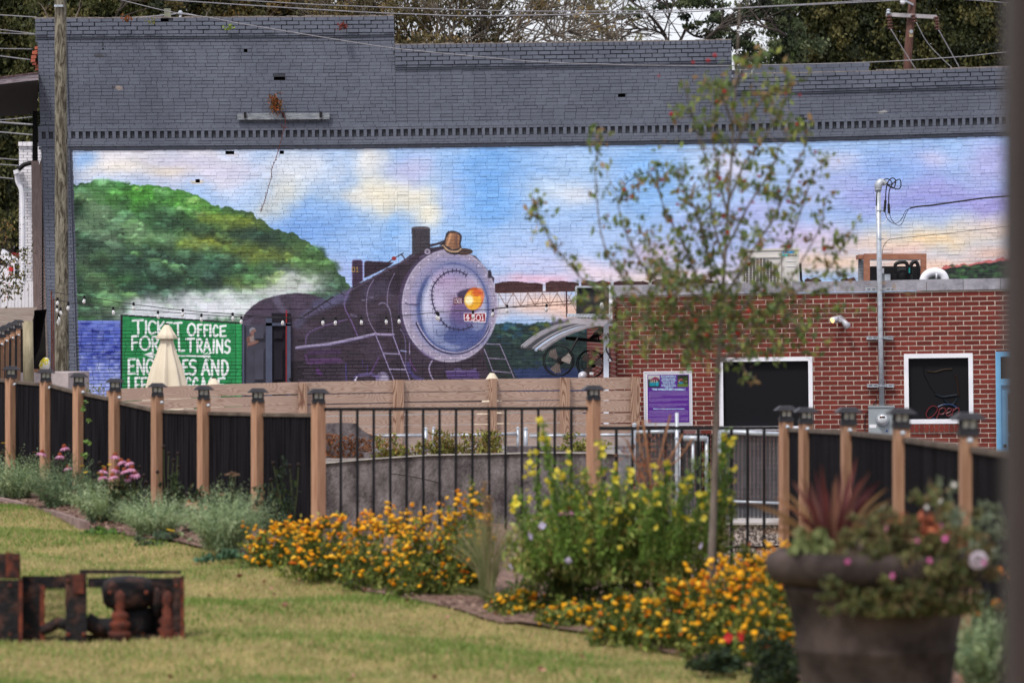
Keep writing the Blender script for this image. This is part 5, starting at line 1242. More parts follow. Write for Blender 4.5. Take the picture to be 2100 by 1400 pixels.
MB().hexa([P(1168, 662, 52.6), P(1236, 669, 52.6), P(1236, 669, 52.7), P(1168, 662, 52.7), P(1164, 651, 52.6), P(1254, 655, 52.6), P(1254, 655, 52.7), P(1164, 651, 52.7)]).build('fascia', mat('dull white fascia', (150, 144, 150), (176, 170, 176), rough=.7, scale=3), shd)
cbox(shd, 'white_post', 1238, 1248.5, 660, 900, 53.0, .08, mat('white post paint', (206, 214, 228), (216, 222, 232), rough=.5)); cbox(shd, 'post_bracket', 1247, 1255, 735, 741, 53.0, .1, M['white']); cbox(shd, 'wire_bundle', 1236, 1250, 690, 698, 52.92, .05, M['white'])
MB().tube(spline([P(1246, 683, 52.9), P(1252, 700, 52.9), P(1243, 715, 52.9), P(1256, 740, 52.9)], 5), .012, 5).build('loose_cable', M['cable'], shd)
aw = thing('arched_awning', P(1160, 690, 56), 'curved striped awning of grey polycarbonate between the mural and the shop', 'awning')
arc0 = [(1068, 715), (1085, 701), (1105, 688), (1130, 676), (1160, 668), (1200, 665)]; arc1 = [(1113, 722), (1130, 710), (1155, 695), (1185, 683), (1215, 674), (1235, 672)]
n = 15; pa = spline([P(x, y, 59) for x, y in arc0], 3); pb = spline([P(x, y, 56.5) for x, y in arc1], 3)
bands = [(0, .06, 'galv'), (.06, .1, 'black'), (.1, .18, 'galv'), (.18, .21, 'black'), (.21, .26, 'galv'), (.26, .54, 'black'), (.54, .6, 'galv'), (.6, .64, 'black'), (.64, .76, 'panel'), (.76, .8, 'black'), (.8, .88, 'galv'), (.88, .92, 'black'), (.92, 1.0, 'galv')]
M['awrib'] = mat('grey awning rib', (112, 106, 110), (140, 136, 142), rough=.5)
M['panel'] = mat('pale blue polycarbonate', (150, 166, 190), (166, 180, 200), rough=.35)
for (t0, t1, mm) in bands:
    m_ = MB(); z_ = .02 if mm == 'galv' else 0; mm = 'awrib' if mm == 'galv' else mm
    for i in range(len(pa) - 1):
        v = []
        for (i_, t_) in ((i, t0), (i, t1), (i + 1, t1), (i + 1, t0)): v.append(pa[i_].lerp(pb[i_], t_) + Vector((0, 0, z_)))
        m_.hexa([v[0], v[1], v[2], v[3]] + [q_ + Vector((0, 0, .03)) for q_ in v])
    m_.build('awning_rib' if mm != 'panel' else 'awning_panel', M[mm], aw)
for k in range(5):
    t_ = .5 + k * .12; MB().tube([pa[15].lerp(pb[15], t_) + Vector((.1, 0, -.02)), P(1214 + k * 3, 690, 57), P(1205 + k * 6, 700, 57)], .014, 5).build('support_arm', M['black'], aw)
MB().bar(P(1160, 693, 57), P(1240, 700, 57), .05).build('support_arm', M['black'], aw)
fnn = []
for (x, y, rx, D, lab) in [(1147, 739, 31, 56.0, 'larger black cage fan with pale blades hung below the arched awning'), (1213, 746, 28, 57.0, 'black cage fan half hidden in the shade beside the white post')]:
    fan = thing('cage_fan', P(x, y, D), lab, 'fan'); r_ = rx * D / F; c0 = P(x, y, D); ax = Vector((-.25, -1, 0)).normalized()
    xx_ = ax.orthogonal().normalized(); yy_ = ax.cross(xx_)
    cg = MB()
    for (rr_, o_) in ((1, .0), (1, .1), (.5, -.04), (.75, -.03)): cg.tube([c0 + ax * o_ + (xx_ * math.cos(t) + yy_ * math.sin(t)) * r_ * rr_ for t in np.linspace(0, 2 * math.pi, 28)[:-1]], .008 if rr_ == 1 else .003, 4, closed=True)
    for k in range(28):
        t = k / 28 * 2 * math.pi; d_ = xx_ * math.cos(t) + yy_ * math.sin(t); cg.tube([c0 + ax * .12 + d_ * r_ * .1, c0 + ax * .12 + d_ * r_ * .6, c0 + ax * .05 + d_ * r_], .0022, 3)
    cg.build('fan_cage', M['black'], fan)
    for k in range(3):
        t = k / 3 * 2 * math.pi + .5; pl = []
        for (rr_, dt, o_) in ((.12, -.35, 0), (.8, -.5, .03), (.88, 0, .0), (.8, .45, -.03), (.15, .4, 0)):
            pl.append(c0 + ax * (.02 + o_) + (xx_ * math.cos(t + dt) + yy_ * math.sin(t + dt)) * r_ * rr_)
        MB().prism(pl, ax * .004).build('fan_blade', mat('fan blade', (120, 108, 104), (140, 128, 122), rough=.5), fan)
    MB().lathe(c0 - ax * .14, [(.05, 0), (.06, .05), (.06, .12), (.03, .18)], 12, ax).build('motor', M['black'], fan)
    MB().tube([c0 - ax * .1, P(x + 24, y - 20, D + .1), P(x + 38, y - 46, D + .2)], .016, 6).build('fan_arm', M['black'], fan)
wl = thing('flood_lamp', P(1195, 762, 55), 'round white lamp housing just above the plank fence', 'lamp')
MB().lathe(P(1196, 771, 55), [(0, -.09), (.04, -.08), (.065, -.04), (.068, 0), (.03, .05)], 16, (.3, 1, 0)).build('lamp_bowl', M['alu'], wl, sm=True)
cbox(wl, 'lamp_label', 1209, 1217, 763, 768, 54.9, .02, M['white'])
# ================================================================== yard: plank fence, retaining wall, wire fences
def woodmat(name, c1, c2, sc=1.0):
    m, nt, b = newmat(name); N = nt.nodes; Lk = nt.links
    g = N.new('ShaderNodeNewGeometry'); oi = N.new('ShaderNodeObjectInfo')
    ad = N.new('ShaderNodeVectorMath'); ad.operation = 'ADD'
    cb = N.new('ShaderNodeCombineXYZ')
    ml = N.new('ShaderNodeMath'); ml.operation = 'MULTIPLY'; ml.inputs[1].default_value = 37; Lk.new(oi.outputs['Random'], ml.inputs[0])
    for i in range(3): Lk.new(ml.outputs[0], cb.inputs[i])
    Lk.new(g.outputs['Position'], ad.inputs[0]); Lk.new(cb.outputs[0], ad.inputs[1])
    mp = N.new('ShaderNodeMapping'); mp.inputs['Scale'].default_value = sc if isinstance(sc, tuple) else (.32, 3, 4.6); Lk.new(ad.outputs[0], mp.inputs[0])
    n0 = N.new('ShaderNodeTexNoise'); n0.inputs['Scale'].default_value = .9; n0.inputs['Detail'].default_value = 2; Lk.new(mp.outputs[0], n0.inputs['Vector'])
    m2 = N.new('ShaderNodeMath'); m2.operation = 'MULTIPLY'; m2.inputs[1].default_value = 34; Lk.new(n0.outputs['Fac'], m2.inputs[0])
    fr = N.new('ShaderNodeMath'); fr.operation = 'PINGPONG'; fr.inputs[1].default_value = .5; Lk.new(m2.outputs[0], fr.inputs[0])
    cr = N.new('ShaderNodeValToRGB'); cr.color_ramp.elements[0].position = .0; cr.color_ramp.elements[1].position = .3
    cr.color_ramp.elements[0].color = (*lin(c2), 1); cr.color_ramp.elements[1].color = (*lin(c1), 1); Lk.new(fr.outputs[0], cr.inputs[0])
    n3 = N.new('ShaderNodeTexNoise'); n3.inputs['Scale'].default_value = 3; n3.inputs['Detail'].default_value = 6; Lk.new(g.outputs['Position'], n3.inputs['Vector'])
    mr = N.new('ShaderNodeMapRange'); mr.inputs['To Min'].default_value = .78; mr.inputs['To Max'].default_value = 1.18; Lk.new(n3.outputs['Fac'], mr.inputs['Value'])
    vm = N.new('ShaderNodeVectorMath'); vm.operation = 'SCALE'; Lk.new(cr.outputs[0], vm.inputs[0]); Lk.new(mr.outputs[0], vm.inputs['Scale'])
    Lk.new(vm.outputs[0], b.inputs['Base Color']); b.inputs['Roughness'].default_value = .85
    bp = N.new('ShaderNodeBump'); bp.inputs['Strength'].default_value = .25; bp.inputs['Distance'].default_value = .01; Lk.new(fr.outputs[0], bp.inputs['Height']); Lk.new(bp.outputs[0], b.inputs['Normal'])
    return m
M['plank'] = woodmat('weathered pine plank', (174, 149, 134), (148, 120, 104))
M['plankp'] = woodmat('pine post', (164, 134, 114), (106, 70, 52), (5, 4, .5))
def DF(x): return float(np.interp(x, [218, 1310], [46.6, 48.8]))
def ftop(x): return float(np.interp(x, [218, 480, 700, 1300], [798, 786, 781, 773]))
pf = thing('plank_fence', P(760, 925, 47.5), 'long fence of weathered horizontal planks in front of the mural', 'fence')
posts = [(218, 224), (612, 630), (806, 828), (1003, 1019), (1148, 1169), (1294, 1312)]
bh = [26.0, 20.5, 24.0, 22.0, 20.0, 25.0]
edges = [224, 430, 612, 818, 1011, 1158, 1296]
for bi, (xa, xb) in enumerate(zip(edges[:-1], edges[1:])):
    off = 0
    for k, h in enumerate(bh):
        hh = h + R.uniform(-1, 1); sk = R.uniform(-.8, .8); Da, Db = DF(xa), DF(xb)
        b = MB(); ya = ftop(xa) + off + (R.uniform(-.8, .8) if k else 0); yb = ftop(xb) + off + sk * (k > 0)
        if k == 0: ya, yb = ftop(xa), ftop(xb)
        g = 1.7 + R.uniform(-.5, .5)
        b.hexa([P(xa + .3, ya + hh - g, Da), P(xb - .3, yb + hh - g, Db), P(xb - .3, yb + hh - g, Db + .035), P(xa + .3, ya + hh - g, Da + .035), P(xa + .3, ya, Da), P(xb - .3, yb, Db), P(xb - .3, yb, Db + .035), P(xa + .3, ya, Da + .035)])
        b.build('plank', M['plank'], pf); off += hh + .4
for (a, c) in posts:
    D = DF((a + c) / 2) - .08; b = MB(); t = ftop(a); b.hexa([P(a, 930, D), P(c, 930, D), P(c, 930, D + .08), P(a, 930, D + .08), P(a, t - (1 if a > 700 else -3), D), P(c, t - (1 if a > 700 else -3), D), P(c, t - (1 if a > 700 else -3), D + .08), P(a, t - (1 if a > 700 else -3), D + .08)])
    b.build('post', M['plankp'], pf)
# retaining wall, its far lip and a broken lump of concrete
rw = thing('retaining_wall', P(980, 1120, 44), 'long stained concrete retaining wall behind the black picket railing', 'wall')
wt_p = [(420, 952), (660, 948), (760, 939), (880, 931), (1000, 929), (1110, 926), (1240, 927), (1300, 930)]
M['lip'] = mat('pale concrete edge', (150, 144, 142), (184, 178, 174), rough=1, scale=9, detail=8)
for k, ((xa, ya), (xb, yb)) in enumerate(zip(wt_p[:-1], wt_p[1:])):
    b = MB(); b.hexa([P(xa, 1235, 44), P(xb, 1235, 44), P(xb, 1235, 44.3), P(xa, 1235, 44.3), P(xa, ya + 3, 44), P(xb, yb + 3, 44), P(xb, yb + 3, 44.3), P(xa, ya + 3, 44.3)]); b.build('wall_section', M['concrete'], rw)
    b = MB(); b.hexa([P(xa, ya + 3, 43.97), P(xb, yb + 3, 43.97), P(xb, yb + 3, 44.4), P(xa, ya + 3, 44.4), P(xa, ya, 43.97), P(xb, yb, 43.97), P(xb, yb, 44.4), P(xa, ya, 44.4)]); b.build('coping', M['lip'], rw)
b = MB(); b.tube([P(x, y, 44.0) for x, y in [(868, 934), (866, 980), (870, 1010), (867, 1060), (869, 1110)]], .008, 4); b.tube([P(x, y, 44.0) for x, y in [(800, 970), (850, 978), (880, 984), (900, 990)]], .004, 4); b.build('crack', M['void'], rw)
kb = thing('rear_kerb', P(900, 930, 44.7), 'weathered concrete kerb among the weeds on top of the retaining wall', 'kerb')
for (xa, xb, y0, y1) in [(745, 845, 927, 940), (1040, 1240, 915, 928)]: pbox(MB(), xa, xb, y0, y1 + 8, 44.75, .25).build('kerb_block', M['concrete'], kb)
lump = MB(); pts = [(640, 878), (668, 868), (700, 866), (732, 868), (742, 880), (750, 885), (762, 893), (768, 905), (752, 945), (640, 950)]
fr_ = [P(x + R.uniform(-2, 2), y, 45.0) for x, y in pts]; bk_ = [P(x - R.uniform(-3, 6), y + R.uniform(0, 3), 45.9) for x, y in pts]
lump.add(fr_ + bk_, [tuple(range(9, -1, -1)), tuple(range(10, 20))] + [(i, (i + 1) % 10, (i + 1) % 10 + 10, i + 10) for i in range(10)])
lo_ = lump.build('concrete_block', M['concrete'], loc=P(700, 945, 45.4)); tag(lo_, 'broken concrete block standing at the left end of the retaining wall', 'block')
# right hand low wall with exposed stones under the slatted fence
rw2 = thing('aggregate_wall', P(1500, 1180, 40), 'low wall of pebbly concrete under the black slatted fence', 'wall')
M['pebble'] = mat('exposed aggregate', (84, 74, 72), (188, 176, 170), rough=1, scale=30, detail=6, bump=.7, bscale=60, lo=.45, hi=.6)
pbox(MB(), 1290, 1700, 1076, 1400, 40, 1.4).build('wall_face', M['pebble'], rw2); pbox(MB(), 1290, 1700, 1071, 1075.6, 39.96, 1.42).build('coping', M['lip'], rw2)
pbox(MB(), 1462, 1496, 1062, 1072, 40.02, .3).build('coping', M['concrete'], rw2)
bb_ = MB(); bb_.tube([P(x, y, 39.99) for x, y in [(1480, 1123), (1520, 1120), (1560, 1121), (1610, 1118)]], .008, 4); bb_.build('crack', M['void'], rw2)
# galvanised wire fences
def chain(bm, x0, x1, y0, y1, D0, D1, cell=9.0, r=.0018, zig=True):
    x = x0
    def Q(px, py):
        t = (px - x0) / (x1 - x0); return P(px, py, D0 + (D1 - D0) * t)
    while x < x1 - cell / 2:
        for s_ in (0, 1):
            pts = []; y = y0 - (2.5 if zig else 0); k = s_
            while y < y1:
                pts.append(Q(min(x + (cell / 2 if k % 2 else 0) + (cell / 2 if s_ else 0) * (1 if False else 0), x1), y)); y += cell * .55; k += 1
            pts = [Vector((p.x, p.y + (.004 if s_ else 0), p.z)) for p in pts]
            if len(pts) > 1: bm.tube(pts, r, 3, cap=False)
        x += cell / 2
def rail(parent, pts, r, name='top_rail'): return MB().tube(pts, r, 8).build(name, M['galv'], parent, sm=True)
cf = thing('wire_fence', P(1000, 930, 45.5), 'low galvanised wire fence in front of the plank fence', 'fence')
Dg = 45.6
for (xa, ya, xb, yb) in [(765, 894, 866, 892.5), (892, 894, 1060, 888.5), (1085, 894, 1200, 892), (1200, 892, 1300, 891)]: rail(cf, [P(xa, ya, Dg), P(xb, yb, Dg)], .017)
for (x, y0, r_) in [(873, 880, .022), (889, 879, .017), (1062, 879, .019), (1078, 880, .028), (1301, 871, .026)]:
    MB().tube([P(x, 935, Dg + .03), P(x, y0, Dg + .03)], r_, 10).build('post', M['galv'], cf, sm=True)
    MB().lathe(P(x, y0, Dg + .03), [(r_ * 1.15, 0), (r_ * 1.1, .012), (0, .03)], 10).build('post_cap', M['galv'], cf)
m_ = MB(); chain(m_, 765, 866, 890, 935, Dg, Dg); chain(m_, 892, 1060, 890, 935, Dg, Dg); chain(m_, 1085, 1298, 890, 935, Dg, Dg); m_.build('wire_mesh', M['galv'], cf, kind='stuff')
cf2 = thing('wire_fence_return', P(1280, 990, 42), 'narrow panel of bare wire mesh at the right end of the retaining wall', 'fence')
m_ = MB(); chain(m_, 1268, 1300, 900, 1000, 43, 42.6, 11, .003); m_.build('wire_mesh', M['galv'], cf2, kind='stuff')
MB().tube([P(1299, 985, 42.4), P(1299, 878, 42.4)], .03, 10).build('post', M['galv'], cf2, sm=True)
sf = thing('slatted_wire_fence', P(1450, 1072, 41), 'wire fence filled with black vertical slats in front of the brick shop', 'fence')
M['wired'] = mat('dull mesh wire', (140, 140, 144), (170, 170, 174), rough=.5)
M['slat'] = mat('black plastic slat', (12, 12, 14), (20, 19, 22), rough=.7, spec=.15, scale=2)
slm = {}
x = 1304.0
while x < 1620:
    if not (1458 < x < 1466):
        top = 888 + (x - 1304) * .006; bot = 1071 if x > 1440 else 1062
        o = MB(); w = 7.0
        o.add([P(x, bot, 41.02), P(x + w, bot, 41.0), P(x + w, top, 41.0), P(x, top, 41.02)], [(0, 1, 2, 3)]); o.add([P(x, bot, 41.03), P(x + w, bot, 41.01), P(x + w, top, 41.01), P(x, top, 41.03)], [(3, 2, 1, 0)])
        o.build('slat', M['slat'], sf)
    x += 8.1
m_ = MB(); chain(m_, 1302, 1440, 884, 1064, 40.95, 40.95, 8.5, .0014); chain(m_, 1466, 1622, 886, 1070, 40.95, 40.95, 8.5, .0014); m_.build('wire_mesh', M['wired'], sf, kind='stuff')
rail(sf, [P(1466, 884, 40.92), P(1622, 891, 40.92)], .026); rail(sf, [P(1304, 886, 40.92), P(1400, 884, 40.92)], .02); rail(sf, [P(1480, 1027, 40.92), P(1622, 1032, 40.92)], .015, 'lower_rail'); rail(sf, [P(1304, 1018, 40.92), P(1360, 1018, 40.92)], .013, 'lower_rail')
for (x, y0, y1, r_) in [(1388, 846, 1066, .02), (1449, 895, 1010, .02), (1421, 905, 990, .016), (1473, 884, 1064, .034), (1395, 900, 1066, .014)]:
    MB().tube([P(x, y1, 40.88), P(x, y0, 40.88)], r_, 10).build('post', M['galv'], sf, sm=True)
rail(sf, [P(1400, 898, 40.86), P(1449, 899, 40.86)], .03, 'gate_rail')
for (x, y) in [(1388, 900), (1449, 970), (1388, 975)]: MB().lathe(P(x, y, 40.88), [(.027, 0), (.027, .02)], 10).build('rail_clamp', M['galv'], sf)
# ================================================================== parasols, rusty poles, strings of bulbs
def parasol(x, top, bot, hw, D, label, ntop=None):
    t = thing('closed_parasol', P(x, bot + 60, D), label, 'umbrella', 'closed parasols behind the plank fence'); c = P(x, 0, D)
    M_ = M['canvas']; k_ = D / F; n = 48
    def skirt(name, prof):
        v = []; f = []
        for (y, r_, am) in prof:
            for i in range(n):
                a = 2 * math.pi * i / n; rr_ = r_ * k_ * (1 + am * (2.6 * abs(math.cos(4 * a + .4)) - 1.3) + am * .5 * math.cos(16 * a + 1))
                v.append(Vector((c.x + rr_ * math.cos(a), D + rr_ * math.sin(a), P(0, y + (am * 4 if am > .1 else 0) * math.cos(8 * a + .5), D).z)))
        for j in range(len(prof) - 1):
            for i in range(n): f.append((j * n + i, j * n + (i + 1) % n, (j + 1) * n + (i + 1) % n, (j + 1) * n + i))
        return MB().add(v, f).build(name, M_, t, sm=True)
    H = bot - top
    skirt('canopy', [(top + 26, hw * .30, .05), (top + 40, hw * .34, .1), (top + 60, hw * .47, .13), (top + 90, hw * .72, .15), (bot, hw * 1.0, .15), (bot + 40, hw * 1.25, .14)])
    skirt('vent_cap', [(top, 3.0, 0), (top + 6, hw * .2, .02), (top + 20, hw * .42, .05), (top + 30, hw * .56, .08), (top + 31, hw * .53, .08)])
    MB().lathe(P(x, top + 2, D), [(.03, -.01), (.035, .0), (.03, .02), (0, .028)], 12).build('finial', M['black'], t)
    MB().tube([P(x, bot + 95, D), P(x, top + 20, D)], .024, 8).build('pole', M['darkbark'], t)
M['canvas'] = mat('beige canvas', (206, 194, 172), (222, 210, 188), rough=.9, scale=2, bump=.15, bscale=40)
parasol(342, 664, 800, 38, 60, 'large closed beige parasol hanging in front of the green notice')
parasol(438, 774, 912, 38, 62, 'closed beige parasol whose tip just clears the fence right of the big one')
parasol(1009, 763, 900, 38, 62, 'closed pale parasol tip showing over the fence under the train')
rp = thing('rusty_pole', P(108, 800, 62), 'pair of thin rusty steel poles beside the timber utility pole', 'pole')
M['rust'] = mat('dark rust', (74, 44, 38), (110, 66, 54), rough=.95, scale=12)
MB().tube([P(107, 860, 62), P(105.5, 597, 62)], .013, 8).build('pole_tube', M['rust'], rp); MB().tube([P(111.5, 860, 61.95), P(109.5, 612, 61.95)], .013, 8).build('pole_tube', M['rust'], rp)
M['bulb'] = newmat('clear bulb glass')[0]; bb = M['bulb'].node_tree.nodes['Principled BSDF']; bb.inputs['Base Color'].default_value = (.85, .83, .8, 1); bb.inputs['Roughness'].default_value = .08; bb.inputs['Transmission Weight'].default_value = .55; bb.inputs['Specular IOR Level'].default_value = .6
DL = 62.0
bulb_me = MB().lathe((0, 0, 0), [(.012, .0), (.02, -.012), (.03, -.045), (.028, -.07), (.016, -.088), (0, -.092)], 10).mesh('bulb', M['bulb'], sm=True)
sock_me = MB().lathe((0, 0, 0), [(.008, .05), (.019, .045), (.02, .0), (.015, -.004)], 8).mesh('socket', M['black'])
def lights(label, wire, bulbs, D=DL):
    s = thing('string_lights', P(wire[0][0], wire[0][1], D), label, 'string lights', 'festoon strings across the yard')
    MB().tube(spline([P(x, y, D) for x, y in wire], 8), .006, 5).build('cable', M['cable'], s, sm=True)
    for (x, y) in bulbs:
        w_ = float(np.interp(x, [p[0] for p in wire], [p[1] for p in wire])); yy_ = max(w_, y - 12)
        so = inst('socket', sock_me, s, P(x, y - 6, D)); inst('bulb', bulb_me, so, P(x, y - 5, D), (.86, .86, .86), rot=(R.uniform(-.1, .1), R.uniform(-.15, .15), 0))
w_up = [(106, 598), (150, 606), (205, 613), (275, 624), (375, 636), (478, 644), (560, 650), (620, 651)]
w_lo = [(110, 614), (140, 619), (232, 631), (323, 638), (413, 645), (495, 650), (580, 652), (690, 652), (760, 650), (830, 647), (900, 640), (1010, 634), (1060, 628), (1120, 621), (1180, 616), (1235, 611)]
lights('upper string of clear bulbs running from the rusty poles over the green notice', w_up, [(173, 618), (274, 632), (375, 645), (477, 653)])
lights('long lower string of clear bulbs crossing the yard to the shop', w_lo, [(140, 632), (232, 641), (324, 649), (413, 655), (495, 660), (580, 662), (662, 662), (688, 662), (741, 661), (792, 660), (818, 659), (896, 651), (899, 653), (970, 649), (1011, 645), (1040, 637), (1121, 635)])
lights('short tangle of clear bulbs hanging beside the top of the rusty poles', [(110, 614), (117, 618), (119, 640), (121, 655)], [(118, 622), (117, 637), (124, 642), (121, 655), (119, 661)])
wb = thing('wall_bulb', P(1234, 624, 52.9), 'single clear bulb against the black lean-to panel', 'bulb'); inst('bulb', bulb_me, wb, P(1234, 620, 53.0)); inst('socket', sock_me, wb, P(1234, 618, 53.0)); MB().tube([P(1234, 613, 53.0), P(1215, 609, 53.0), P(1190, 613, 53.2)], .006, 5).build('cable', M['cable'], wb)
# ================================================================== poles and overhead wires
up = thing('utility_pole', P(126, 830, 72), 'tall weathered timber utility pole in front of the grey wall corner', 'utility pole')
M['polew'] = mat('weathered pole timber', (66, 60, 50), (134, 128, 112), rough=1, scale=6, detail=9, stretch=(2.2, 2.2, .5), bump=1, bscale=18, dist=1.2, lo=.4, hi=.6)
b = MB(); pts = [P(127.5 - (830 - y) * .0042 + R.uniform(-.3, .3), y, 72) for y in range(850, -420, -40)]
b.tube(pts, [.135 - .0012 * i for i in range(len(pts))], 18).build('pole_shaft', M['polew'], up, sm=True)
pbox(MB(), 111, 129, 10, 14.5, 71.8, .08).build('pole_strap', M['galv'], up); MB().lathe(P(115, 13, 71.75), [(.02, 0), (.02, .03)], 8, (0, -1, 0)).build('bolt', M['galv'], up)
up2 = thing('distribution_pole', P(1856, 230, 112), 'brown utility pole with crossarm and insulators behind the right parapet', 'utility pole')
MB().tube([P(1852, 420, 112), P(1862, 110, 112), P(1876, -60, 112)], [.13, .12, .1], 12).build('pole_shaft', mat('brown pole timber', (74, 50, 44), (104, 74, 64), rough=.9, scale=6, stretch=(2, 2, .4), bump=.4), up2, sm=True)
ca = MB().bar(P(1817, 30, 111.8), P(1921, 35.5, 111.8), .09, .11).build('crossarm', mat('grey crossarm', (150, 146, 148), (176, 172, 174), rough=.8), up2)
M['porc'] = mat('brown porcelain', (70, 34, 28), (92, 50, 40), rough=.25, spec=.5)
for (x0, y0, x1, y1) in [(1823, 32, 1826, 60), (1920, 34, 1923, 62), (1872, 30, 1876, 44)]:
    a, b_ = P(x0, y0, 111.7), P(x1, y1, 111.7); d = (b_ - a); L = d.length; d.normalize(); pf_ = []
    k = 0.0
    while k < L: pf_ += [(.03, k), (.085, k + .025), (.09, k + .04), (.03, k + .055)]; k += .085
    MB().lathe(a, pf_, 12, d).build('insulator', M['porc'], up2, sm=True)
MB().lathe(P(1822, 26, 111.7), [(.02, -.06), (.07, -.02), (.05, .03), (.07, .06), (.03, .1)], 10).build('insulator', M['galv'], up2)
MB().lathe(P(1852, 3, 111.6), [(.02, -.1), (.08, -.05), (.08, 0), (.05, .06)], 10, (.6, -.2, .6)).build('insulator', M['white'], up2); MB().bar(P(1858, 3, 111.7), P(1872, 10, 111.9), .05).build('bracket', M['galv'], up2)
MB().lathe(P(1868.5, 65, 111.72), [(0, .0), (.055, 0), (.055, .02)], 12, (0, -1, 0)).build('pole_tag', M['meterbox'], up2); pbox(MB(), 1865, 1872, 69, 76, 111.75, .02).build('pole_tag', mat('tan tag', (176, 156, 120)), up2)
def wire(label, pts, D, r=.012, m_='wire', D1=None):
    n = len(pts); w = [P(x, y, D + ((D1 or D) - D) * i / (n - 1)) for i, (x, y) in enumerate(pts)]
    o = MB().tube(spline(w, 6), r, 5).build('overhead_wire', M[m_], loc=w[0], sm=True); tag(o, label, 'wire', 'overhead wires'); return o
M['wire'] = mat('aluminium wire', (126, 124, 128), (146, 144, 148), rough=.5)
wire('upper of two long wires crossing the sky above the roofline', [(200, -14), (477, 0), (700, 12), (1066, 23), (1400, 21), (1667, 8), (1860, -4)], 88, .011)
wire('lower of two long wires crossing the sky above the roofline', [(200, -12), (340, 0), (700, 23), (866, 30), (1000, 33), (1400, 25), (1500, 18), (1667, 10), (1860, 0)], 88, .013)
wire('sagging grey wire running down across the front of the grey brick wall', [(210, -10), (247, 0), (350, 25), (433, 37), (500, 50), (700, 83), (813, 100), (966, 115), (1100, 127), (1266, 133), (1400, 135), (1500, 135), (1783, 128), (1966, 117), (2066, 107), (2250, 92)], 73.6, .009)
wire('wire running off to the top right from the brown pole', [(1876, -6), (2000, 1), (2066, 6), (2200, 12)], 100, .012)
wire('short wire on insulators lying along the left parapet', [(135, 40), (220, 38), (300, 35), (340, 31), (352, 30), (378, 28), (420, 37)], 76.0, .014)
for i, (p, th, lb) in enumerate([([(-40, 28), (0, 31), (76, 36)], .012, 'topmost wire left of the grey building'), ([(-40, 56), (0, 61), (74, 70)], .011, 'second wire down left of the grey building'), ([(-40, 66), (0, 68), (74, 71)], .009, 'wire just under the second one left of the grey building'), ([(-40, 99), (0, 100), (66, 101)], .010, 'level wire above the wooden canopy'), ([(-40, 109), (0, 115), (62, 123)], .013, 'sloping wire above the wooden canopy'),
     ([(-40, 240), (0, 246), (66, 240)], .010, 'thin wire right under the canopy'), ([(-40, 247), (0, 251), (68, 256)], .022, 'thick cable under the canopy'), ([(-40, 268), (0, 271), (68, 277)], .016, 'double cable lower under the canopy'), ([(-40, 323), (0, 325), (38, 328)], .012, 'wire reaching the white chimney'), ([(-40, 332), (0, 337), (40, 340)], .012, 'lower wire reaching the white chimney'), ([(-40, 360), (0, 364), (28, 367)], .014, 'wire that meets the white downpipe')]):
    wire(lb, p, 92 - i * .2, th)
for (p, lb) in [([(1827, 60), (1850, 98), (1878, 142)], 'left pale guy wire dropping from the crossarm'), ([(1925, 62), (1945, 98), (1969, 142)], 'right pale guy wire dropping from the crossarm'), ([(1879, 46), (1905, 92), (1958, 145)], 'middle thin line dropping from the brown pole')]: wire(lb, p, 111.5, .014 if 'pale' in lb else .009, 'wire' if 'pale' in lb else 'wired')
wire('twisted black service cable coming in to the weatherhead', [(1866, 427), (1880, 424), (1910, 421), (1940, 417), (1975, 412), (2020, 406), (2066, 402), (2140, 394)], 53.8, .012, 'cable')
wire('thin dark cable looping from the service pipe to the right', [(1809, 520), (1812, 505), (1820, 494), (1836, 489), (1900, 483), (2000, 472), (2066, 464), (2140, 455)], 53.8, .004, 'cable')
# items fixed on the parapet
pbk = thing('parapet_stub_post', W1(352, 38, -.2), 'short timber stub with insulator standing on the left parapet', 'post')
MB().hexa([W1(344, 40, -.1), W1(358, 40, -.1), W1(358, 40, -.25), W1(344, 40, -.25), W1(344, 19, -.1), W1(358, 19, -.1), W1(358, 19, -.25), W1(344, 19, -.25)]).build('stub', mat('greenish timber', (110, 112, 100), (132, 134, 118), rough=1), pbk)
MB().lathe(W1(377, 37, -.15), [(.03, 0), (.02, .04), (.05, .06), (.05, .09), (.02, .13)], 10).build('insulator', M['galv'], pbk)
cap_ = MB(); cap_.hexa([W1(333, 46, .0), W1(353, 46, .0), W1(353, 46, -.05), W1(333, 46, -.05), W1(333, 40, .0), W1(353, 40, .0), W1(353, 40, -.05), W1(333, 40, -.05)]); cap_.build('brick_gap', M['darkbark'], pbk)
for k, (pp, lb) in enumerate([([(98, 38), (92, 22), (84, 10), (77, 5)], 'bare twig growing left of the timber pole on the parapet'), ([(155, 36), (162, 20), (164, 6), (166, -6)], 'bare twig growing right of the timber pole on the parapet'), ([(422, 38), (424, 30), (425, 24)], 'tiny bare sprig on the parapet right of the insulator')]):
    t = MB(); t.tube([P(x, y, 75.3) for x, y in pp], [.02, .014, .01, .006][:len(pp)], 5); t.tube([P(*pp[1], 75.3), P(pp[1][0] + 8, pp[1][1] - 12, 75.3)], .007, 4); tag(t.build('bare_twig', M['bark'], loc=P(*pp[0], 75.3)), lb, 'twig')
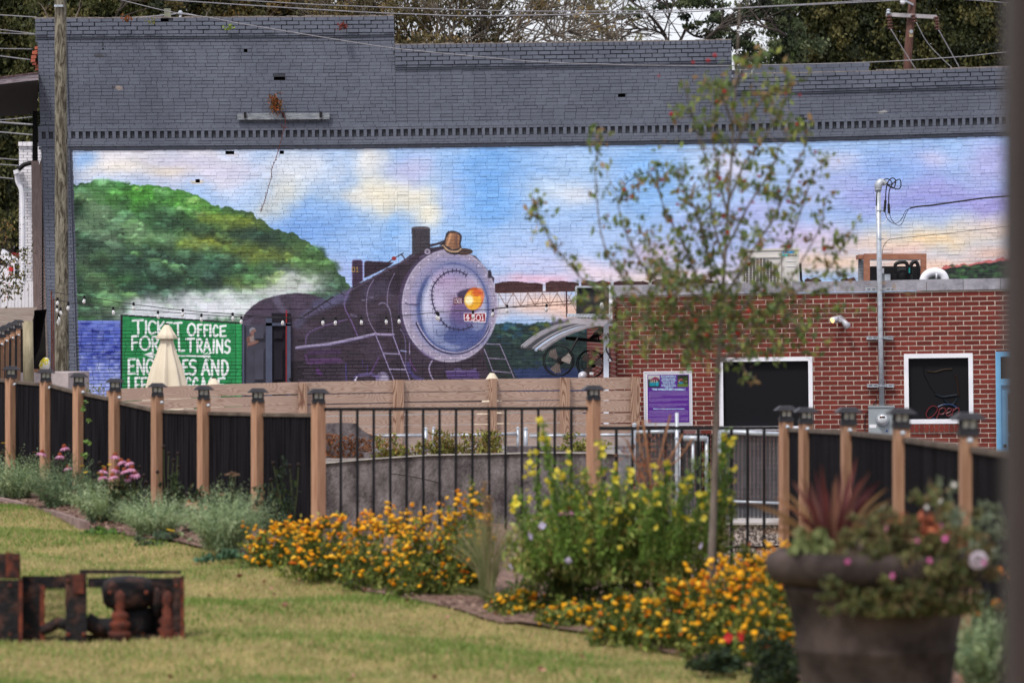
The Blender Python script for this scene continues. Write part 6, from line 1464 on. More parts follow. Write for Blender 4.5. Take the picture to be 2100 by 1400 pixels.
# ================================================================== left edge: white building, car, slab shed
wh = thing('white_building', P(54, 640, 92), 'narrow white painted brick building end behind the grey wall corner', 'building')
M['wbrick'] = mat('white painted brick', (214, 212, 216), (230, 228, 232), rough=.8, scale=5, rnd=.06)
pbox(MB(), 39, 95, 300, 640, 92.1, 1.5).build('wall_core', mat('grey white joint', (130, 128, 130), (150, 148, 150), rough=1), wh)
wbk = MB(); y = 300.0; r = 0
while y < 640:
    x = 39 - (8 if r % 2 else 0)
    while x < 90:
        a, b_ = max(x, 39), min(x + 16.5, 90); x += 17.4
        if b_ - a > 2: pbox(wbk, a + .2, b_, y + .4, y + 5.6, 92.07, .06)
    y += 6.0; r += 1
wbk.build('brickwork', M['wbrick'], wh, kind='stuff')
for k in range(4): pbox(MB(), 37.5 + k * 9, 45.8 + k * 9, 291, 299.5, 92.0, .5).build('cap_brick', M['wbrick'], wh)
dp = thing('downpipe', P(46, 600, 91.5), 'white rain gutter and downpipe against the white brick building', 'downpipe')
MB().tube(spline([P(34, 352, 91.6), P(36, 372, 91.6), P(43, 388, 91.6), P(46, 410, 91.6), P(47, 500, 91.6), P(47.5, 600, 91.6)], 4), .055, 8).build('pipe', M['white'], dp)
MB().hexa([P(29, 358, 91.4), P(42, 352, 91.4), P(42, 352, 92), P(29, 358, 92), P(27, 350, 91.4), P(44, 344, 91.4), P(44, 344, 92), P(27, 350, 92)]).build('gutter_end', M['white'], dp)
MB().bar(P(47, 389, 91.5), P(68, 388, 91.5), .03, .05).build('pipe_strap', M['meterbox'], dp)
MB().tube(spline([P(38, 348, 91.4), P(50, 338, 91.4), P(66, 334, 91.4)], 5), .06, 6).build('eaves_bracket', M['black'], wh)
bf = thing('board_fence', P(50, 640, 88), 'plain white vertical board fence at the foot of the white building', 'fence')
for k in range(16): pbox(MB(), -34 + k * 7.1, -34.5 + k * 7.1 + 6.9, 584 - max(0, k - 9) * 1.6, 660, 88 + (k % 2) * .02, .04).build('board', M['white'], bf)
car = thing('parked_car', P(20, 590, 97), 'parked white car with red tail lamp glimpsed behind the white downpipe', 'car')
c = MB(); z0 = P(0, 592, 97).z
prof = [(-4.2, 0), (-4.2, .7), (-3.6, .85), (-3.0, 1.35), (-1.6, 1.42), (-.5, 1.38), (.05, 1.0), (.2, .85), (.25, .35), (.2, 0)]
xr = P(32, 0, 97).x
c.prism([Vector((xr + x, 97, z0 - .35 + z)) for x, z in prof][::-1], (0, 1.7, 0)); c.build('body', M['white'], car)
c = MB(); c.prism([Vector((xr + x, 96.98, z0 - .35 + z)) for x, z in [(-2.9, .9), (-2.6, 1.28), (-1.6, 1.34), (-.6, 1.3), (-.15, .95)]][::-1], (0, .02, 0)); c.build('side_window', M['glass'], car)
pbox(MB(), 18, 27, 547, 556, 96.9, .1).build('tail_lamp', mat('red lamp', (190, 40, 44)), car)
rb_ = MB(); rb_.hexa([P(22, 536, 99), P(42, 536, 99), P(42, 536, 100), P(22, 536, 100), P(24, 518, 99), P(40, 518, 99), P(40, 518, 100), P(24, 518, 100)]); tag(rb_.build('red_awning', mat('red canvas', (120, 30, 34)), loc=P(30, 536, 99)), 'dark red awning glimpsed above the white parked car', 'awning')
for (x0, x1, y0, y1, lb) in [(27, 46, 536, 580, 'small pale window frame left of the white downpipe')]:
    wd = thing('house_window', P(36, 580, 98), lb, 'window'); pbox(MB(), 28, 43, 536, 572, 96.7, .1).build('window_frame', M['white'], wd)
    for q in [(30, 34.5, 540, 552), (36, 41, 540, 552), (30, 34.5, 555, 568), (36, 41, 555, 568)]: pbox(MB(), *q, 96.65, .06).build('pane', M['glass'], wd)
sh = thing('slab_shelter', P(50, 800, 60), 'low shelter with stained concrete slab roof at the far left', 'shelter')
M['slab'] = mat('stained slab', (104, 90, 80), (134, 120, 108), rough=1, scale=4, detail=8, bump=.4)
MB().hexa([P(-60, 676, 58), P(62, 674, 60), P(72, 632, 64), P(-60, 636, 64), P(-60, 670, 58), P(62, 668, 60), P(76, 630, 64), P(-60, 632, 64)]).build('slab_roof', M['slab'], sh)
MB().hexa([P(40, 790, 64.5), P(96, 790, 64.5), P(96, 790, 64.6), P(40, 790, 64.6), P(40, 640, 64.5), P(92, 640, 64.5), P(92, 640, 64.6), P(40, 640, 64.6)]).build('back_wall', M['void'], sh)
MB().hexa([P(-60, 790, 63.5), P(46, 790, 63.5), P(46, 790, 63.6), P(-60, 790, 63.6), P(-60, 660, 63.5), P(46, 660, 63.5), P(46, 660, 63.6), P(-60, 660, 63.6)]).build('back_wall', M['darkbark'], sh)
cs_ = MB()
for k in range(9):
    a = k / 9; b_ = (k + .5) / 9; e = (k + 1) / 9
    tp = lambda t: P(70 + 26 * t, 636 - 2 * t, 62); bt = lambda t: P(66 + 16 * t, 752 - 40 * t, 62.5)
    for (t0, t1, d0, d1) in ((a, b_, 0, -.04), (b_, e, -.04, 0)): cs_.add([bt(t0) + Vector((0, d0, 0)), bt(t1) + Vector((0, d1, 0)), tp(t1) + Vector((0, d1, 0)), tp(t0) + Vector((0, d0, 0))], [(0, 1, 2, 3)])
cs_.build('corrugated_sheet', M['corrugated'], sh)
MB().tube([P(59, 805, 59), P(57, 658, 59)], [.085, .078], 14).build('round_post', mat('pale round timber', (132, 124, 100), (164, 154, 128), rough=1, scale=6, stretch=(2, 2, .4), bump=.5), sh, sm=True)
pbox(MB(), 38, 140, 764, 860, 60.5, 3).build('concrete_step', mat('pinkish concrete', (164, 152, 152), (188, 176, 174), rough=1, scale=6), sh); pbox(MB(), 60, 96, 757, 765, 61, .3).build('timber_edge', M['cedar'], sh)
bag = MB(); cen = [(78, 757), (84, 744), (90, 735), (98, 733), (99, 748), (96, 757)]
bag.lathe(P(89, 758, 60.9), [(.06, 0), (.085, .05), (.08, .12), (.05, .18), (.02, .2)], 10, (.25, 0, 1)); 
bg_ = tag(bag.build('feed_bag', mat('yellow and white plastic', (206, 190, 50), (214, 214, 206), rough=.4, scale=9, lo=.48, hi=.52), loc=P(89, 758, 60.9), sm=True), 'crumpled yellow and white plastic bag under the slab shelter', 'bag')
# ================================================================== trees behind
def tree(name, label, D, trunk, limbs, clumps, pal, size, dens, twigs=0, tm='darkbark', grp='trees behind the buildings', seed=1, asp=.6):
    rs = np.random.RandomState(seed); rr_ = random.Random(seed); trunk = [(trunk[0][0], 950) + tuple(trunk[0][2:])] + list(trunk[1:])
    base = P(trunk[0][0], trunk[0][1], D); t = thing(name, base, label, 'tree', grp)
    m = MB(); rads = [w * D / F / 2 for w in np.linspace(trunk[0][2] if len(trunk[0]) > 2 else 16, 5, len(trunk))]
    m.tube([P(q[0], q[1], D) for q in trunk], rads, 8)
    m.build('trunk', M[tm], t)
    m = MB()
    for lb in limbs:
        w = lb[0]; pp = spline([P(x, y, D + rr_.uniform(-1.5, 1.5)) for x, y in lb[1:]], 4); m.tube(pp, [w * D / F / 2 * (1 - .75 * i / len(pp)) for i in range(len(pp))], 6)
        if twigs:
            for _ in range(twigs):
                i = rr_.randrange(2, len(pp) - 1); a = rr_.uniform(-1.2, 1.2); L = rr_.uniform(.8, 2.4); d = (pp[i] - pp[i - 1]).normalized()
                q = Vector((d.x * math.cos(a) - d.z * math.sin(a), rr_.uniform(-.5, .5), d.x * math.sin(a) + d.z * math.cos(a) + .2)); e = pp[i] + q * L
                mid = pp[i] + q * L * .5 + Vector((rr_.uniform(-.15, .15), 0, rr_.uniform(-.15, .15))); m.tube([pp[i], mid, e], [.022, .014, .006], 4)
                for _k in range(3):
                    q2 = (q + Vector((rr_.uniform(-.8, .8), rr_.uniform(-.6, .6), rr_.uniform(-.5, .7)))).normalized(); m.tube([mid, mid + q2 * rr_.uniform(.3, 1)], [.01, .004], 3)
    if limbs: m.build('branches', M[tm], t)
    VV = []; CC = []
    pa_ = np.array([lin(c) for c in pal]) * 1.45
    for (x, y, rx, ry, *k) in clumps:
        dn = k[0] if k else 1.0; n = int(dens * dn * rx * ry / 400.0)
        nb = max(3, int(n / 60)); sub_ = rs.randn(nb, 3) * .5
        pick_ = rs.randint(0, nb, n); o_ = sub_[pick_] + rs.randn(n, 3) * .17
        cen = np.stack([(x + o_[:, 0] * rx - 1050) * D / F, D + o_[:, 1] * max(rx, ry) * D / F * .8, CZ + (700 - (y + o_[:, 2] * ry)) * D / F], 1)
        cb_ = pa_[rs.randint(0, len(pa_), nb)][pick_] * (1 + (rs.rand(n, 1) - .5) * .7)
        V, C = leaves(cen, rs.uniform(size * .6, size * 1.4, n), cb_, asp=asp, rs=rs); VV.append(V); CC.append(C)
    m = MB(); m.quads(np.concatenate(VV), np.concatenate(CC)); m.build('crown', M['leaf'], t, kind='stuff'); return t
dkp = [(52, 58, 36), (66, 70, 40), (44, 50, 34), (78, 80, 48), (92, 90, 54)]
tree('evergreen_tree', 'dark dense tree at the far left behind the wooden canopy', 104, [(20, 740, 30), (18, 400), (22, 100)], [], [(x, y, 60, 55) for x in (-60, 0, 60, 110) for y in range(-60, 120, 50)] + [(x, y, 50, 50) for x in (-40, 10, 60) for y in range(120, 480, 55)], dkp, .13, 330, seed=2)
tree('evergreen_tree', 'dark low tree at the left filling the gap beside the white building', 110, [(10, 740, 26), (12, 500)], [], [(x, y, 50, 55, .8) for x in (-50, 0, 50) for y in range(380, 640, 55)], [(26, 32, 22), (36, 42, 28), (48, 52, 34)], .14, 330, seed=3)
tree('evergreen_tree', 'olive brown tree rising over the left parapet', 100, [(220, 740, 26), (225, 300), (230, 40)], [(5, (230, 60), (250, 10), (300, -40)), (4, (225, 90), (180, 20), (150, -40))], [(x, y, 60, 46) for x in (130, 180, 230, 280, 330) for y in (-60, -15, 30, 60)], dkp + [(106, 96, 60)], .12, 320, twigs=6, seed=4)
tree('evergreen_tree', 'bushy dark olive tree behind the middle of the left parapet', 102, [(430, 740, 26), (425, 300), (430, 30)], [(6, (500, 120), (512, 40), (530, -30)), (4, (512, 40), (480, 10), (440, -20)), (4, (510, 50), (560, 20), (620, -30)), (3, (505, 60), (545, 30), (570, 20))], [(x, y, 60, 46) for x in (370, 420, 470, 520, 570, 620) for y in (-60, -15, 30, 62)], [(70, 68, 42), (88, 82, 50), (56, 56, 36), (110, 92, 56)], .12, 290, twigs=14, tm='bark', seed=5)
tree('autumn_tree', 'greyish tree with many bare branches between the two parapets', 98, [(905, 740, 26), (900, 300), (905, 130)], [(5, (905, 140), (880, 60), (830, -40)), (5, (905, 140), (930, 60), (960, -40)), (4, (870, 120), (820, 40), (790, -40)), (4, (940, 130), (990, 60), (1060, -30)), (4, (780, 120), (740, 40), (700, -40)), (3, (990, 130), (1040, 70), (1120, 10)), (3, (850, 120), (800, 70), (740, 30)), (3, (1000, 130), (1090, 90), (1180, 60)), (3, (960, 120), (990, 80), (1000, -10)), (3, (700, 100), (680, 30), (650, -30))],
     [(700, 30, 60, 60, 1), (760, 30, 60, 60, .9), (830, 40, 60, 60, .75), (900, 30, 60, 60, .7), (960, 50, 60, 50, .6), (830, 90, 80, 30, 1.3), (920, 95, 90, 30, 1.2), (1010, 90, 60, 26, 1.0), (1080, 100, 50, 20, .7), (1000, 20, 60, 40, .3), (1080, 40, 70, 40, .22), (960, -20, 80, 40, .3), (1170, 20, 70, 40, .22), (1230, 60, 50, 30, .12)], [(104, 92, 60), (84, 78, 48), (122, 104, 70), (66, 62, 42)], .085, 250, twigs=34, tm='bark', seed=6)
tree('autumn_tree', 'thin leafed tree spreading against the pale sky right of centre', 106, [(1240, 740, 18), (1235, 300), (1230, 160)], [(3, (1100, 140), (1180, 70), (1290, 30)), (3, (1230, 150), (1250, 80), (1310, 20)), (3, (1180, 130), (1120, 50), (1080, -20)), (3, (1300, 130), (1240, 60), (1180, -20))],
     [(1120, 10, 60, 30, .25), (1200, 25, 60, 30, .3), (1280, 40, 40, 20, .25), (1250, 5, 60, 24, .3), (1310, 70, 40, 24, .2), (1190, 80, 70, 24, .16)], [(106, 98, 66), (84, 82, 54), (120, 116, 80)], .085, 240, twigs=22, tm='bark', seed=7)
tree('oak_tree', 'dark limbed oak with sky showing through behind the middle parapet', 100, [(1378, 740, 30), (1376, 300), (1375, 90)], [(9, (1376, 110), (1362, 70), (1330, 30), (1290, 0), (1270, -20)), (8, (1380, 110), (1402, 70), (1408, 40), (1385, 10), (1360, -20)), (6, (1405, 60), (1430, 76), (1460, 66)), (7, (1420, 110), (1470, 60), (1510, 20), (1540, -20)), (9, (1640, 140), (1625, 90), (1600, 66), (1570, 56), (1540, 20), (1520, -20)), (5, (1600, 66), (1585, 40), (1600, 0)), (5, (1360, 70), (1330, 60), (1290, 60)), (4, (1362, 66), (1372, 30), (1366, 0))],
     [(1330, 0, 46, 20, .5), (1390, 16, 40, 20, .55), (1440, 10, 44, 26, 1), (1480, 40, 44, 26, .95), (1430, 60, 30, 16, .5), (1540, 20, 44, 30, 1.1), (1590, 10, 40, 24, 1.0), (1500, 75, 34, 16, .4), (1560, 110, 56, 30, 1.3), (1520, 90, 30, 20, .6), (1460, 84, 34, 14, .4), (1610, 60, 40, 30, .9), (1640, 100, 40, 40, 1.3), (1300, 30, 30, 12, .25)], [(52, 62, 40), (66, 76, 50), (42, 50, 36), (84, 92, 64)], .11, 270, twigs=10, seed=8)
tree('evergreen_tree', 'big dense dark green tree behind the brown utility pole', 118, [(1900, 740, 36), (1900, 300), (1890, 60)], [], [(x, y, 62, 50) for x in range(1650, 2200, 58) for y in range(-70, 170, 44)] + [(1760, 130, 60, 30), (1700, 120, 50, 40)], [(46, 52, 30), (58, 62, 36), (74, 74, 42), (38, 44, 28), (90, 86, 50)], .13, 300, seed=9)
# ================================================================== garden fences
def GP(px, py):
    d = hit(px, py); return P(px, py, d)
fpost_me = {}
M['capm'] = mat('black cap', (30, 29, 33), (44, 43, 48), rough=.45, scale=6)
M['lens'] = mat('solar lamp lens', (170, 168, 158), (216, 214, 204), rough=.25, scale=30, spec=.5)
def cap_mesh():
    a = MB(); a.box((-.056, -.056, -.01), (.056, .056, .022)); a.box((-.05, -.05, .022), (.05, .05, .034))
    r0, r1 = .092, .05
    a.add([(-r0, -r0, .078), (r0, -r0, .078), (r0, r0, .078), (-r0, r0, .078), (-r0, -r0, .084), (r0, -r0, .084), (r0, r0, .084), (-r0, r0, .084), (-r1, -r1, .118), (r1, -r1, .118), (r1, r1, .118), (-r1, r1, .118)],
          [(3, 2, 1, 0), (0, 1, 5, 4), (1, 2, 6, 5), (2, 3, 7, 6), (3, 0, 4, 7), (4, 5, 9, 8), (5, 6, 10, 9), (6, 7, 11, 10), (7, 4, 8, 11), (8, 9, 10, 11)])
    for x in (-.044, .044):
        for y in (-.044, .044): a.box((x - .007, y - .007, .03), (x + .007, y + .007, .08))
    for (x, y) in ((0, -.046), (0, .046), (-.046, 0), (.046, 0)): a.box((x - .004, y - .004, .03), (x + .004, y + .004, .08))
    return a.mesh('post_cap', M['capm'])
cap_me = cap_mesh()
lens_me = MB().box((-.041, -.041, .034), (.041, .041, .078)).mesh('cap_lens', M['lens'])
bolt_me = MB().lathe((0, 0, 0), [(.019, 0), (.019, .012), (.011, .022), (0, .026)], 10, (0, -1, 0)).mesh('bolt', M['galv'], sm=True)
def gpost(fence, px, top, D, rotz, w=.089, bolt=None, cs=1.0):
    c = P(px, top, D); gz = ground_z(D, c.x) - .15; h = c.z - gz
    m = MB().box((-w / 2, -w / 2, -h), (w / 2, w / 2, 0)).mesh('post', M['cedar'])
    po = inst('post', m, fence, c, rot=(0, 0, rotz))
    cp = bpy.data.objects.new('post_cap', cap_me); COLL.objects.link(cp); cp.parent = po; cp.scale = (cs, cs, cs); cp.rotation_euler.z = -rotz * .85
    ln = bpy.data.objects.new('cap_lens', lens_me); COLL.objects.link(ln); ln.parent = po; ln.scale = (cs, cs, cs); ln.rotation_euler.z = -rotz * .85
    if bolt: 
        b = inst('bolt', bolt_me, fence, P(bolt[0], bolt[1], D - .075)); b.scale = (.9, 1, .9)
    return po
def gpanel(fence, x0, yA, D0, x1, yB, D1):
    a, b = P(x0, yA, D0), P(x1, yB, D1); L = (b - a).length; n = max(6, int(L / .034)); n += n % 2
    g0 = ground_z(D0, a.x) - .05; g1 = ground_z(D1, b.x) - .05; nr = Vector((b.y - a.y, -(b.x - a.x), 0)).normalized()
    v = []; f = []
    for i in range(n * 2 + 1):
        t = i / (n * 2); o = (.0, .013, .013, .0)[i % 4] if True else 0
        p = a.lerp(b, t) + nr * o; v += [(p.x, p.y, g0 + (g1 - g0) * t), (p.x, p.y, p.z - .01)]
    for i in range(n * 2): f.append((2 * i, 2 * i + 2, 2 * i + 3, 2 * i + 1))
    MB().add(v, f).build('corrugated_panel', M['corrugated'], fence)
    MB().bar(a, b, .045, .03).build('top_rail', M['railw'], fence)
M['railw'] = mat('aged rail timber', (78, 66, 58), (108, 96, 84), rough=.9, scale=5)
gf = thing('garden_fence', P(330, 1080, 36), 'long left run of cedar posts with solar caps and black corrugated panels', 'fence')
LP = [(-45, 766, 40.6), (23, 774, 39.5), (94, 781, 38.5), (162, 790, 37.5), (236, 801, 36.6), (323, 811, 35.8), (418, 817, 35.0), (529, 823, 34.0), (653, 825, 33.0)]
LR = [(775, 781), (783, 788), (790, 803), (807, 818), (825, 840), (843, 846), (847, 849), (850, 851)]
for i, (x, y, D) in enumerate(LP): gpost(gf, x, y, D, rad(38 if i > 4 else 42) if i < 8 else rad(42), bolt=(x + 7 + i * .4, y + 14 if i < 8 else y + 26) if i < 7 else None, cs=1.0)
for (p, q, r_) in zip(LP[:-1], LP[1:], LR): gpanel(gf, p[0] + 9, r_[0], p[2] + .02, q[0] - 9, r_[1], q[2] + .02)
gf2 = thing('garden_fence', P(1800, 1150, 25), 'right run of cedar posts with solar caps and black corrugated panels behind the planter', 'fence')
RP = [(1612, 862, 31), (1653, 866, 30), (1740, 869, 27), (1848, 875, 24), (1986, 890, 21), (2150, 908, 18.4)]
RR = [(881, 882), (883, 886), (888, 897), (901, 918), (921, 942)]
for i, (x, y, D) in enumerate(RP): gpost(gf2, x, y, D, rad([20, 20, 12, 8, 4, 2][i]), bolt=(x + 3, y + 13))
for (p, q, r_) in zip(RP[:-1], RP[1:], RR): gpanel(gf2, p[0] + 8, r_[0], p[2] + .03, q[0] - 10, r_[1], q[2] + .03)
gf3 = thing('garden_fence', P(20, 800, 54), 'short farther run of cedar posts receding at the far left edge', 'fence')
FP = [(-30, 706, 46), (-12, 699, 48), (3, 691, 50), (13, 684, 52.5), (25, 678, 55), (37, 672, 57.5)]
for i, (x, y, D) in enumerate(FP):
    c = P(x, y, D); m = MB().box((-.035, -.035, -1.25), (.035, .035, 0)).mesh('post', M['cedar']); po = inst('post', m, gf3, c, rot=(0, 0, rad(10)))
    cp = bpy.data.objects.new('post_cap', cap_me); COLL.objects.link(cp); cp.parent = po
    ln = bpy.data.objects.new('cap_lens', lens_me); COLL.objects.link(ln); ln.parent = po
    inst('bolt', bolt_me, gf3, P(x + 1.5, y + 15, D - .05))
for (p, q) in zip(FP[:-1], FP[1:]):
    m = MB(); a, b = P(p[0] + 3, p[1] + 14, p[2]), P(q[0] - 2, q[1] + 14, q[2]); m.add([(a.x, a.y, a.z - 1.0), (b.x, b.y, b.z - 1.0), tuple(b), tuple(a)], [(0, 1, 2, 3)]); m.add([(a.x, a.y + .01, a.z - 1.0), (b.x, b.y + .01, b.z - 1.0), (b.x, b.y + .01, b.z), (a.x, a.y + .01, a.z)], [(3, 2, 1, 0)]); m.build('corrugated_panel', M['corrugated'], gf3)
# the picket railing and the lower one beside it
rl = thing('picket_railing', P(930, 1100, 33), 'black metal picket railing between two cedar posts', 'railing')
MB().bar(P(664, 839, 33), P(1206, 837, 33), .03, .028).build('top_rail', M['black'], rl); MB().bar(P(664, 1128, 33), P(1206, 1134, 33), .03, .028).build('bottom_rail', M['black'], rl)
x = 699.0; pk = MB().box((-.0115, -.0115, -1.25), (.0115, .0115, 0)).mesh('picket', M['black'])
while x < 1200: inst('picket', pk, rl, P(x, 839, 33), rot=(0, R.uniform(-.004, .004), 0)); x += 33.75
mp_ = gpost(rl, 1217, 818, 33, rad(40))
rl2 = thing('low_picket_railing', P(1420, 1150, 32), 'lower black picket railing in front of the slatted fence', 'railing')
MB().bar(P(1230, 878, 32.2), P(1601, 877, 31.6), .032, .03).build('top_rail', M['black'], rl2)
pk2 = MB().box((-.0125, -.0125, -1.5), (.0125, .0125, 0)).mesh('picket', M['black'])
for x in (1264, 1297, 1331, 1365, 1398, 1432, 1466, 1500, 1533, 1567): inst('picket', pk2, rl2, P(x, 879, 32))
# ================================================================== lawn grass
def patch(x, y):
    return (np.sin(x * 1.6 + np.sin(y * 1.3) * 1.9) + np.sin(y * 1.9 + np.sin(x * 1.4) * 1.8) + .8 * np.sin(x * 3.7 + y * 3.1 + np.sin(y * 2.2)) + .8 * np.sin(y * 5.9 - x * 3.1 + np.sin(x * 5)) + .5 * np.sin(x * 11 + y * 7)) / 3.2
NB = 330000
rs = np.random.RandomState(5)
gd = 16.5 + (39 - 16.5) * rs.rand(NB) ** .85; gx = (rs.rand(NB) - .5) * 2 * (gd * .1333 + 1.0)
ed = np.interp(gx, [e[0] for e in edge_w], [e[1] for e in edge_w]) + .05 * np.sin(gx * 5) + rs.randn(NB) * .05
k_ = gd < ed; gd = gd[k_]; gx = gx[k_]; n = len(gd)
sm_ = np.clip((gd - 19) / 20, 0, 1); sm_ = sm_ * sm_ * (3 - 2 * sm_); sx_ = np.clip((gx + .4) / 2.0, 0, 1); sx_ = sx_ * sx_ * (3 - 2 * sx_)
gz = CZ - 1.9 + .33 * sm_ * (1 - .85 * sx_) + .02 * np.sin(gx * 2.1 + gd) + .028 * np.sin(gd * 2.3 + gx * .9 + np.sin(gx * 1.7))
pv_ = patch(gx, gd) + rs.randn(n) * .28
gA, gB, gC = [np.array(lin(c)) for c in [(100, 132, 54), (186, 172, 122), (140, 154, 84)]]
t = np.clip(pv_ * 1.25 + .52, 0, 1)[:, None]; gc = gA * (1 - t) + gB * t; gc = np.where((rs.rand(n) < .35)[:, None], gC, gc) * (1 + (rs.rand(n, 1) - .5) * .5)
h = rs.uniform(.012, .034, n) * (1 + .5 * np.clip(-pv_, 0, 1)); a = rs.rand(n) * 6.283; w = rs.uniform(.003, .006, n); ln_ = rs.uniform(.2, .9, n) * h; b = rs.rand(n) * 6.283
B0 = np.stack([gx, gd, gz - .004], 1); du = np.stack([np.cos(a) * w, np.sin(a) * w, np.zeros(n)], 1); tp = B0 + np.stack([np.cos(b) * ln_, np.sin(b) * ln_, h], 1)
V = np.stack([B0 - du, B0 + du, tp + du * .25, tp - du * .25], 1).reshape(-1, 3)
MB().quads(V, np.repeat(gc, 4, axis=0)).build('lawn_grass', M['leaf'], kind='stuff')
# a few fallen leaves
fl2 = MB(); cen = []
for _ in range(90):
    x = R.uniform(-2.4, 2.4); d = R.uniform(18.5, 30)
    if d < edge_d(x) - .1: cen.append((x, d, ground_z(d, x) + .035))
V, C = leaves(np.array(cen), NR.uniform(.03, .06, len(cen)), pick([(130, 90, 60), (110, 72, 50), (190, 140, 120)], len(cen)), tilt=.4, asp=.7); fl2.quads(V, C).build('fallen_leaves', M['leaf'], kind='stuff')
# timber edging strip in the bed at the left
eg = MB(); pts = [GP(-40, 1024), GP(0, 1033), GP(60, 1047), GP(120, 1064), GP(178, 1084)]
for p, q in zip(pts[:-1], pts[1:]): eg.bar(p + Vector((0, 0, .02)), q + Vector((0, 0, .02)), .05, .09)
tag(eg.build('edging_strip', mat('mauve timber', (120, 100, 96), (152, 130, 124), rough=1, scale=6), loc=pts[2]), 'weathered timber edging strip along the left planting bed', 'edging')
# ================================================================== planting
def mound(t, px, D, base, rx, hz, n, size, pal, asp=.5, seed=1, shell=.5, flat=.9, name='foliage', depth=None, lx=0):
    """leafy mass: half ellipsoid, rx and hz in photo px"""
    rs = np.random.RandomState(seed); k = D / F; nb = max(4, n // 26); dirs = rs.randn(nb, 3); dirs /= np.linalg.norm(dirs, axis=1)[:, None]; dirs[:, 2] = np.abs(dirs[:, 2])
    r = rs.rand(nb) ** shell; c = base
    bump = 1 + .2 * np.sin(dirs[:, 0] * 7 + seed) * np.sin(dirs[:, 1] * 6 + seed * 2) + rs.randn(nb) * .1
    ix = rs.randint(0, nb, n); q = (dirs * (r * bump)[:, None])[ix] + rs.randn(n, 3) * np.array([.09, .09, .075]) * min(1.6, 90.0 / max(rx, 40)); q[:, 2] = np.abs(q[:, 2]); dp = depth or rx * .9; tint = (1 + (rs.rand(nb, 1) - .5) * .55)[ix]
    cen = np.stack([c.x + q[:, 0] * rx * k + lx * q[:, 2] * k, c.y + q[:, 1] * dp * k, c.z + q[:, 2] * hz * k], 1)
    V, C = leaves(cen, rs.uniform(size * .6, size * 1.35, n), pick(pal, n, rs, .25) * tint, asp=asp, rs=rs)
    return MB().quads(V, C).build(name, M['leaf'], t, kind='stuff')
def blossom_mesh(name, pal, kind):
    m = MB(); rr_ = random.Random(len(name) + len(pal))
    if kind == 'lantana':
        for i in range(16):
            a = i * 2.4; r = .0165 * math.sqrt(i / 16); z = .008 * (1 - (i / 16)); c = Vector((r * math.cos(a), r * math.sin(a), z)); s_ = .0068
            u = Vector((math.cos(a) * .8, math.sin(a) * .8, -.4)) * s_; w = Vector((-math.sin(a), math.cos(a), 0)) * s_
            m.add([c - u - w, c + u - w, c + u + w, c - u + w], [(0, 1, 2, 3)], lin(rr_.choice(pal)))
        m.lathe((0, 0, -.012), [(.003, 0), (.016, .010), (.019, .016), (.012, .021), (0, .023)], 8, col=lin(pal[0]))
    elif kind == 'cup':
        for i in range(4):
            a = i * math.pi / 2 + .2; d = Vector((math.cos(a), math.sin(a), 0)); e = Vector((-math.sin(a), math.cos(a), 0)); z = Vector((0, 0, 1))
            m.add([z * 0, d * .014 - e * .013 + z * .008, d * .026 - e * .008 + z * .012, d * .026 + e * .008 + z * .012, d * .014 + e * .013 + z * .008], [(0, 1, 2, 3, 4)], lin(rr_.choice(pal)))
        m.lathe((0, 0, 0), [(.003, -.002), (.004, .006), (0, .009)], 6, col=lin((170, 170, 50)))
    elif kind == 'cone':
        m.lathe((0, 0, 0), [(.006, -.004), (.017, .0), (.018, .010), (.012, .021), (0, .026)], 12, col=lin((140, 64, 28)))
        for i in range(13):
            a = i / 13 * 6.283; d = Vector((math.cos(a), math.sin(a), 0)); e = Vector((-math.sin(a), math.cos(a), 0)); z = Vector((0, 0, 1)); dr_ = rr_.uniform(.7, 1.2)
            m.add([d * .014 - e * .006, d * .032 - e * .008 - z * .010 * dr_, d * .044 - z * .028 * dr_, d * .032 + e * .008 - z * .010 * dr_, d * .014 + e * .006], [(0, 1, 2, 3, 4)], lin(rr_.choice(pal)))
    elif kind == 'plate':
        for i in range(18):
            a = i * 2.4; r = .028 * math.sqrt(i / 18); c = Vector((r * math.cos(a), r * math.sin(a), .004 * rr_.random())); s_ = .006; m.lathe(c, [(0, -.004), (s_, 0), (0, .005)], 5, col=lin(rr_.choice(pal)))
    return m.mesh(name, M['petal'])
lan_me = [blossom_mesh('blossom', [(250, 184, 26), (252, 200, 44)], 'lantana'), blossom_mesh('blossom', [(244, 158, 20), (250, 176, 28), (252, 200, 50)], 'lantana'), blossom_mesh('blossom', [(250, 200, 56), (248, 180, 36), (242, 160, 30)], 'lantana'), blossom_mesh('blossom', [(206, 110, 24), (190, 120, 40)], 'lantana')]
LG = [(88, 108, 48), (110, 126, 56), (130, 140, 66), (66, 84, 42), (146, 148, 78)]
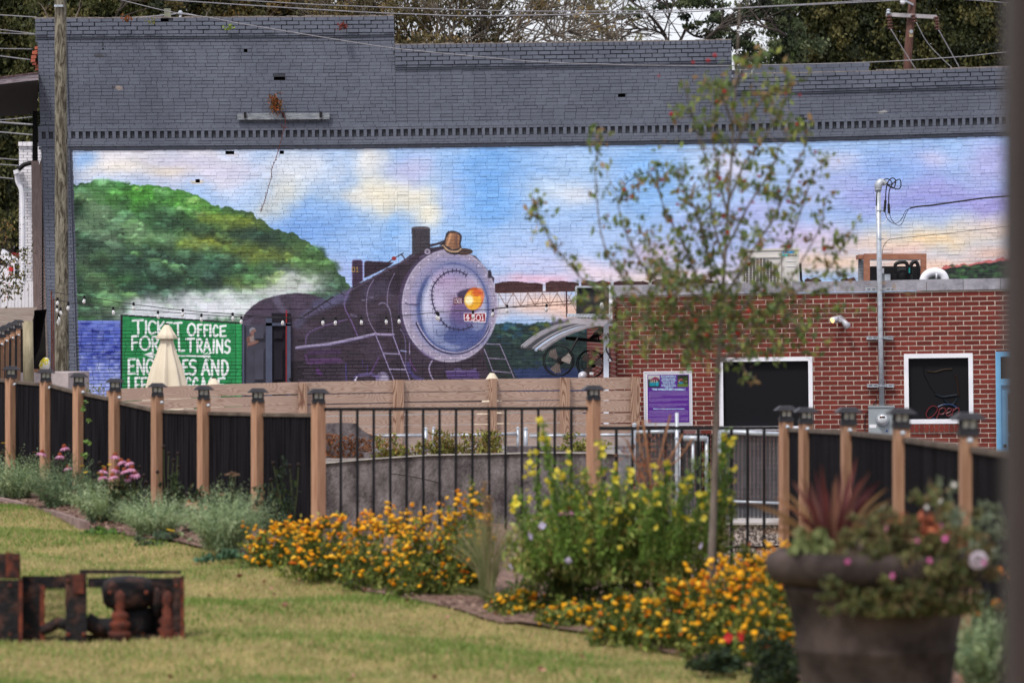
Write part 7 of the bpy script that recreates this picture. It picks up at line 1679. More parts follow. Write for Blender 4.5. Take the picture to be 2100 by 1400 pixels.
def lantana(px, base_py, rx, hz, nf, label, seed, nl=2600, D=None, up=6):
    b = GP(px, base_py) if D is None else P(px, base_py, D)
    D = b.y; t = thing('lantana_bush', b, label, 'flowering shrub', 'orange lantana bushes in the bed'); rs = np.random.RandomState(seed); k = D / F
    mound(t, px, D, b, rx, hz, nl, .042, LG, seed=seed, shell=.42)
    sm = MB()
    for i in range(int(nf * 3.0)):
        a = rs.uniform(-1, 1) * 1.45 ; e = rs.uniform(.05, 1.0) ** .8 * 1.45
        dx = math.sin(a) * math.cos(e * .9) if rs.rand() < .85 else math.sin(a); dy = -abs(math.cos(a)) * math.cos(e); dz = math.sin(e)
        r = rs.uniform(.86, 1.16); q = Vector((b.x + dx * rx * k * r, b.y + dy * rx * .85 * k * r, b.z + dz * hz * k * r + rs.uniform(0, up) * k))
        s_ = rs.choice([.45, .6, .75, .9, 1.15])
        inst('blossom', lan_me[(0, 0, 1, 2, 2, 2, 0, 1, 2, 3)[rs.randint(10)]], t, q, (s_, s_, s_), (rs.uniform(-.2, .9), rs.uniform(-.5, .5), rs.uniform(0, 6)))
        sm.tube([q - Vector((0, 0, .003)), q - Vector((dx * .02, dy * .02, .07))], .0016, 3, lin((86, 104, 50)))
    sm.build('flower_stems', M['leaf'], t, kind='stuff'); return t
for i, (px, py, rx, hz, nf, lb) in enumerate([(575, 1168, 72, 88, 52, 'leftmost orange flowering lantana beside the last cedar post of the left fence'), (670, 1190, 84, 118, 62, 'orange lantana in front of the first pickets, second from the left'), (780, 1203, 84, 140, 66, 'tall orange lantana mound in front of the middle of the railing'), (880, 1222, 84, 165, 66, 'tallest orange lantana mound with blooms against the concrete wall'), (958, 1226, 52, 195, 34, 'narrow orange lantana just left of the feathery grass')]):
    lantana(px, py, rx, hz, nf, lb, 20 + i)
for i, (px, py, rx, hz, nf, lb) in enumerate([(1065, 1268, 66, 50, 16, 'low orange lantana at the lawn edge right of the bare mulch'), (1175, 1292, 74, 56, 16, 'low orange lantana under the left side of the yellow primrose'), (1290, 1318, 84, 90, 26, 'low orange lantana under the middle of the yellow primrose'), (1400, 1330, 88, 130, 44, 'orange lantana near the foot of the young tree'), (1500, 1345, 92, 180, 64, 'dense orange lantana between the young tree and the planter'), (1590, 1370, 84, 230, 60, 'orange lantana touching the left side of the big planter'), (1560, 1240, 84, 90, 36, 'orange lantana behind, below the low picket railing')]):
    lantana(px, py, rx, hz, nf, lb, 40 + i, nl=3000)
def frond_bush(name, label, px, py, rx, hz, n, pal, seed, grp=None, leafl=.032, D=None, lx=0):
    b = GP(px, py) if D is None else P(px, py, D); k = b.y / F; rs = np.random.RandomState(seed); t = thing(name, b, label, 'plant', grp); V_ = []; C_ = []; st = MB()
    pa_ = np.array([lin(c) for c in pal])
    for i in range(n):
        a = rs.uniform(0, 6.283); sp_ = rs.rand() ** .42; L = rs.uniform(.6, 1.05)
        o = np.array([math.cos(a) * rx * k * .22 * rs.rand(), math.sin(a) * rx * k * .22 * rs.rand(), 0])
        e = np.array([math.cos(a) * rx * k * sp_ * L + lx * k, math.sin(a) * rx * k * sp_ * .8 * L, hz * k * L * (1 - .5 * sp_ ** 2)])
        m_ = o + (e - o) * .5 + np.array([0, 0, hz * k * .2 * (.3 + sp_)])
        ts = np.linspace(.15, 1, 16)[:, None]; c = (1 - ts) ** 2 * o + 2 * ts * (1 - ts) * m_ + ts ** 2 * e
        cen = np.array(tuple(b)) + np.repeat(c, 2, axis=0) + rs.randn(32, 3) * .008
        col = pa_[rs.randint(len(pa_))] * (1 + (rs.rand(32, 1) - .5) * .4)
        dirv = (e - m_); dirv /= np.linalg.norm(dirv) + 1e-9
        side = np.cross(dirv, rs.randn(3)); side /= np.linalg.norm(side) + 1e-9
        sg_ = np.tile([1, -1], 16)[:, None]; u = dirv * .6 + side * sg_; u = u / np.linalg.norm(u, axis=1)[:, None]; w = np.cross(u, dirv); w /= np.linalg.norm(w, axis=1)[:, None] + 1e-9
        s_ = (leafl * rs.uniform(.6, 1.3, 32) * (1.15 - .6 * np.repeat(ts[:, 0], 2)))[:, None]
        V_.append(np.stack([cen, cen + u * s_ * .6 + w * s_ * .16, cen + u * s_ * 1.2, cen + u * s_ * .6 - w * s_ * .16], 1).reshape(-1, 3)); C_.append(np.repeat(col, 4, axis=0))
    MB().quads(np.concatenate(V_), np.concatenate(C_)).build('fronds', M['leaf'], t, kind='stuff'); return t
YG = [(146, 166, 122), (166, 184, 142), (118, 142, 104), (184, 198, 156), (132, 150, 100)]
YD = [(98, 120, 86), (118, 140, 102), (78, 98, 72), (138, 156, 116)]
yl = 'feathery grey green yarrow clumps along the left fence'
yarrows = []
for i, (px, py, rx, hz, n, pl, lb) in enumerate([(28, 1030, 88, 92, 260, YG, 'grey green yarrow clump at the far left below the first posts'), (60, 1000, 70, 80, 150, YD, 'darker yarrow rising behind the far left clump'), (128, 1056, 80, 110, 200, YD, 'dark green yarrow around the pink coneflower stems'), (212, 1076, 78, 84, 240, YG, 'grey green yarrow clump left of the pink flower cluster'), (318, 1108, 92, 88, 300, YG, 'wide grey green yarrow clump at the foot of the fifth post'), (455, 1142, 92, 130, 380, YG, 'tallest grey green yarrow clump left of the orange lantana')]):
    yarrows.append(frond_bush('yarrow_plant', lb, px, py, rx * 1.4, hz * 1.25, int(n * 1.3), pl, 60 + i, yl, lx=(14 if i == 5 else 0)))
frond_bush('yarrow_plant', 'grey green feathery bush at the bottom right behind the planter', 2030, 1450, 120, 230, 620, YG, 77, yl, D=19.2)
# coneflowers
pinkc = [(204, 140, 172), (216, 158, 186), (188, 124, 158)]; peach = [(206, 158, 140), (214, 170, 150), (190, 136, 124)]
cone_p = blossom_mesh('flower_head', pinkc, 'cone'); cone_o = blossom_mesh('flower_head', peach, 'cone'); plate_y = blossom_mesh('flower_plate', [(206, 170, 40), (220, 186, 50)], 'plate'); plate_b = blossom_mesh('flower_plate', [(120, 92, 74), (140, 108, 86)], 'plate')
seed_me = MB().lathe((0, 0, 0), [(.003, -.014), (.015, -.006), (.018, .006), (.010, .017), (0, .02)], 9, col=lin((40, 28, 24))).mesh('seed_head', M['petal'])
def stems(name, label, base, heads, me, leaf_n, pal, seed, rx=40, hz=60, s_=1.0, D=None, grp=None):
    b = GP(*base) if D is None else P(base[0], base[1], D); D = b.y; t = thing(name, b, label, 'flowering plant', grp); rr_ = random.Random(seed)
    if leaf_n: mound(t, base[0], D, b, rx, hz, leaf_n, .05, pal, asp=.42, seed=seed, shell=.6)
    m = MB()
    for (x, y, *k) in heads:
        D2 = D + rr_.uniform(-.12, .12); e = P(x, y, D2); md = b.lerp(e, .55) + Vector((rr_.uniform(-.03, .03), 0, 0)); m.tube(spline([b + Vector((rr_.uniform(-.04, .04), 0, 0)), md, e], 4), .0035, 5, lin((84, 92, 54)))
        for _ in range(2):
            q = b.lerp(e, rr_.uniform(.4, .85)); V, C = leaves(np.array([tuple(q)] * 2) + NR.randn(2, 3) * .012, np.array([.06, .05]), pick(pal, 2)); m.quads(V, C)
        hm_ = k[0] if k else me; kn = 'seed_head' if hm_ is seed_me else ('flower_plate' if hm_ in (plate_y, plate_b) else 'flower_head')
        sc_ = s_ * rr_.uniform(.9, 1.15); inst(kn, hm_, t, e, (sc_, sc_, sc_), (rr_.uniform(-.25, .25), rr_.uniform(-.3, .3), rr_.uniform(0, 6)))
    m.build('stems', M['leaf'], t, kind='stuff'); return t
DG = [(40, 54, 34), (54, 68, 40), (66, 80, 46), (34, 44, 30)]
stems('coneflower', 'tall pink coneflowers with orange cones in front of the second and third posts', (128, 1052), [(86, 928), (132, 917), (123, 934), (140, 958)], cone_p, 260, [(62, 84, 58), (84, 104, 72), (50, 70, 50)], 1, 44, 52, 1.25)
stems('coneflower', 'cluster of many pink coneflowers mixed with dark seed heads near the fifth post', (262, 1080), [(236, 934), (249, 946), (264, 947), (214, 964), (239, 962), (210, 976), (270, 960), (276, 970), (262, 980), (231, 976), (255, 964), (286, 958, seed_me), (205, 950, seed_me), (295, 975, seed_me), (300, 990, seed_me), (244, 1000, seed_me), (283, 1002, seed_me), (300, 1020, seed_me)], cone_p, 900, DG + [(84, 70, 44)], 2, 62, 95, 1.15)
stems('coneflower', 'three peach coneflowers low by the sixth post', (405, 1100), [(387, 1031), (400, 1036), (423, 1043), (434, 1024, seed_me), (384, 1014, seed_me)], cone_o, 300, DG, 3, 44, 60, 1.2)
stems('coneflower', 'dark dried coneflower stems against the panel right of the fifth post', (352, 1085), [(336, 916, seed_me), (365, 930, seed_me), (356, 944, seed_me), (365, 958, seed_me), (323, 968, seed_me), (318, 1030, seed_me), (346, 930, seed_me)], seed_me, 420, DG, 4, 36, 90)
stems('coneflower', 'dark leafy stems with seed heads against the last panel of the left fence', (588, 1120), [(560, 950, seed_me), (594, 955, seed_me), (612, 953, seed_me), (556, 984, seed_me), (527, 1032, seed_me), (540, 1050, seed_me)], seed_me, 900, DG + [(50, 66, 56)], 5, 34, 140)
stems('yarrow_flower', 'small flat yellow yarrow heads in the far left clump', (40, 1020), [(7, 908), (19, 930), (80, 983), (-20, 925), (26, 911, plate_b), (2, 927, plate_b), (70, 927, plate_b)], plate_y, 0, YD, 6, s_=.75)
stems('yarrow_flower', 'yellow and brown yarrow heads between the third and fourth posts', (185, 1070), [(168, 955), (213, 956), (225, 952), (176, 968), (103, 944, plate_b), (152, 1008, plate_b), (203, 970)], plate_y, 0, YD, 7, s_=.75)
stems('yarrow_flower', 'tall brown yarrow head standing above the tallest grey clump', (470, 1140), [(476, 970), (457, 1013), (470, 972), (483, 974), (350, 1087, plate_y)], plate_b, 60, YG, 8, 14, 150, s_=1.1)
for i, (x, y, rx, hz, D_) in enumerate([(60, 1010, 90, 60, 38.4), (180, 1050, 80, 70, 36.8), (400, 1090, 80, 80, 34.4), (545, 1120, 60, 90, 33.2)]):
    b_ = P(x, 700 + (CZ - ground_z(D_)) * F / D_, D_); t_ = thing('undergrowth', b_, ['dark undergrowth behind the far left yarrow', 'dark undergrowth between the second and fourth posts', 'dark undergrowth beside the sixth post', 'dark undergrowth below the last panel of the left fence'][i], 'plant', 'dark undergrowth along the left fence'); mound(t_, x, D_, b_, rx, hz, 1100, .05, [(58, 76, 50), (74, 92, 60), (48, 60, 42), (92, 80, 56)], seed=300 + i, shell=.6, depth=40)
mm = thing('groundcover', GP(215, 1100), 'bright green low weeds spilling onto the lawn below the yarrow', 'weed'); b_ = GP(215, 1100)
mound(mm, 215, b_.y, b_, 48, 30, 260, .05, [(84, 116, 52), (104, 136, 62), (70, 96, 50)], asp=.8, seed=3)
b_ = GP(455, 1150); mm = thing('groundcover', b_, 'blue green rosettes on the mulch left of the lantana', 'weed'); mound(mm, 500, b_.y, b_, 50, 22, 200, .045, [(92, 124, 96), (76, 104, 80)], asp=.8, seed=4)
b_ = GP(345, 1120); mm = thing('groundcover', b_, 'dark low leaves at the lawn edge under the wide yarrow clump', 'weed'); mound(mm, 345, b_.y, b_, 70, 26, 380, .05, [(74, 92, 70), (92, 112, 84), (60, 60, 44)], asp=.6, seed=5)
# creeper leaves on the left fence panels
for (pts_, lb) in [([(176, 823), (171, 832), (170, 840), (182, 862), (176, 905), (183, 907)], 'heart shaped vine leaves climbing the panel right of the fourth post'), ([(170, 933), (175, 935), (178, 931), (255, 912), (257, 934), (253, 938)], 'scattered lower vine leaves on the black panels')]:
    c0 = P(pts_[0][0], pts_[0][1], 36.6); t = thing('fence_vine', c0, lb, 'climbing plant')
    for (x, y) in pts_:
        m = MB(); V, C = leaves(np.array([tuple(P(x + dx, y + dy, 36.55)) for dx, dy in ((-2, -1), (2, 0), (0, 3))]), np.array([.045, .05, .04]), pick([(104, 136, 66), (120, 150, 76)], 3), tilt=.7, asp=.9); m.quads(V, C).build('vine_leaf', M['leaf'], t)
# evening primrose: the big yellow flowered clump
cup_me = [blossom_mesh('flower', [(238, 222, 84), (230, 212, 66)], 'cup'), blossom_mesh('flower', [(240, 226, 100), (230, 206, 72)], 'cup')]
PG = [(110, 136, 62), (134, 156, 76), (154, 170, 92), (92, 116, 54), (176, 182, 108), (160, 146, 84)]; PDK = [(62, 82, 42), (80, 102, 50), (100, 120, 60), (120, 112, 58)]
pb = P(1290, 1296, 25.2); pr_t = thing('evening_primrose', pb, 'large green clump of yellow flowered evening primrose around the young tree trunk', 'flowering plant'); k = 25.2 / F
pieces = [(1110, 1285, 90, 200, 2600, PDK), (1200, 1300, 110, 270, 4200, PDK + PG[:2]), (1310, 1305, 120, 300, 4800, PDK + PG[:3]), (1410, 1300, 100, 300, 4000, PDK + PG[:3]), (1215, 1190, 140, 205, 5200, PG), (1365, 1190, 120, 195, 4600, PG), (1290, 1120, 120, 130, 2600, PG), (1105, 1170, 70, 130, 1500, PG), (1470, 1130, 44, 180, 1500, PG)]
for i, (x, y, rx, hz, n, pl) in enumerate(pieces):
    mound(pr_t, x, 25.2, P(x, y, 25.2 + (.3 if i < 4 else 0)), rx, hz, int(n * .8), .05, pl, asp=.36, seed=90 + i, shell=.55, name='foliage', depth=80)
rr_ = random.Random(12); sm = MB(); heads = []
spikes = [(1112, 868, 1150), (1118, 905, 1150), (1090, 930, 1150), (1165, 930, 1150), (1150, 960, 1150), (1062, 1008, 1150), (1050, 1030, 1160), (1200, 965, 1150), (1232, 905, 1150), (1262, 960, 1150), (1240, 1000, 1150), (1290, 955, 1150), (1320, 1000, 1150), (1345, 1015, 1150), (1370, 950, 1150), (1400, 990, 1150), (1420, 965, 1150), (1440, 1010, 1150), (1488, 880, 1150), (1500, 900, 1120), (1476, 930, 1120), (1504, 960, 1120), (1490, 1000, 1120), (1185, 1010, 1150), (1120, 1020, 1150), (1290, 1030, 1150), (1215, 1040, 1150), (1130, 990, 1150), (1350, 960, 1150), (1385, 1040, 1150)]
VV = []; CC = []
for (x, y, yb) in spikes:
    D_ = 25.0 + rr_.uniform(-.4, .3); x0 = x + (1290 - x) * .22 + rr_.uniform(-14, 14); a = P(x0, yb, D_); e = P(x, y, D_); sm.tube(spline([a, a.lerp(e, .5) + Vector((rr_.uniform(-.03, .03), 0, 0)), e], 4), .004, 5, lin((92, 112, 50)))
    n = int((yb - y) * .8); ts = NR.rand(n); c = np.array([tuple(a.lerp(e, tt)) for tt in ts]) + NR.randn(n, 3) * .017
    V, C = leaves(c, NR.uniform(.03, .06, n), pick([(104, 134, 54), (122, 150, 66), (88, 116, 48)], n), asp=.34, up=.5, tilt=.8); VV.append(V); CC.append(C)
    for _ in range(rr_.choice((3, 4, 5, 3))): heads.append((x + rr_.uniform(-9, 9), y + rr_.uniform(-6, 34), D_))
for _ in range(16): heads.append((rr_.uniform(1060, 1450), rr_.uniform(1000, 1130), 24.7))
for _ in range(17):
    hx2, hy2 = rr_.uniform(1060, 1500), rr_.uniform(955, 1065)
    for _k in range(rr_.choice((2, 3, 4))): heads.append((hx2 + rr_.gauss(0, 9), hy2 + rr_.gauss(0, 8), 24.8))
sm.quads(np.concatenate(VV), np.concatenate(CC)); sm.build('flower_stems', M['leaf'], pr_t, kind='stuff')
for (x, y, D_) in heads:
    s_ = rr_.uniform(.6, 1.05); inst('flower', cup_me[rr_.randrange(2)], pr_t, P(x, y, D_ - .05), (s_, s_, s_), (rr_.uniform(.3, 1.4), rr_.uniform(-.5, .5), rr_.uniform(0, 6)))
for i, (x, y) in enumerate([(1112, 1078), (1085, 1100), (1045, 1163), (1165, 1150), (1300, 1325), (1440, 1120)]):
    c = P(x, y, 24.4); m = blossom_mesh('flower', [(190, 180, 214), (206, 196, 226)], 'cup'); inst('flower', m, pr_t, c, (.9, .9, .9), (1.2, 0, i))
stems('coneflower', 'single dusky pink coneflower poking out of the primrose clump', (1175, 1240), [(1163, 1046)], cone_p, 0, DG, 14, s_=1.35, D=24.8)
# feathery grass and dried stalks
def grassclump(name, label, px, py, D, n, rx, hz, pal, w=.003, seed=1, plume=None):
    b = P(px, py, D); t = thing(name, b, label, 'ornamental grass'); rs = np.random.RandomState(seed); k = D / F; m = MB(); r2 = random.Random(seed)
    for i in range(n):
        a = r2.uniform(-1, 1); L = r2.uniform(.6, 1.0); e = b + Vector((a * rx * k, r2.uniform(-.5, .5) * rx * k, hz * k * L * (1 - .25 * a * a))); md = b.lerp(e, .5) + Vector((-a * rx * k * .18, 0, hz * k * .07))
        m.tube(spline([b + Vector((a * .04, 0, 0)), md, e], 3), [w] * 3 + [w * .8] * 3 + [w * .4], 3, lin(r2.choice(pal)))
    m.build('blades', M['leaf'], t, kind='stuff')
    for (x, y0, y1) in plume or []:
        m = MB(); nn_ = 260; ts = rs.rand(nn_); c = np.array([tuple(P(x + 3 * math.sin(q * 3), y0 + (y1 - y0) * q, D - .05)) for q in ts]) + rs.randn(nn_, 3) * .012
        V, C = leaves(c, rs.uniform(.015, .035, nn_), pick([(150, 124, 88), (172, 146, 104), (120, 92, 70)], nn_), asp=.25, up=.9, tilt=.5); m.quads(V, C); m.build('seed_plume', M['leaf'], t)
    return t
grassclump('feather_grass', 'upright feathery grass with tan plumes between the lantana and the primrose', 1000, 1232, 26.5, 230, 80, 190, [(150, 154, 108), (126, 136, 88), (176, 164, 126)], .002, 3, [(992, 985, 1080), (1002, 1020, 1110)])
grassclump('spent_grass', 'low arching grass blades at the edge of the bare mulch', 1010, 1240, 25.8, 60, 90, 50, [(136, 138, 96), (110, 118, 72)], .003, 4)
ds_t = thing('dried_stalks', P(1340, 1100, 27), 'tall rusty brown dried stalks behind the primrose clump', 'dried plant'); m = MB()
for g_, r_ in [([(1330, 1240), (1332, 1080), (1335, 1000), (1328, 930), (1318, 860)], .011), ([(1338, 1060), (1345, 980), (1358, 920), (1375, 850)], .009), ([(1335, 1020), (1352, 960), (1380, 930), (1400, 890)], .008), ([(1334, 1040), (1320, 980), (1300, 940), (1285, 900)], .008), ([(1345, 1010), (1370, 960), (1392, 940), (1420, 900)], .007), ([(1325, 960), (1310, 900), (1308, 870)], .007)]:
    m.tube(spline([P(x, y, 27) for x, y in g_], 5), r_, 6)
m.build('stalks', mat('dried brown stalk', (124, 88, 66), (156, 114, 84), rough=.9, scale=8), ds_t); m = MB(); nn_ = 420
c = np.array([tuple(P(1335 + NR.normal(0, 26), 985 + NR.normal(0, 48), 27 + NR.uniform(-.1, .1))) for _ in range(nn_)]); V, C = leaves(c, NR.uniform(.025, .06, nn_), pick([(160, 104, 74), (130, 84, 60), (184, 132, 96)], nn_), asp=.3, up=.6); m.quads(V, C); m.build('dry_leaves', M['leaf'], ds_t, kind='stuff')
b_ = P(1400, 1110, 26); dd_t = thing('dried_plant', b_, 'reddish withered leaves beside the young tree trunk', 'dried plant'); MB().tube([P(1398, 1290, 26), P(1396, 1090, 26)], .006, 5, lin((120, 84, 60))).build('stem', M['leaf'], dd_t); mound(dd_t, 1395, 26, b_, 26, 70, 160, .05, [(130, 76, 56), (156, 100, 76)], seed=8)
# weeds and vines on the retaining wall
for i, (x, y, rx, hz, n, pl, lb) in enumerate([(800, 938, 46, 40, 500, [(140, 140, 70), (120, 122, 60), (150, 110, 70)], 'yellow green weeds right of the broken concrete block'), (905, 934, 66, 58, 1100, [(132, 132, 66), (156, 150, 84), (114, 112, 58), (140, 110, 70)], 'tallest yellow green weeds in the middle of the retaining wall'), (1000, 930, 52, 50, 800, [(132, 132, 66), (156, 150, 84), (114, 112, 58), (140, 110, 70)], 'yellow green weeds under the wire fence right of the middle'), (1190, 922, 60, 34, 400, [(110, 120, 56), (140, 140, 74), (160, 150, 80)], 'sparse weeds near the right end of the retaining wall')]):
    b_ = P(x, y, 44.6); t = thing('weed_clump', b_, lb, 'weed', 'weeds on the retaining wall'); mound(t, x, 44.6, b_, rx, hz, n, .055, pl, seed=130 + i, shell=.8, depth=16)
t = thing('dead_vine', P(700, 940, 44.6), 'rusty tangled dead vine over the broken concrete block', 'climbing plant'); m = MB()
for _ in range(46):
    x = R.uniform(662, 760); y = R.uniform(895, 945); pts_ = [P(x, y, 44.8)]
    for _k in range(4): x += R.uniform(-12, 12); y += R.uniform(-12, 10); y = min(948, max(890, y)); pts_.append(P(x, y, 44.85))
    m.tube(spline(pts_, 3), .007, 3)
m.build('vine_stems', mat('rusty vine', (140, 92, 58), (104, 66, 48), rough=1, scale=5), t); m = MB(); nn_ = 320; c = np.array([tuple(P(NR.uniform(660, 745), NR.uniform(898, 946), 44.75)) for _ in range(nn_)]); V, C = leaves(c, NR.uniform(.03, .07, nn_), pick([(146, 92, 54), (120, 76, 52), (90, 66, 50)], nn_), asp=.4); m.quads(V, C); m.build('dead_leaves', M['leaf'], t, kind='stuff')
t = thing('yard_weeds', P(190, 800, 61), 'thin weeds at the foot of the mural wall left of the plank fence', 'weed'); m = MB(); nn_ = 90; c = np.array([tuple(P(NR.uniform(148, 215), NR.normal(800, 5), 61)) for _ in range(nn_)]); V, C = leaves(c, NR.uniform(.03, .07, nn_), pick([(120, 130, 70), (150, 140, 90)], nn_), asp=.4); m.quads(V, C); m.build('leaves', M['leaf'], t, kind='stuff')
# ================================================================== young tree in the bed
TD = 24.0
yt = thing('young_tree', P(1458, 1240, TD), 'slender young holly tree with blurred olive leaves and red berries in the foreground', 'tree')
trunk = [(1454, 1335), (1460, 1130), (1466, 980), (1469, 850), (1474, 740), (1482, 600), (1490, 470), (1500, 330), (1508, 190), (1514, 70), (1520, -40)]
M['ytrunk'] = mat('smooth grey bark', (86, 76, 68), (130, 118, 108), rough=.85, scale=9, stretch=(2, 2, .6), bump=.2)
n = len(trunk); MB().tube(spline([P(x, y, TD) for x, y in trunk], 4), [.004 + .025 * (1 - i / (4 * (n - 1))) ** 1.5 for i in range(4 * (n - 1) + 1)], 8).build('trunk', M['ytrunk'], yt, sm=True)
rt = random.Random(21); limbs = [
 [(1472, 745), (1400, 690), (1310, 640), (1210, 585), (1150, 520), (1110, 460), (1095, 420)], [(1472, 730), (1390, 650), (1300, 590), (1245, 520), (1225, 420), (1222, 340), (1228, 270)],
 [(1474, 710), (1400, 620), (1330, 560), (1285, 480), (1268, 420), (1280, 400)], [(1478, 660), (1430, 570), (1400, 500), (1360, 420), (1345, 350)], [(1482, 600), (1450, 520), (1430, 440), (1400, 380), (1385, 350)],
 [(1486, 540), (1460, 440), (1450, 340), (1420, 240), (1405, 180)], [(1492, 440), (1470, 340), (1460, 260), (1470, 200)], [(1473, 745), (1540, 690), (1600, 620), (1680, 570), (1720, 520), (1738, 480)],
 [(1473, 735), (1570, 690), (1640, 620), (1700, 590), (1730, 560)], [(1476, 690), (1540, 610), (1600, 540), (1640, 440), (1668, 360), (1700, 330)], [(1480, 620), (1540, 520), (1590, 440), (1630, 350), (1650, 300), (1656, 260)],
 [(1486, 520), (1530, 430), (1580, 350), (1600, 300), (1640, 265)], [(1492, 420), (1530, 330), (1570, 280), (1610, 200), (1620, 170)], [(1500, 320), (1530, 250), (1560, 210), (1590, 180)], [(1504, 260), (1480, 200), (1450, 170)],
 [(1474, 720), (1560, 650), (1610, 590), (1680, 470), (1690, 420)], [(1472, 740), (1370, 700), (1290, 690), (1230, 640), (1190, 620)], [(1473, 742), (1540, 730), (1600, 710), (1640, 680), (1700, 640)], [(1508, 180), (1530, 130), (1560, 110)], [(1478, 640), (1420, 600), (1370, 560), (1330, 500)]]
bm = MB(); lc = []; tips = []; allp = []
for lb in limbs:
    D_ = TD + rt.uniform(-.5, .5); pp = spline([P(x, y, TD + (D_ - TD) * i / (len(lb) - 1)) for i, (x, y) in enumerate(lb)], 5); N_ = len(pp); allp += [tuple(q) for q in pp[3:]]
    bm.tube(pp, [.0075 * (1 - .75 * i / N_) + .001 for i in range(N_)], 5)
    for i in range(4, N_):
        if rt.random() < .6:
            L = rt.uniform(.04, .17); q = pp[i] + Vector((rt.uniform(-1, 1), rt.uniform(-1, 1), rt.uniform(-.2, 1))).normalized() * L; bm.tube([pp[i], q], [.0024, .0012], 4); tips.append(q)
            for _ in range(rt.choice((3, 5, 7))): lc.append(tuple(pp[i].lerp(q, rt.uniform(.3, 1.1)) + Vector((rt.gauss(0, .016), rt.gauss(0, .016), rt.gauss(0, .016)))))
        if i > N_ * .3 and rt.random() < .5:
            for _ in range(3): lc.append(tuple(pp[i] + Vector((rt.gauss(0, .02), rt.gauss(0, .02), rt.gauss(0, .02)))))
    for _ in range(9): lc.append(tuple(pp[-1] + Vector((rt.gauss(0, .022), rt.gauss(0, .022), rt.gauss(0, .03)))))
tg = [(rt.gauss(1440, 125), rt.gauss(645, 60)) for _ in range(230)] + [(rt.gauss(1455, 100), rt.gauss(500, 85)) for _ in range(100)] + [(1500 + rt.gauss(0, 50), rt.uniform(110, 400)) for _ in range(50)]
allp = np.array(allp)
for (x, y) in tg:
    if y > 785: continue
    e = P(x, y, TD + rt.gauss(0, .3)); dd_ = np.linalg.norm(allp - np.array(tuple(e)) + np.array([0, 0, .08]), axis=1); a = Vector(allp[int(np.argmin(dd_))])
    if (e - a).length > .7: continue
    md = a.lerp(e, .5) + Vector((rt.gauss(0, .02), 0, -.02)); bm.tube([a, md, e], [.003, .0022, .0012], 4); tips.append(e)
    for _ in range(rt.choice((5, 7, 9, 11))): lc.append(tuple(a.lerp(e, rt.uniform(.35, 1.08)) + Vector((rt.gauss(0, .022), rt.gauss(0, .022), rt.gauss(0, .024)))))
bm.build('branches', M['ytrunk'], yt)
lc = np.array(lc); nl = len(lc); hx = lc[:, 2]
V, C = leaves(lc, NR.uniform(.034, .068, nl), pick([(96, 114, 56), (118, 134, 68), (78, 94, 50), (142, 148, 78), (140, 112, 76), (100, 120, 76)], nl, var=.3), asp=.5)
MB().quads(V, C).build('leaves', M['leaf'], yt, kind='stuff')
cen = np.array([tuple(P(NR.normal(x, 7), NR.normal(y, 9), TD)) for (x, y) in [(1095, 425)] * 12 + [(1100, 480)] * 8 + [(1130, 500)] * 8 + [(1110, 450)] * 8])
V, C = leaves(cen, NR.uniform(.03, .055, len(cen)), pick([(176, 176, 96), (200, 150, 90), (160, 170, 100)], len(cen)), asp=.4); MB().quads(V, C).build('young_leaves', M['leaf'], yt, kind='stuff')
be = MB().lathe((0, 0, 0), [(0, -.008), (.0075, -.003), (.0075, .003), (0, .008)], 7, col=lin((176, 34, 34))).mesh('berry', M['petal'])
for _ in range(70):
    p = rt.choice(tips) if rt.random() < .6 else P(1500 + rt.gauss(0, 60), rt.uniform(100, 480), TD); s_ = rt.uniform(.9, 1.8); inst('berry', be, yt, p + Vector((rt.gauss(0, .02), -.02, rt.gauss(0, .02))), (s_, s_, s_))
# branches of a shrub that reach in at the far left
sb_ = thing('holly_shrub', P(-40, 800, 50), 'olive leafed holly branches reaching in at the left edge', 'shrub'); m = MB(); lc = []
for lb in [[(-60, 700), (-20, 600), (10, 545), (30, 530), (58, 522)], [(-50, 640), (0, 580), (30, 570), (50, 565)], [(-40, 600), (0, 520), (8, 480), (12, 455)], [(-50, 560), (-10, 500), (0, 480), (25, 460)], [(-60, 700), (0, 610), (20, 595), (44, 590)]]:
    pp = spline([P(x, y, 50) for x, y in lb], 5); m.tube(pp, [.012 * (1 - .8 * i / len(pp)) for i in range(len(pp))], 5)
    for i in range(5, len(pp)):
        for _ in range(11): lc.append(tuple(pp[i] + Vector((rt.gauss(0, .07), rt.gauss(0, .07), rt.gauss(0, .06)))))
m.tube([P(-60, 900, 50), P(-60, 700, 50)], .03, 6); m.build('branches', M['darkbark'], sb_); lc = np.array(lc)
V, C = leaves(lc, NR.uniform(.035, .07, len(lc)), pick([(84, 84, 44), (66, 70, 38), (120, 112, 62), (52, 56, 34), (140, 110, 70)], len(lc)), asp=.45); MB().quads(V, C).build('leaves', M['leaf'], sb_, kind='stuff')
for _ in range(8): inst('berry', be, sb_, P(rt.uniform(4, 30), rt.uniform(560, 620), 49.8), (1.1, 1.1, 1.1))
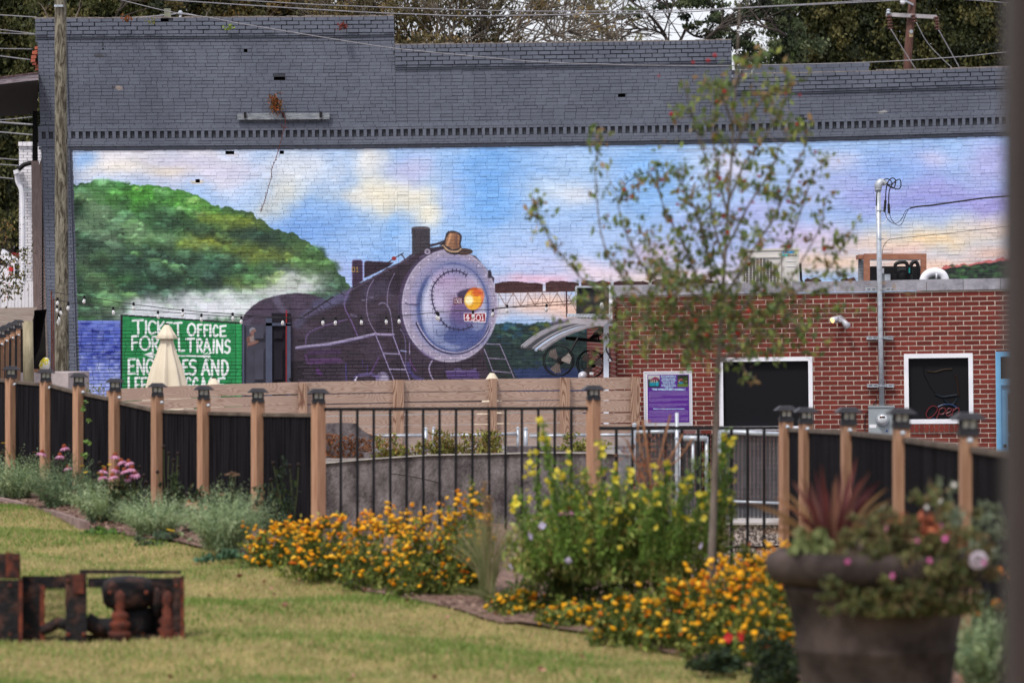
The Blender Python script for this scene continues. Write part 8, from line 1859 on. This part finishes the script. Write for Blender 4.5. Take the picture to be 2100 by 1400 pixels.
# ================================================================== the big planter and what grows in it
PD = 17.2; pc = P(1797, 1130, PD); kp = PD / F
M['pot'] = mat('sooty terracotta', (30, 25, 24), (88, 76, 71), rough=.9, scale=3.2, detail=8, bump=.35, bscale=18, spec=.15, lo=.34, hi=.72)
pot = thing('planter', Vector((pc.x, PD, ground_z(PD, pc.x))), 'large dark clay planter with thick rolled rim at the bottom right', 'planter')
def pr_(y, r): return (r * kp, P(0, y, PD).z - P(0, 1640, PD).z)
c0 = Vector((pc.x, PD, P(0, 1640, PD).z))
body = [pr_(*q) for q in [(1590, 118), (1560, 128), (1480, 143), (1400, 155), (1340, 162), (1332, 167), (1325, 168), (1318, 164), (1260, 175), (1225, 184), (1212, 189), (1204, 196), (1198, 192)]]
MB().lathe(c0, [(0, body[0][1])] + body, 56).build('pot_body', M['pot'], pot, sm=True)
rim = [pr_(*q) for q in [(1196, 188), (1192, 206), (1182, 219), (1166, 227), (1148, 228), (1134, 220), (1127, 206), (1128, 192), (1140, 182), (1180, 178)]]
MB().lathe(c0, rim, 56).build('rolled_rim', M['pot'], pot, sm=True)
MB().lathe(c0, [pr_(1150, 0.001), pr_(1146, 184)], 32).build('potting_soil', M['mulch'], pot)
cy = thing('cordyline', P(1705, 1135, PD), 'spiky red and bronze cordyline standing in the left of the planter', 'plant'); rc = random.Random(5)
tips_ = [(1672, 962), (1684, 950), (1696, 1000), (1716, 972), (1742, 965), (1770, 978), (1757, 935), (1790, 990), (1806, 985), (1600, 1000), (1560, 1042), (1535, 1030), (1580, 1068), (1624, 985), (1640, 1010), (1830, 1022), (1815, 1050), (1655, 1030), (1725, 1010), (1752, 1030), (1780, 1050), (1700, 1040), (1560, 1090), (1735, 1040), (1710, 985), (1690, 1020), (1645, 975), (1660, 985), (1795, 1010), (1785, 965), (1820, 1000), (1615, 1040), (1590, 1020), (1730, 950), (1840, 1045), (1665, 1060), (1770, 1020), (1634, 1065)]
for i, (x, y) in enumerate(tips_):
    D_ = PD + rc.uniform(-.22, .22); a = P(1705 + (x - 1705) * .08, 1140, PD); e = P(x, y, D_); md = a.lerp(e, .5) + Vector((0, 0, .05 if abs(x - 1705) > 60 else 0)); pp = spline([a, md, e], 4)
    side = (e - a).cross(Vector((0, 1, .3))).normalized(); w = rc.uniform(.009, .015); m = MB(); v = []; f = []; N_ = len(pp)
    for j, p in enumerate(pp):
        ww = w * (1 - (j / (N_ - 1)) ** 2.2) * (.55 + 1.2 * min(j / (N_ - 1), .4)) + .0008; v += [p - side * ww, p + Vector((0, .004, -.003)), p + side * ww]
    for j in range(N_ - 1): f += [(3 * j, 3 * j + 1, 3 * j + 4, 3 * j + 3), (3 * j + 1, 3 * j + 2, 3 * j + 5, 3 * j + 4)]
    far = x < 1610 or x > 1810
    m.add(v, f, lin(rc.choice([(140, 108, 74), (150, 110, 76)] if far else [(92, 48, 50), (112, 60, 56), (108, 70, 62), (140, 98, 80), (84, 44, 46)]))); m.build('leaf', M['leaf'], cy)
def inpot(name, label, cat, x, y, rx, hz, n, size, pal, seed, asp=.5, dy=0, depth=None):
    b = P(x, y, PD + dy); t = thing(name, b, label, cat); mound(t, x, PD, b, rx, hz, n, size, pal, asp=asp, seed=seed, shell=.6, depth=depth); return t
inpot('trailing_foliage', 'pale green leafy filler under the cordyline', 'plant', 1668, 1140, 64, 50, 420, .05, [(124, 134, 84), (104, 116, 70), (142, 148, 98)], 201, .5, -.2)
pu = inpot('purslane', 'trailing olive purslane with small pink flowers spilling over the planter rim', 'flowering plant', 1875, 1195, 185, 150, 6500, .04, [(104, 110, 66), (122, 122, 76), (84, 90, 54), (136, 116, 84), (104, 88, 62)], 202, .4, -.28, 110)
pz = mound(pu, 1880, PD, P(1850, 1258, PD - .44), 170, 140, 4200, .036, [(88, 98, 58), (108, 112, 66), (72, 78, 48), (118, 98, 70)], seed=203, shell=.7, name='trailing_stems', depth=40)
pk_me = blossom_mesh('flower', [(206, 90, 160), (220, 110, 176)], 'cup')
for (x, y) in [(1820, 1083), (1879, 1109), (1928, 1077), (1939, 1104), (1739, 1152), (2015, 1153), (1832, 1180), (1905, 1150)]: inst('flower', pk_me, pu, P(x, y, PD - .75), (.5, .5, .5), (1.3, 0, rc.uniform(0, 6)))
inpot('coleus', 'salmon orange leafy plant in the middle of the planter', 'plant', 1900, 1118, 76, 70, 700, .045, [(186, 106, 76), (206, 126, 90), (150, 84, 66)], 204, .5, -.2)
inpot('coleus', 'dark maroon leafy plant right of the cordyline', 'plant', 1810, 1110, 46, 50, 300, .045, [(92, 50, 50), (120, 60, 54), (74, 48, 46)], 205, .5, .05)
dm = inpot('dusty_miller', 'grey green lacy plant arching out of the right side of the planter', 'plant', 1990, 1150, 90, 100, 900, .045, [(124, 134, 110), (104, 116, 92), (140, 150, 126)], 206, .35, .1)
m = MB()
for g_ in [[(1970, 1120), (2020, 1060), (2060, 1064), (2080, 1090)], [(1980, 1120), (2030, 1090), (2064, 1096)], [(1975, 1120), (2010, 1040), (2050, 1040)], [(1930, 1090), (1918, 1030), (1925, 985)], [(1940, 1090), (1950, 1010), (1958, 995)]]:
    pp = spline([P(x, y, PD + .1) for x, y in g_], 5); m.tube(pp, .003, 4, lin((120, 130, 100)))
    c = np.array([tuple(p + Vector((rc.gauss(0, .008), 0, rc.gauss(0, .012)))) for p in pp for _ in range(5)]); V, C = leaves(c, NR.uniform(.02, .04, len(c)), pick([(130, 142, 114), (112, 122, 96)], len(c)), asp=.4); m.quads(V, C)
m.build('lacy_stems', M['leaf'], dm, kind='stuff')
for (x, y, s_) in [(1926, 1025, .55), (1812, 1046, .7), (1956, 994, .45), (1900, 1040, .4), (2034, 1128, .4), (2010, 1212, .45)]: inst('flower', blossom_mesh('flower', [(214, 210, 204), (226, 222, 214)], 'cup'), dm, P(x, y, PD - .1), (s_, s_, s_), (1.2, 0, 0))
gl = thing('globe_flower', P(2006, 1150, PD - .5), 'round white globe flower at the right edge of the planter', 'flower'); m = MB(); nn_ = 320; dv = NR.randn(nn_, 3); dv /= np.linalg.norm(dv, axis=1)[:, None]; V, C = leaves(np.array([tuple(P(2006, 1148, PD - .5))]) + dv * .036, NR.uniform(.012, .022, nn_), pick([(206, 196, 206), (222, 214, 220), (190, 170, 186)], nn_), asp=.5); m.quads(V, C); m.build('flower_head', M['petal'], gl, kind='stuff'); MB().tube([P(2006, 1156, PD - .5), P(1990, 1190, PD - .35)], .003, 4, lin((90, 100, 60))).build('stem', M['leaf'], gl)
mg_me = blossom_mesh('blossom', [(214, 124, 40), (200, 104, 34), (226, 150, 60)], 'lantana')
mgd = thing('marigold', P(2060, 1420, 20), 'orange flowers on tall stems right of the planter', 'flowering plant')
mst = MB()
for (x, y) in [(2048, 1172), (2073, 1180), (2045, 1237), (2006, 1256), (2056, 1245), (2090, 1200)]:
    inst('blossom', mg_me, mgd, P(x, y, 19.4), (1.5, 1.5, 1.5), (.9, 0, x)); mst.tube(spline([P(x, y, 19.4), P(x + 18, y + 50, 19.5), P(2080, 1420, 19.8)], 4), .005, 5, lin((116, 122, 66)))
mst.build('stems', M['leaf'], mgd, kind='stuff')
for i, (x, y, rx, hz, pl, lb) in enumerate([(1470, 1368, 60, 50, DG + [(60, 78, 62)], 'dark low mound with red flowers at the lawn edge in front of the lantana'), (1590, 1400, 66, 110, DG + [(56, 70, 50)], 'dark green mound tucked against the left foot of the planter')]):
    b_ = P(x, y + 6, 21.6 - i * .8); t = thing('low_shrub', b_, lb, 'shrub'); mound(t, x, b_.y, b_, rx, hz, 1100, .04, pl, seed=220 + i)
    if i == 0:
        rd = blossom_mesh('flower', [(190, 26, 44), (206, 40, 54)], 'cup')
        for (x2, y2) in [(1495, 1308), (1515, 1306), (1574, 1327)]: inst('flower', rd, t, P(x2, y2, b_.y - .3), (1.1, 1.1, 1.1), (1.2, 0, x2))
# ================================================================== rusty iron fire box on the lawn
RD = hit(190, 1316); rx_ = thing('rusty_firebox', P(190, 1318, RD), 'rusty black iron fire box with open frame standing on the lawn', 'fire box')
M['iron'] = mat('scorched iron', (20, 18, 21), (92, 58, 46), rough=.8, scale=9, detail=10, bump=.8, bscale=25, lo=.48, hi=.74)
M['iron2'] = mat('rust edge', (110, 54, 38), (40, 28, 28), rough=.9, scale=9, detail=8, bump=.5, lo=.4, hi=.65)
def ib(name, x0, x1, y0, y1, dd=0, th=.14, m_='iron', sk=0):
    D = RD + dd; return MB().hexa([P(x0, y1, D), P(x1, y1, D), P(x1, y1, D + th), P(x0, y1, D + th), P(x0, y0, D), P(x1, y0 + sk, D), P(x1, y0 + sk, D + th), P(x0, y0, D + th)]).build(name, M[m_], rx_)
ib('end_plate', 355, 376, 1182, 1320, 0, .5); ib('edge_flange', 370, 378, 1180, 1321, -.02, .04, 'iron2'); ib('top_rail', 163, 372, 1167, 1176, 0, .03, 'iron', 2); ib('rear_rail', 180, 370, 1184, 1204, .42, .04, 'iron'); ib('rear_rail', 44, 150, 1180, 1206, .3, .05)
ib('front_post', 134, 178, 1176, 1318, -.06, .12); ib('post_edge', 150, 172, 1176, 1216, -.075, .015, 'iron2'); ib('left_block', -60, 44, 1188, 1319, -.03, .45); ib('block_edge', 38, 46, 1186, 1320, -.05, .05, 'iron2'); ib('top_box', -60, 42, 1134, 1186, 0, .3, 'iron'); ib('box_face', 12, 40, 1131, 1184, -.012, .015, 'iron2', 6)
ib('side_plate', 46, 90, 1196, 1318, .1, .12); ib('plate_edge', 82, 92, 1200, 1318, .08, .03, 'iron2')
def lump(name, pts, D, m_='iron'):
    return MB().lathe(P(pts[0][0], pts[0][1], D), [(r / F * D, (pts[0][1] - y) / F * D) for (_, y, r) in pts], 18).build(name, M[m_], rx_, sm=True)
lump('iron_drum', [(262, 1248, 4), (262, 1246, 40), (262, 1236, 50), (262, 1205, 54), (262, 1190, 48), (262, 1182, 34), (262, 1179, 2)], RD + .22)
lump('drum_neck', [(270, 1320, 40), (268, 1280, 43), (268, 1246, 38)], RD + .25); ib('rear_plate', 306, 356, 1184, 1318, .32, .04); ib('base_beam', 178, 360, 1300, 1319, .12, .2); ib('base_beam', 44, 136, 1306, 1319, .12, .2)
lump('stacked_casting', [(246, 1320, 22), (246, 1310, 17), (246, 1303, 24), (246, 1296, 24), (246, 1290, 15), (246, 1284, 22), (246, 1276, 22), (246, 1270, 14), (246, 1264, 19), (246, 1257, 16), (246, 1250, 8), (246, 1243, 12), (246, 1234, 9), (246, 1226, 12), (246, 1216, 9), (246, 1209, 1)], RD + .0, 'iron2')
lump('stacked_casting', [(344, 1320, 22), (344, 1308, 24), (344, 1300, 15), (344, 1290, 22), (344, 1282, 13), (344, 1272, 20), (344, 1262, 11), (344, 1250, 12), (344, 1242, 7), (344, 1232, 12), (344, 1218, 10), (344, 1210, 1)], RD + .04, 'iron2')
lump('stacked_casting', [(322, 1262, 8), (322, 1240, 10), (322, 1220, 8), (322, 1208, 6), (322, 1204, 1)], RD + .2)
lump('stacked_casting', [(366, 1320, 14), (366, 1296, 12), (366, 1280, 14), (366, 1262, 4), (366, 1260, 1)], RD + .1)
MB().tube(spline([P(84, 1292, RD + .1), P(105, 1284, RD + .1), P(120, 1276, RD + .1), P(136, 1282, RD + .05)], 5), .035, 9).build('bent_pipe', M['iron'], rx_, sm=True)
MB().tube(spline([P(176, 1270, RD + .1), P(200, 1284, RD + .1), P(226, 1284, RD + .1), P(240, 1296, RD + .05)], 5), .055, 10).build('bent_pipe', M['iron'], rx_, sm=True)
for (x, y) in [(140, 1190), (172, 1190), (140, 1300), (172, 1300), (362, 1200), (362, 1300), (20, 1200), (20, 1300), (30, 1145), (225, 1214), (300, 1214)]: MB().lathe(P(x, y, RD - .055), [(.014, 0), (.014, .012), (.006, .02), (0, .02)], 8, (0, -1, 0)).build('bolt', M['iron2'], rx_)
m = MB()
for k in range(9): x = 90 + k * 6; m.tube([P(x, 1200, RD + .32), P(x - 18, 1318, RD + .32)], .0025, 3); m.tube([P(x - 10, 1200, RD + .325), P(x + 8, 1318, RD + .325)], .0025, 3)
m.build('wire_grille', M['iron'], rx_, kind='stuff')
# ================================================================== dark porch post close to the camera at the right
pl = MB(); a = P(2068, 700, 7.0); pl.box((a.x, 6.93, -.2), (a.x + .16, 7.09, 3.4)); po_ = pl.build('porch_post', mat('dark brown painted post', (46, 38, 36), (58, 48, 44), rough=.7, scale=3), loc=(a.x + .08, 7, 0)); tag(po_, 'out of focus dark brown post at the right edge', 'post')
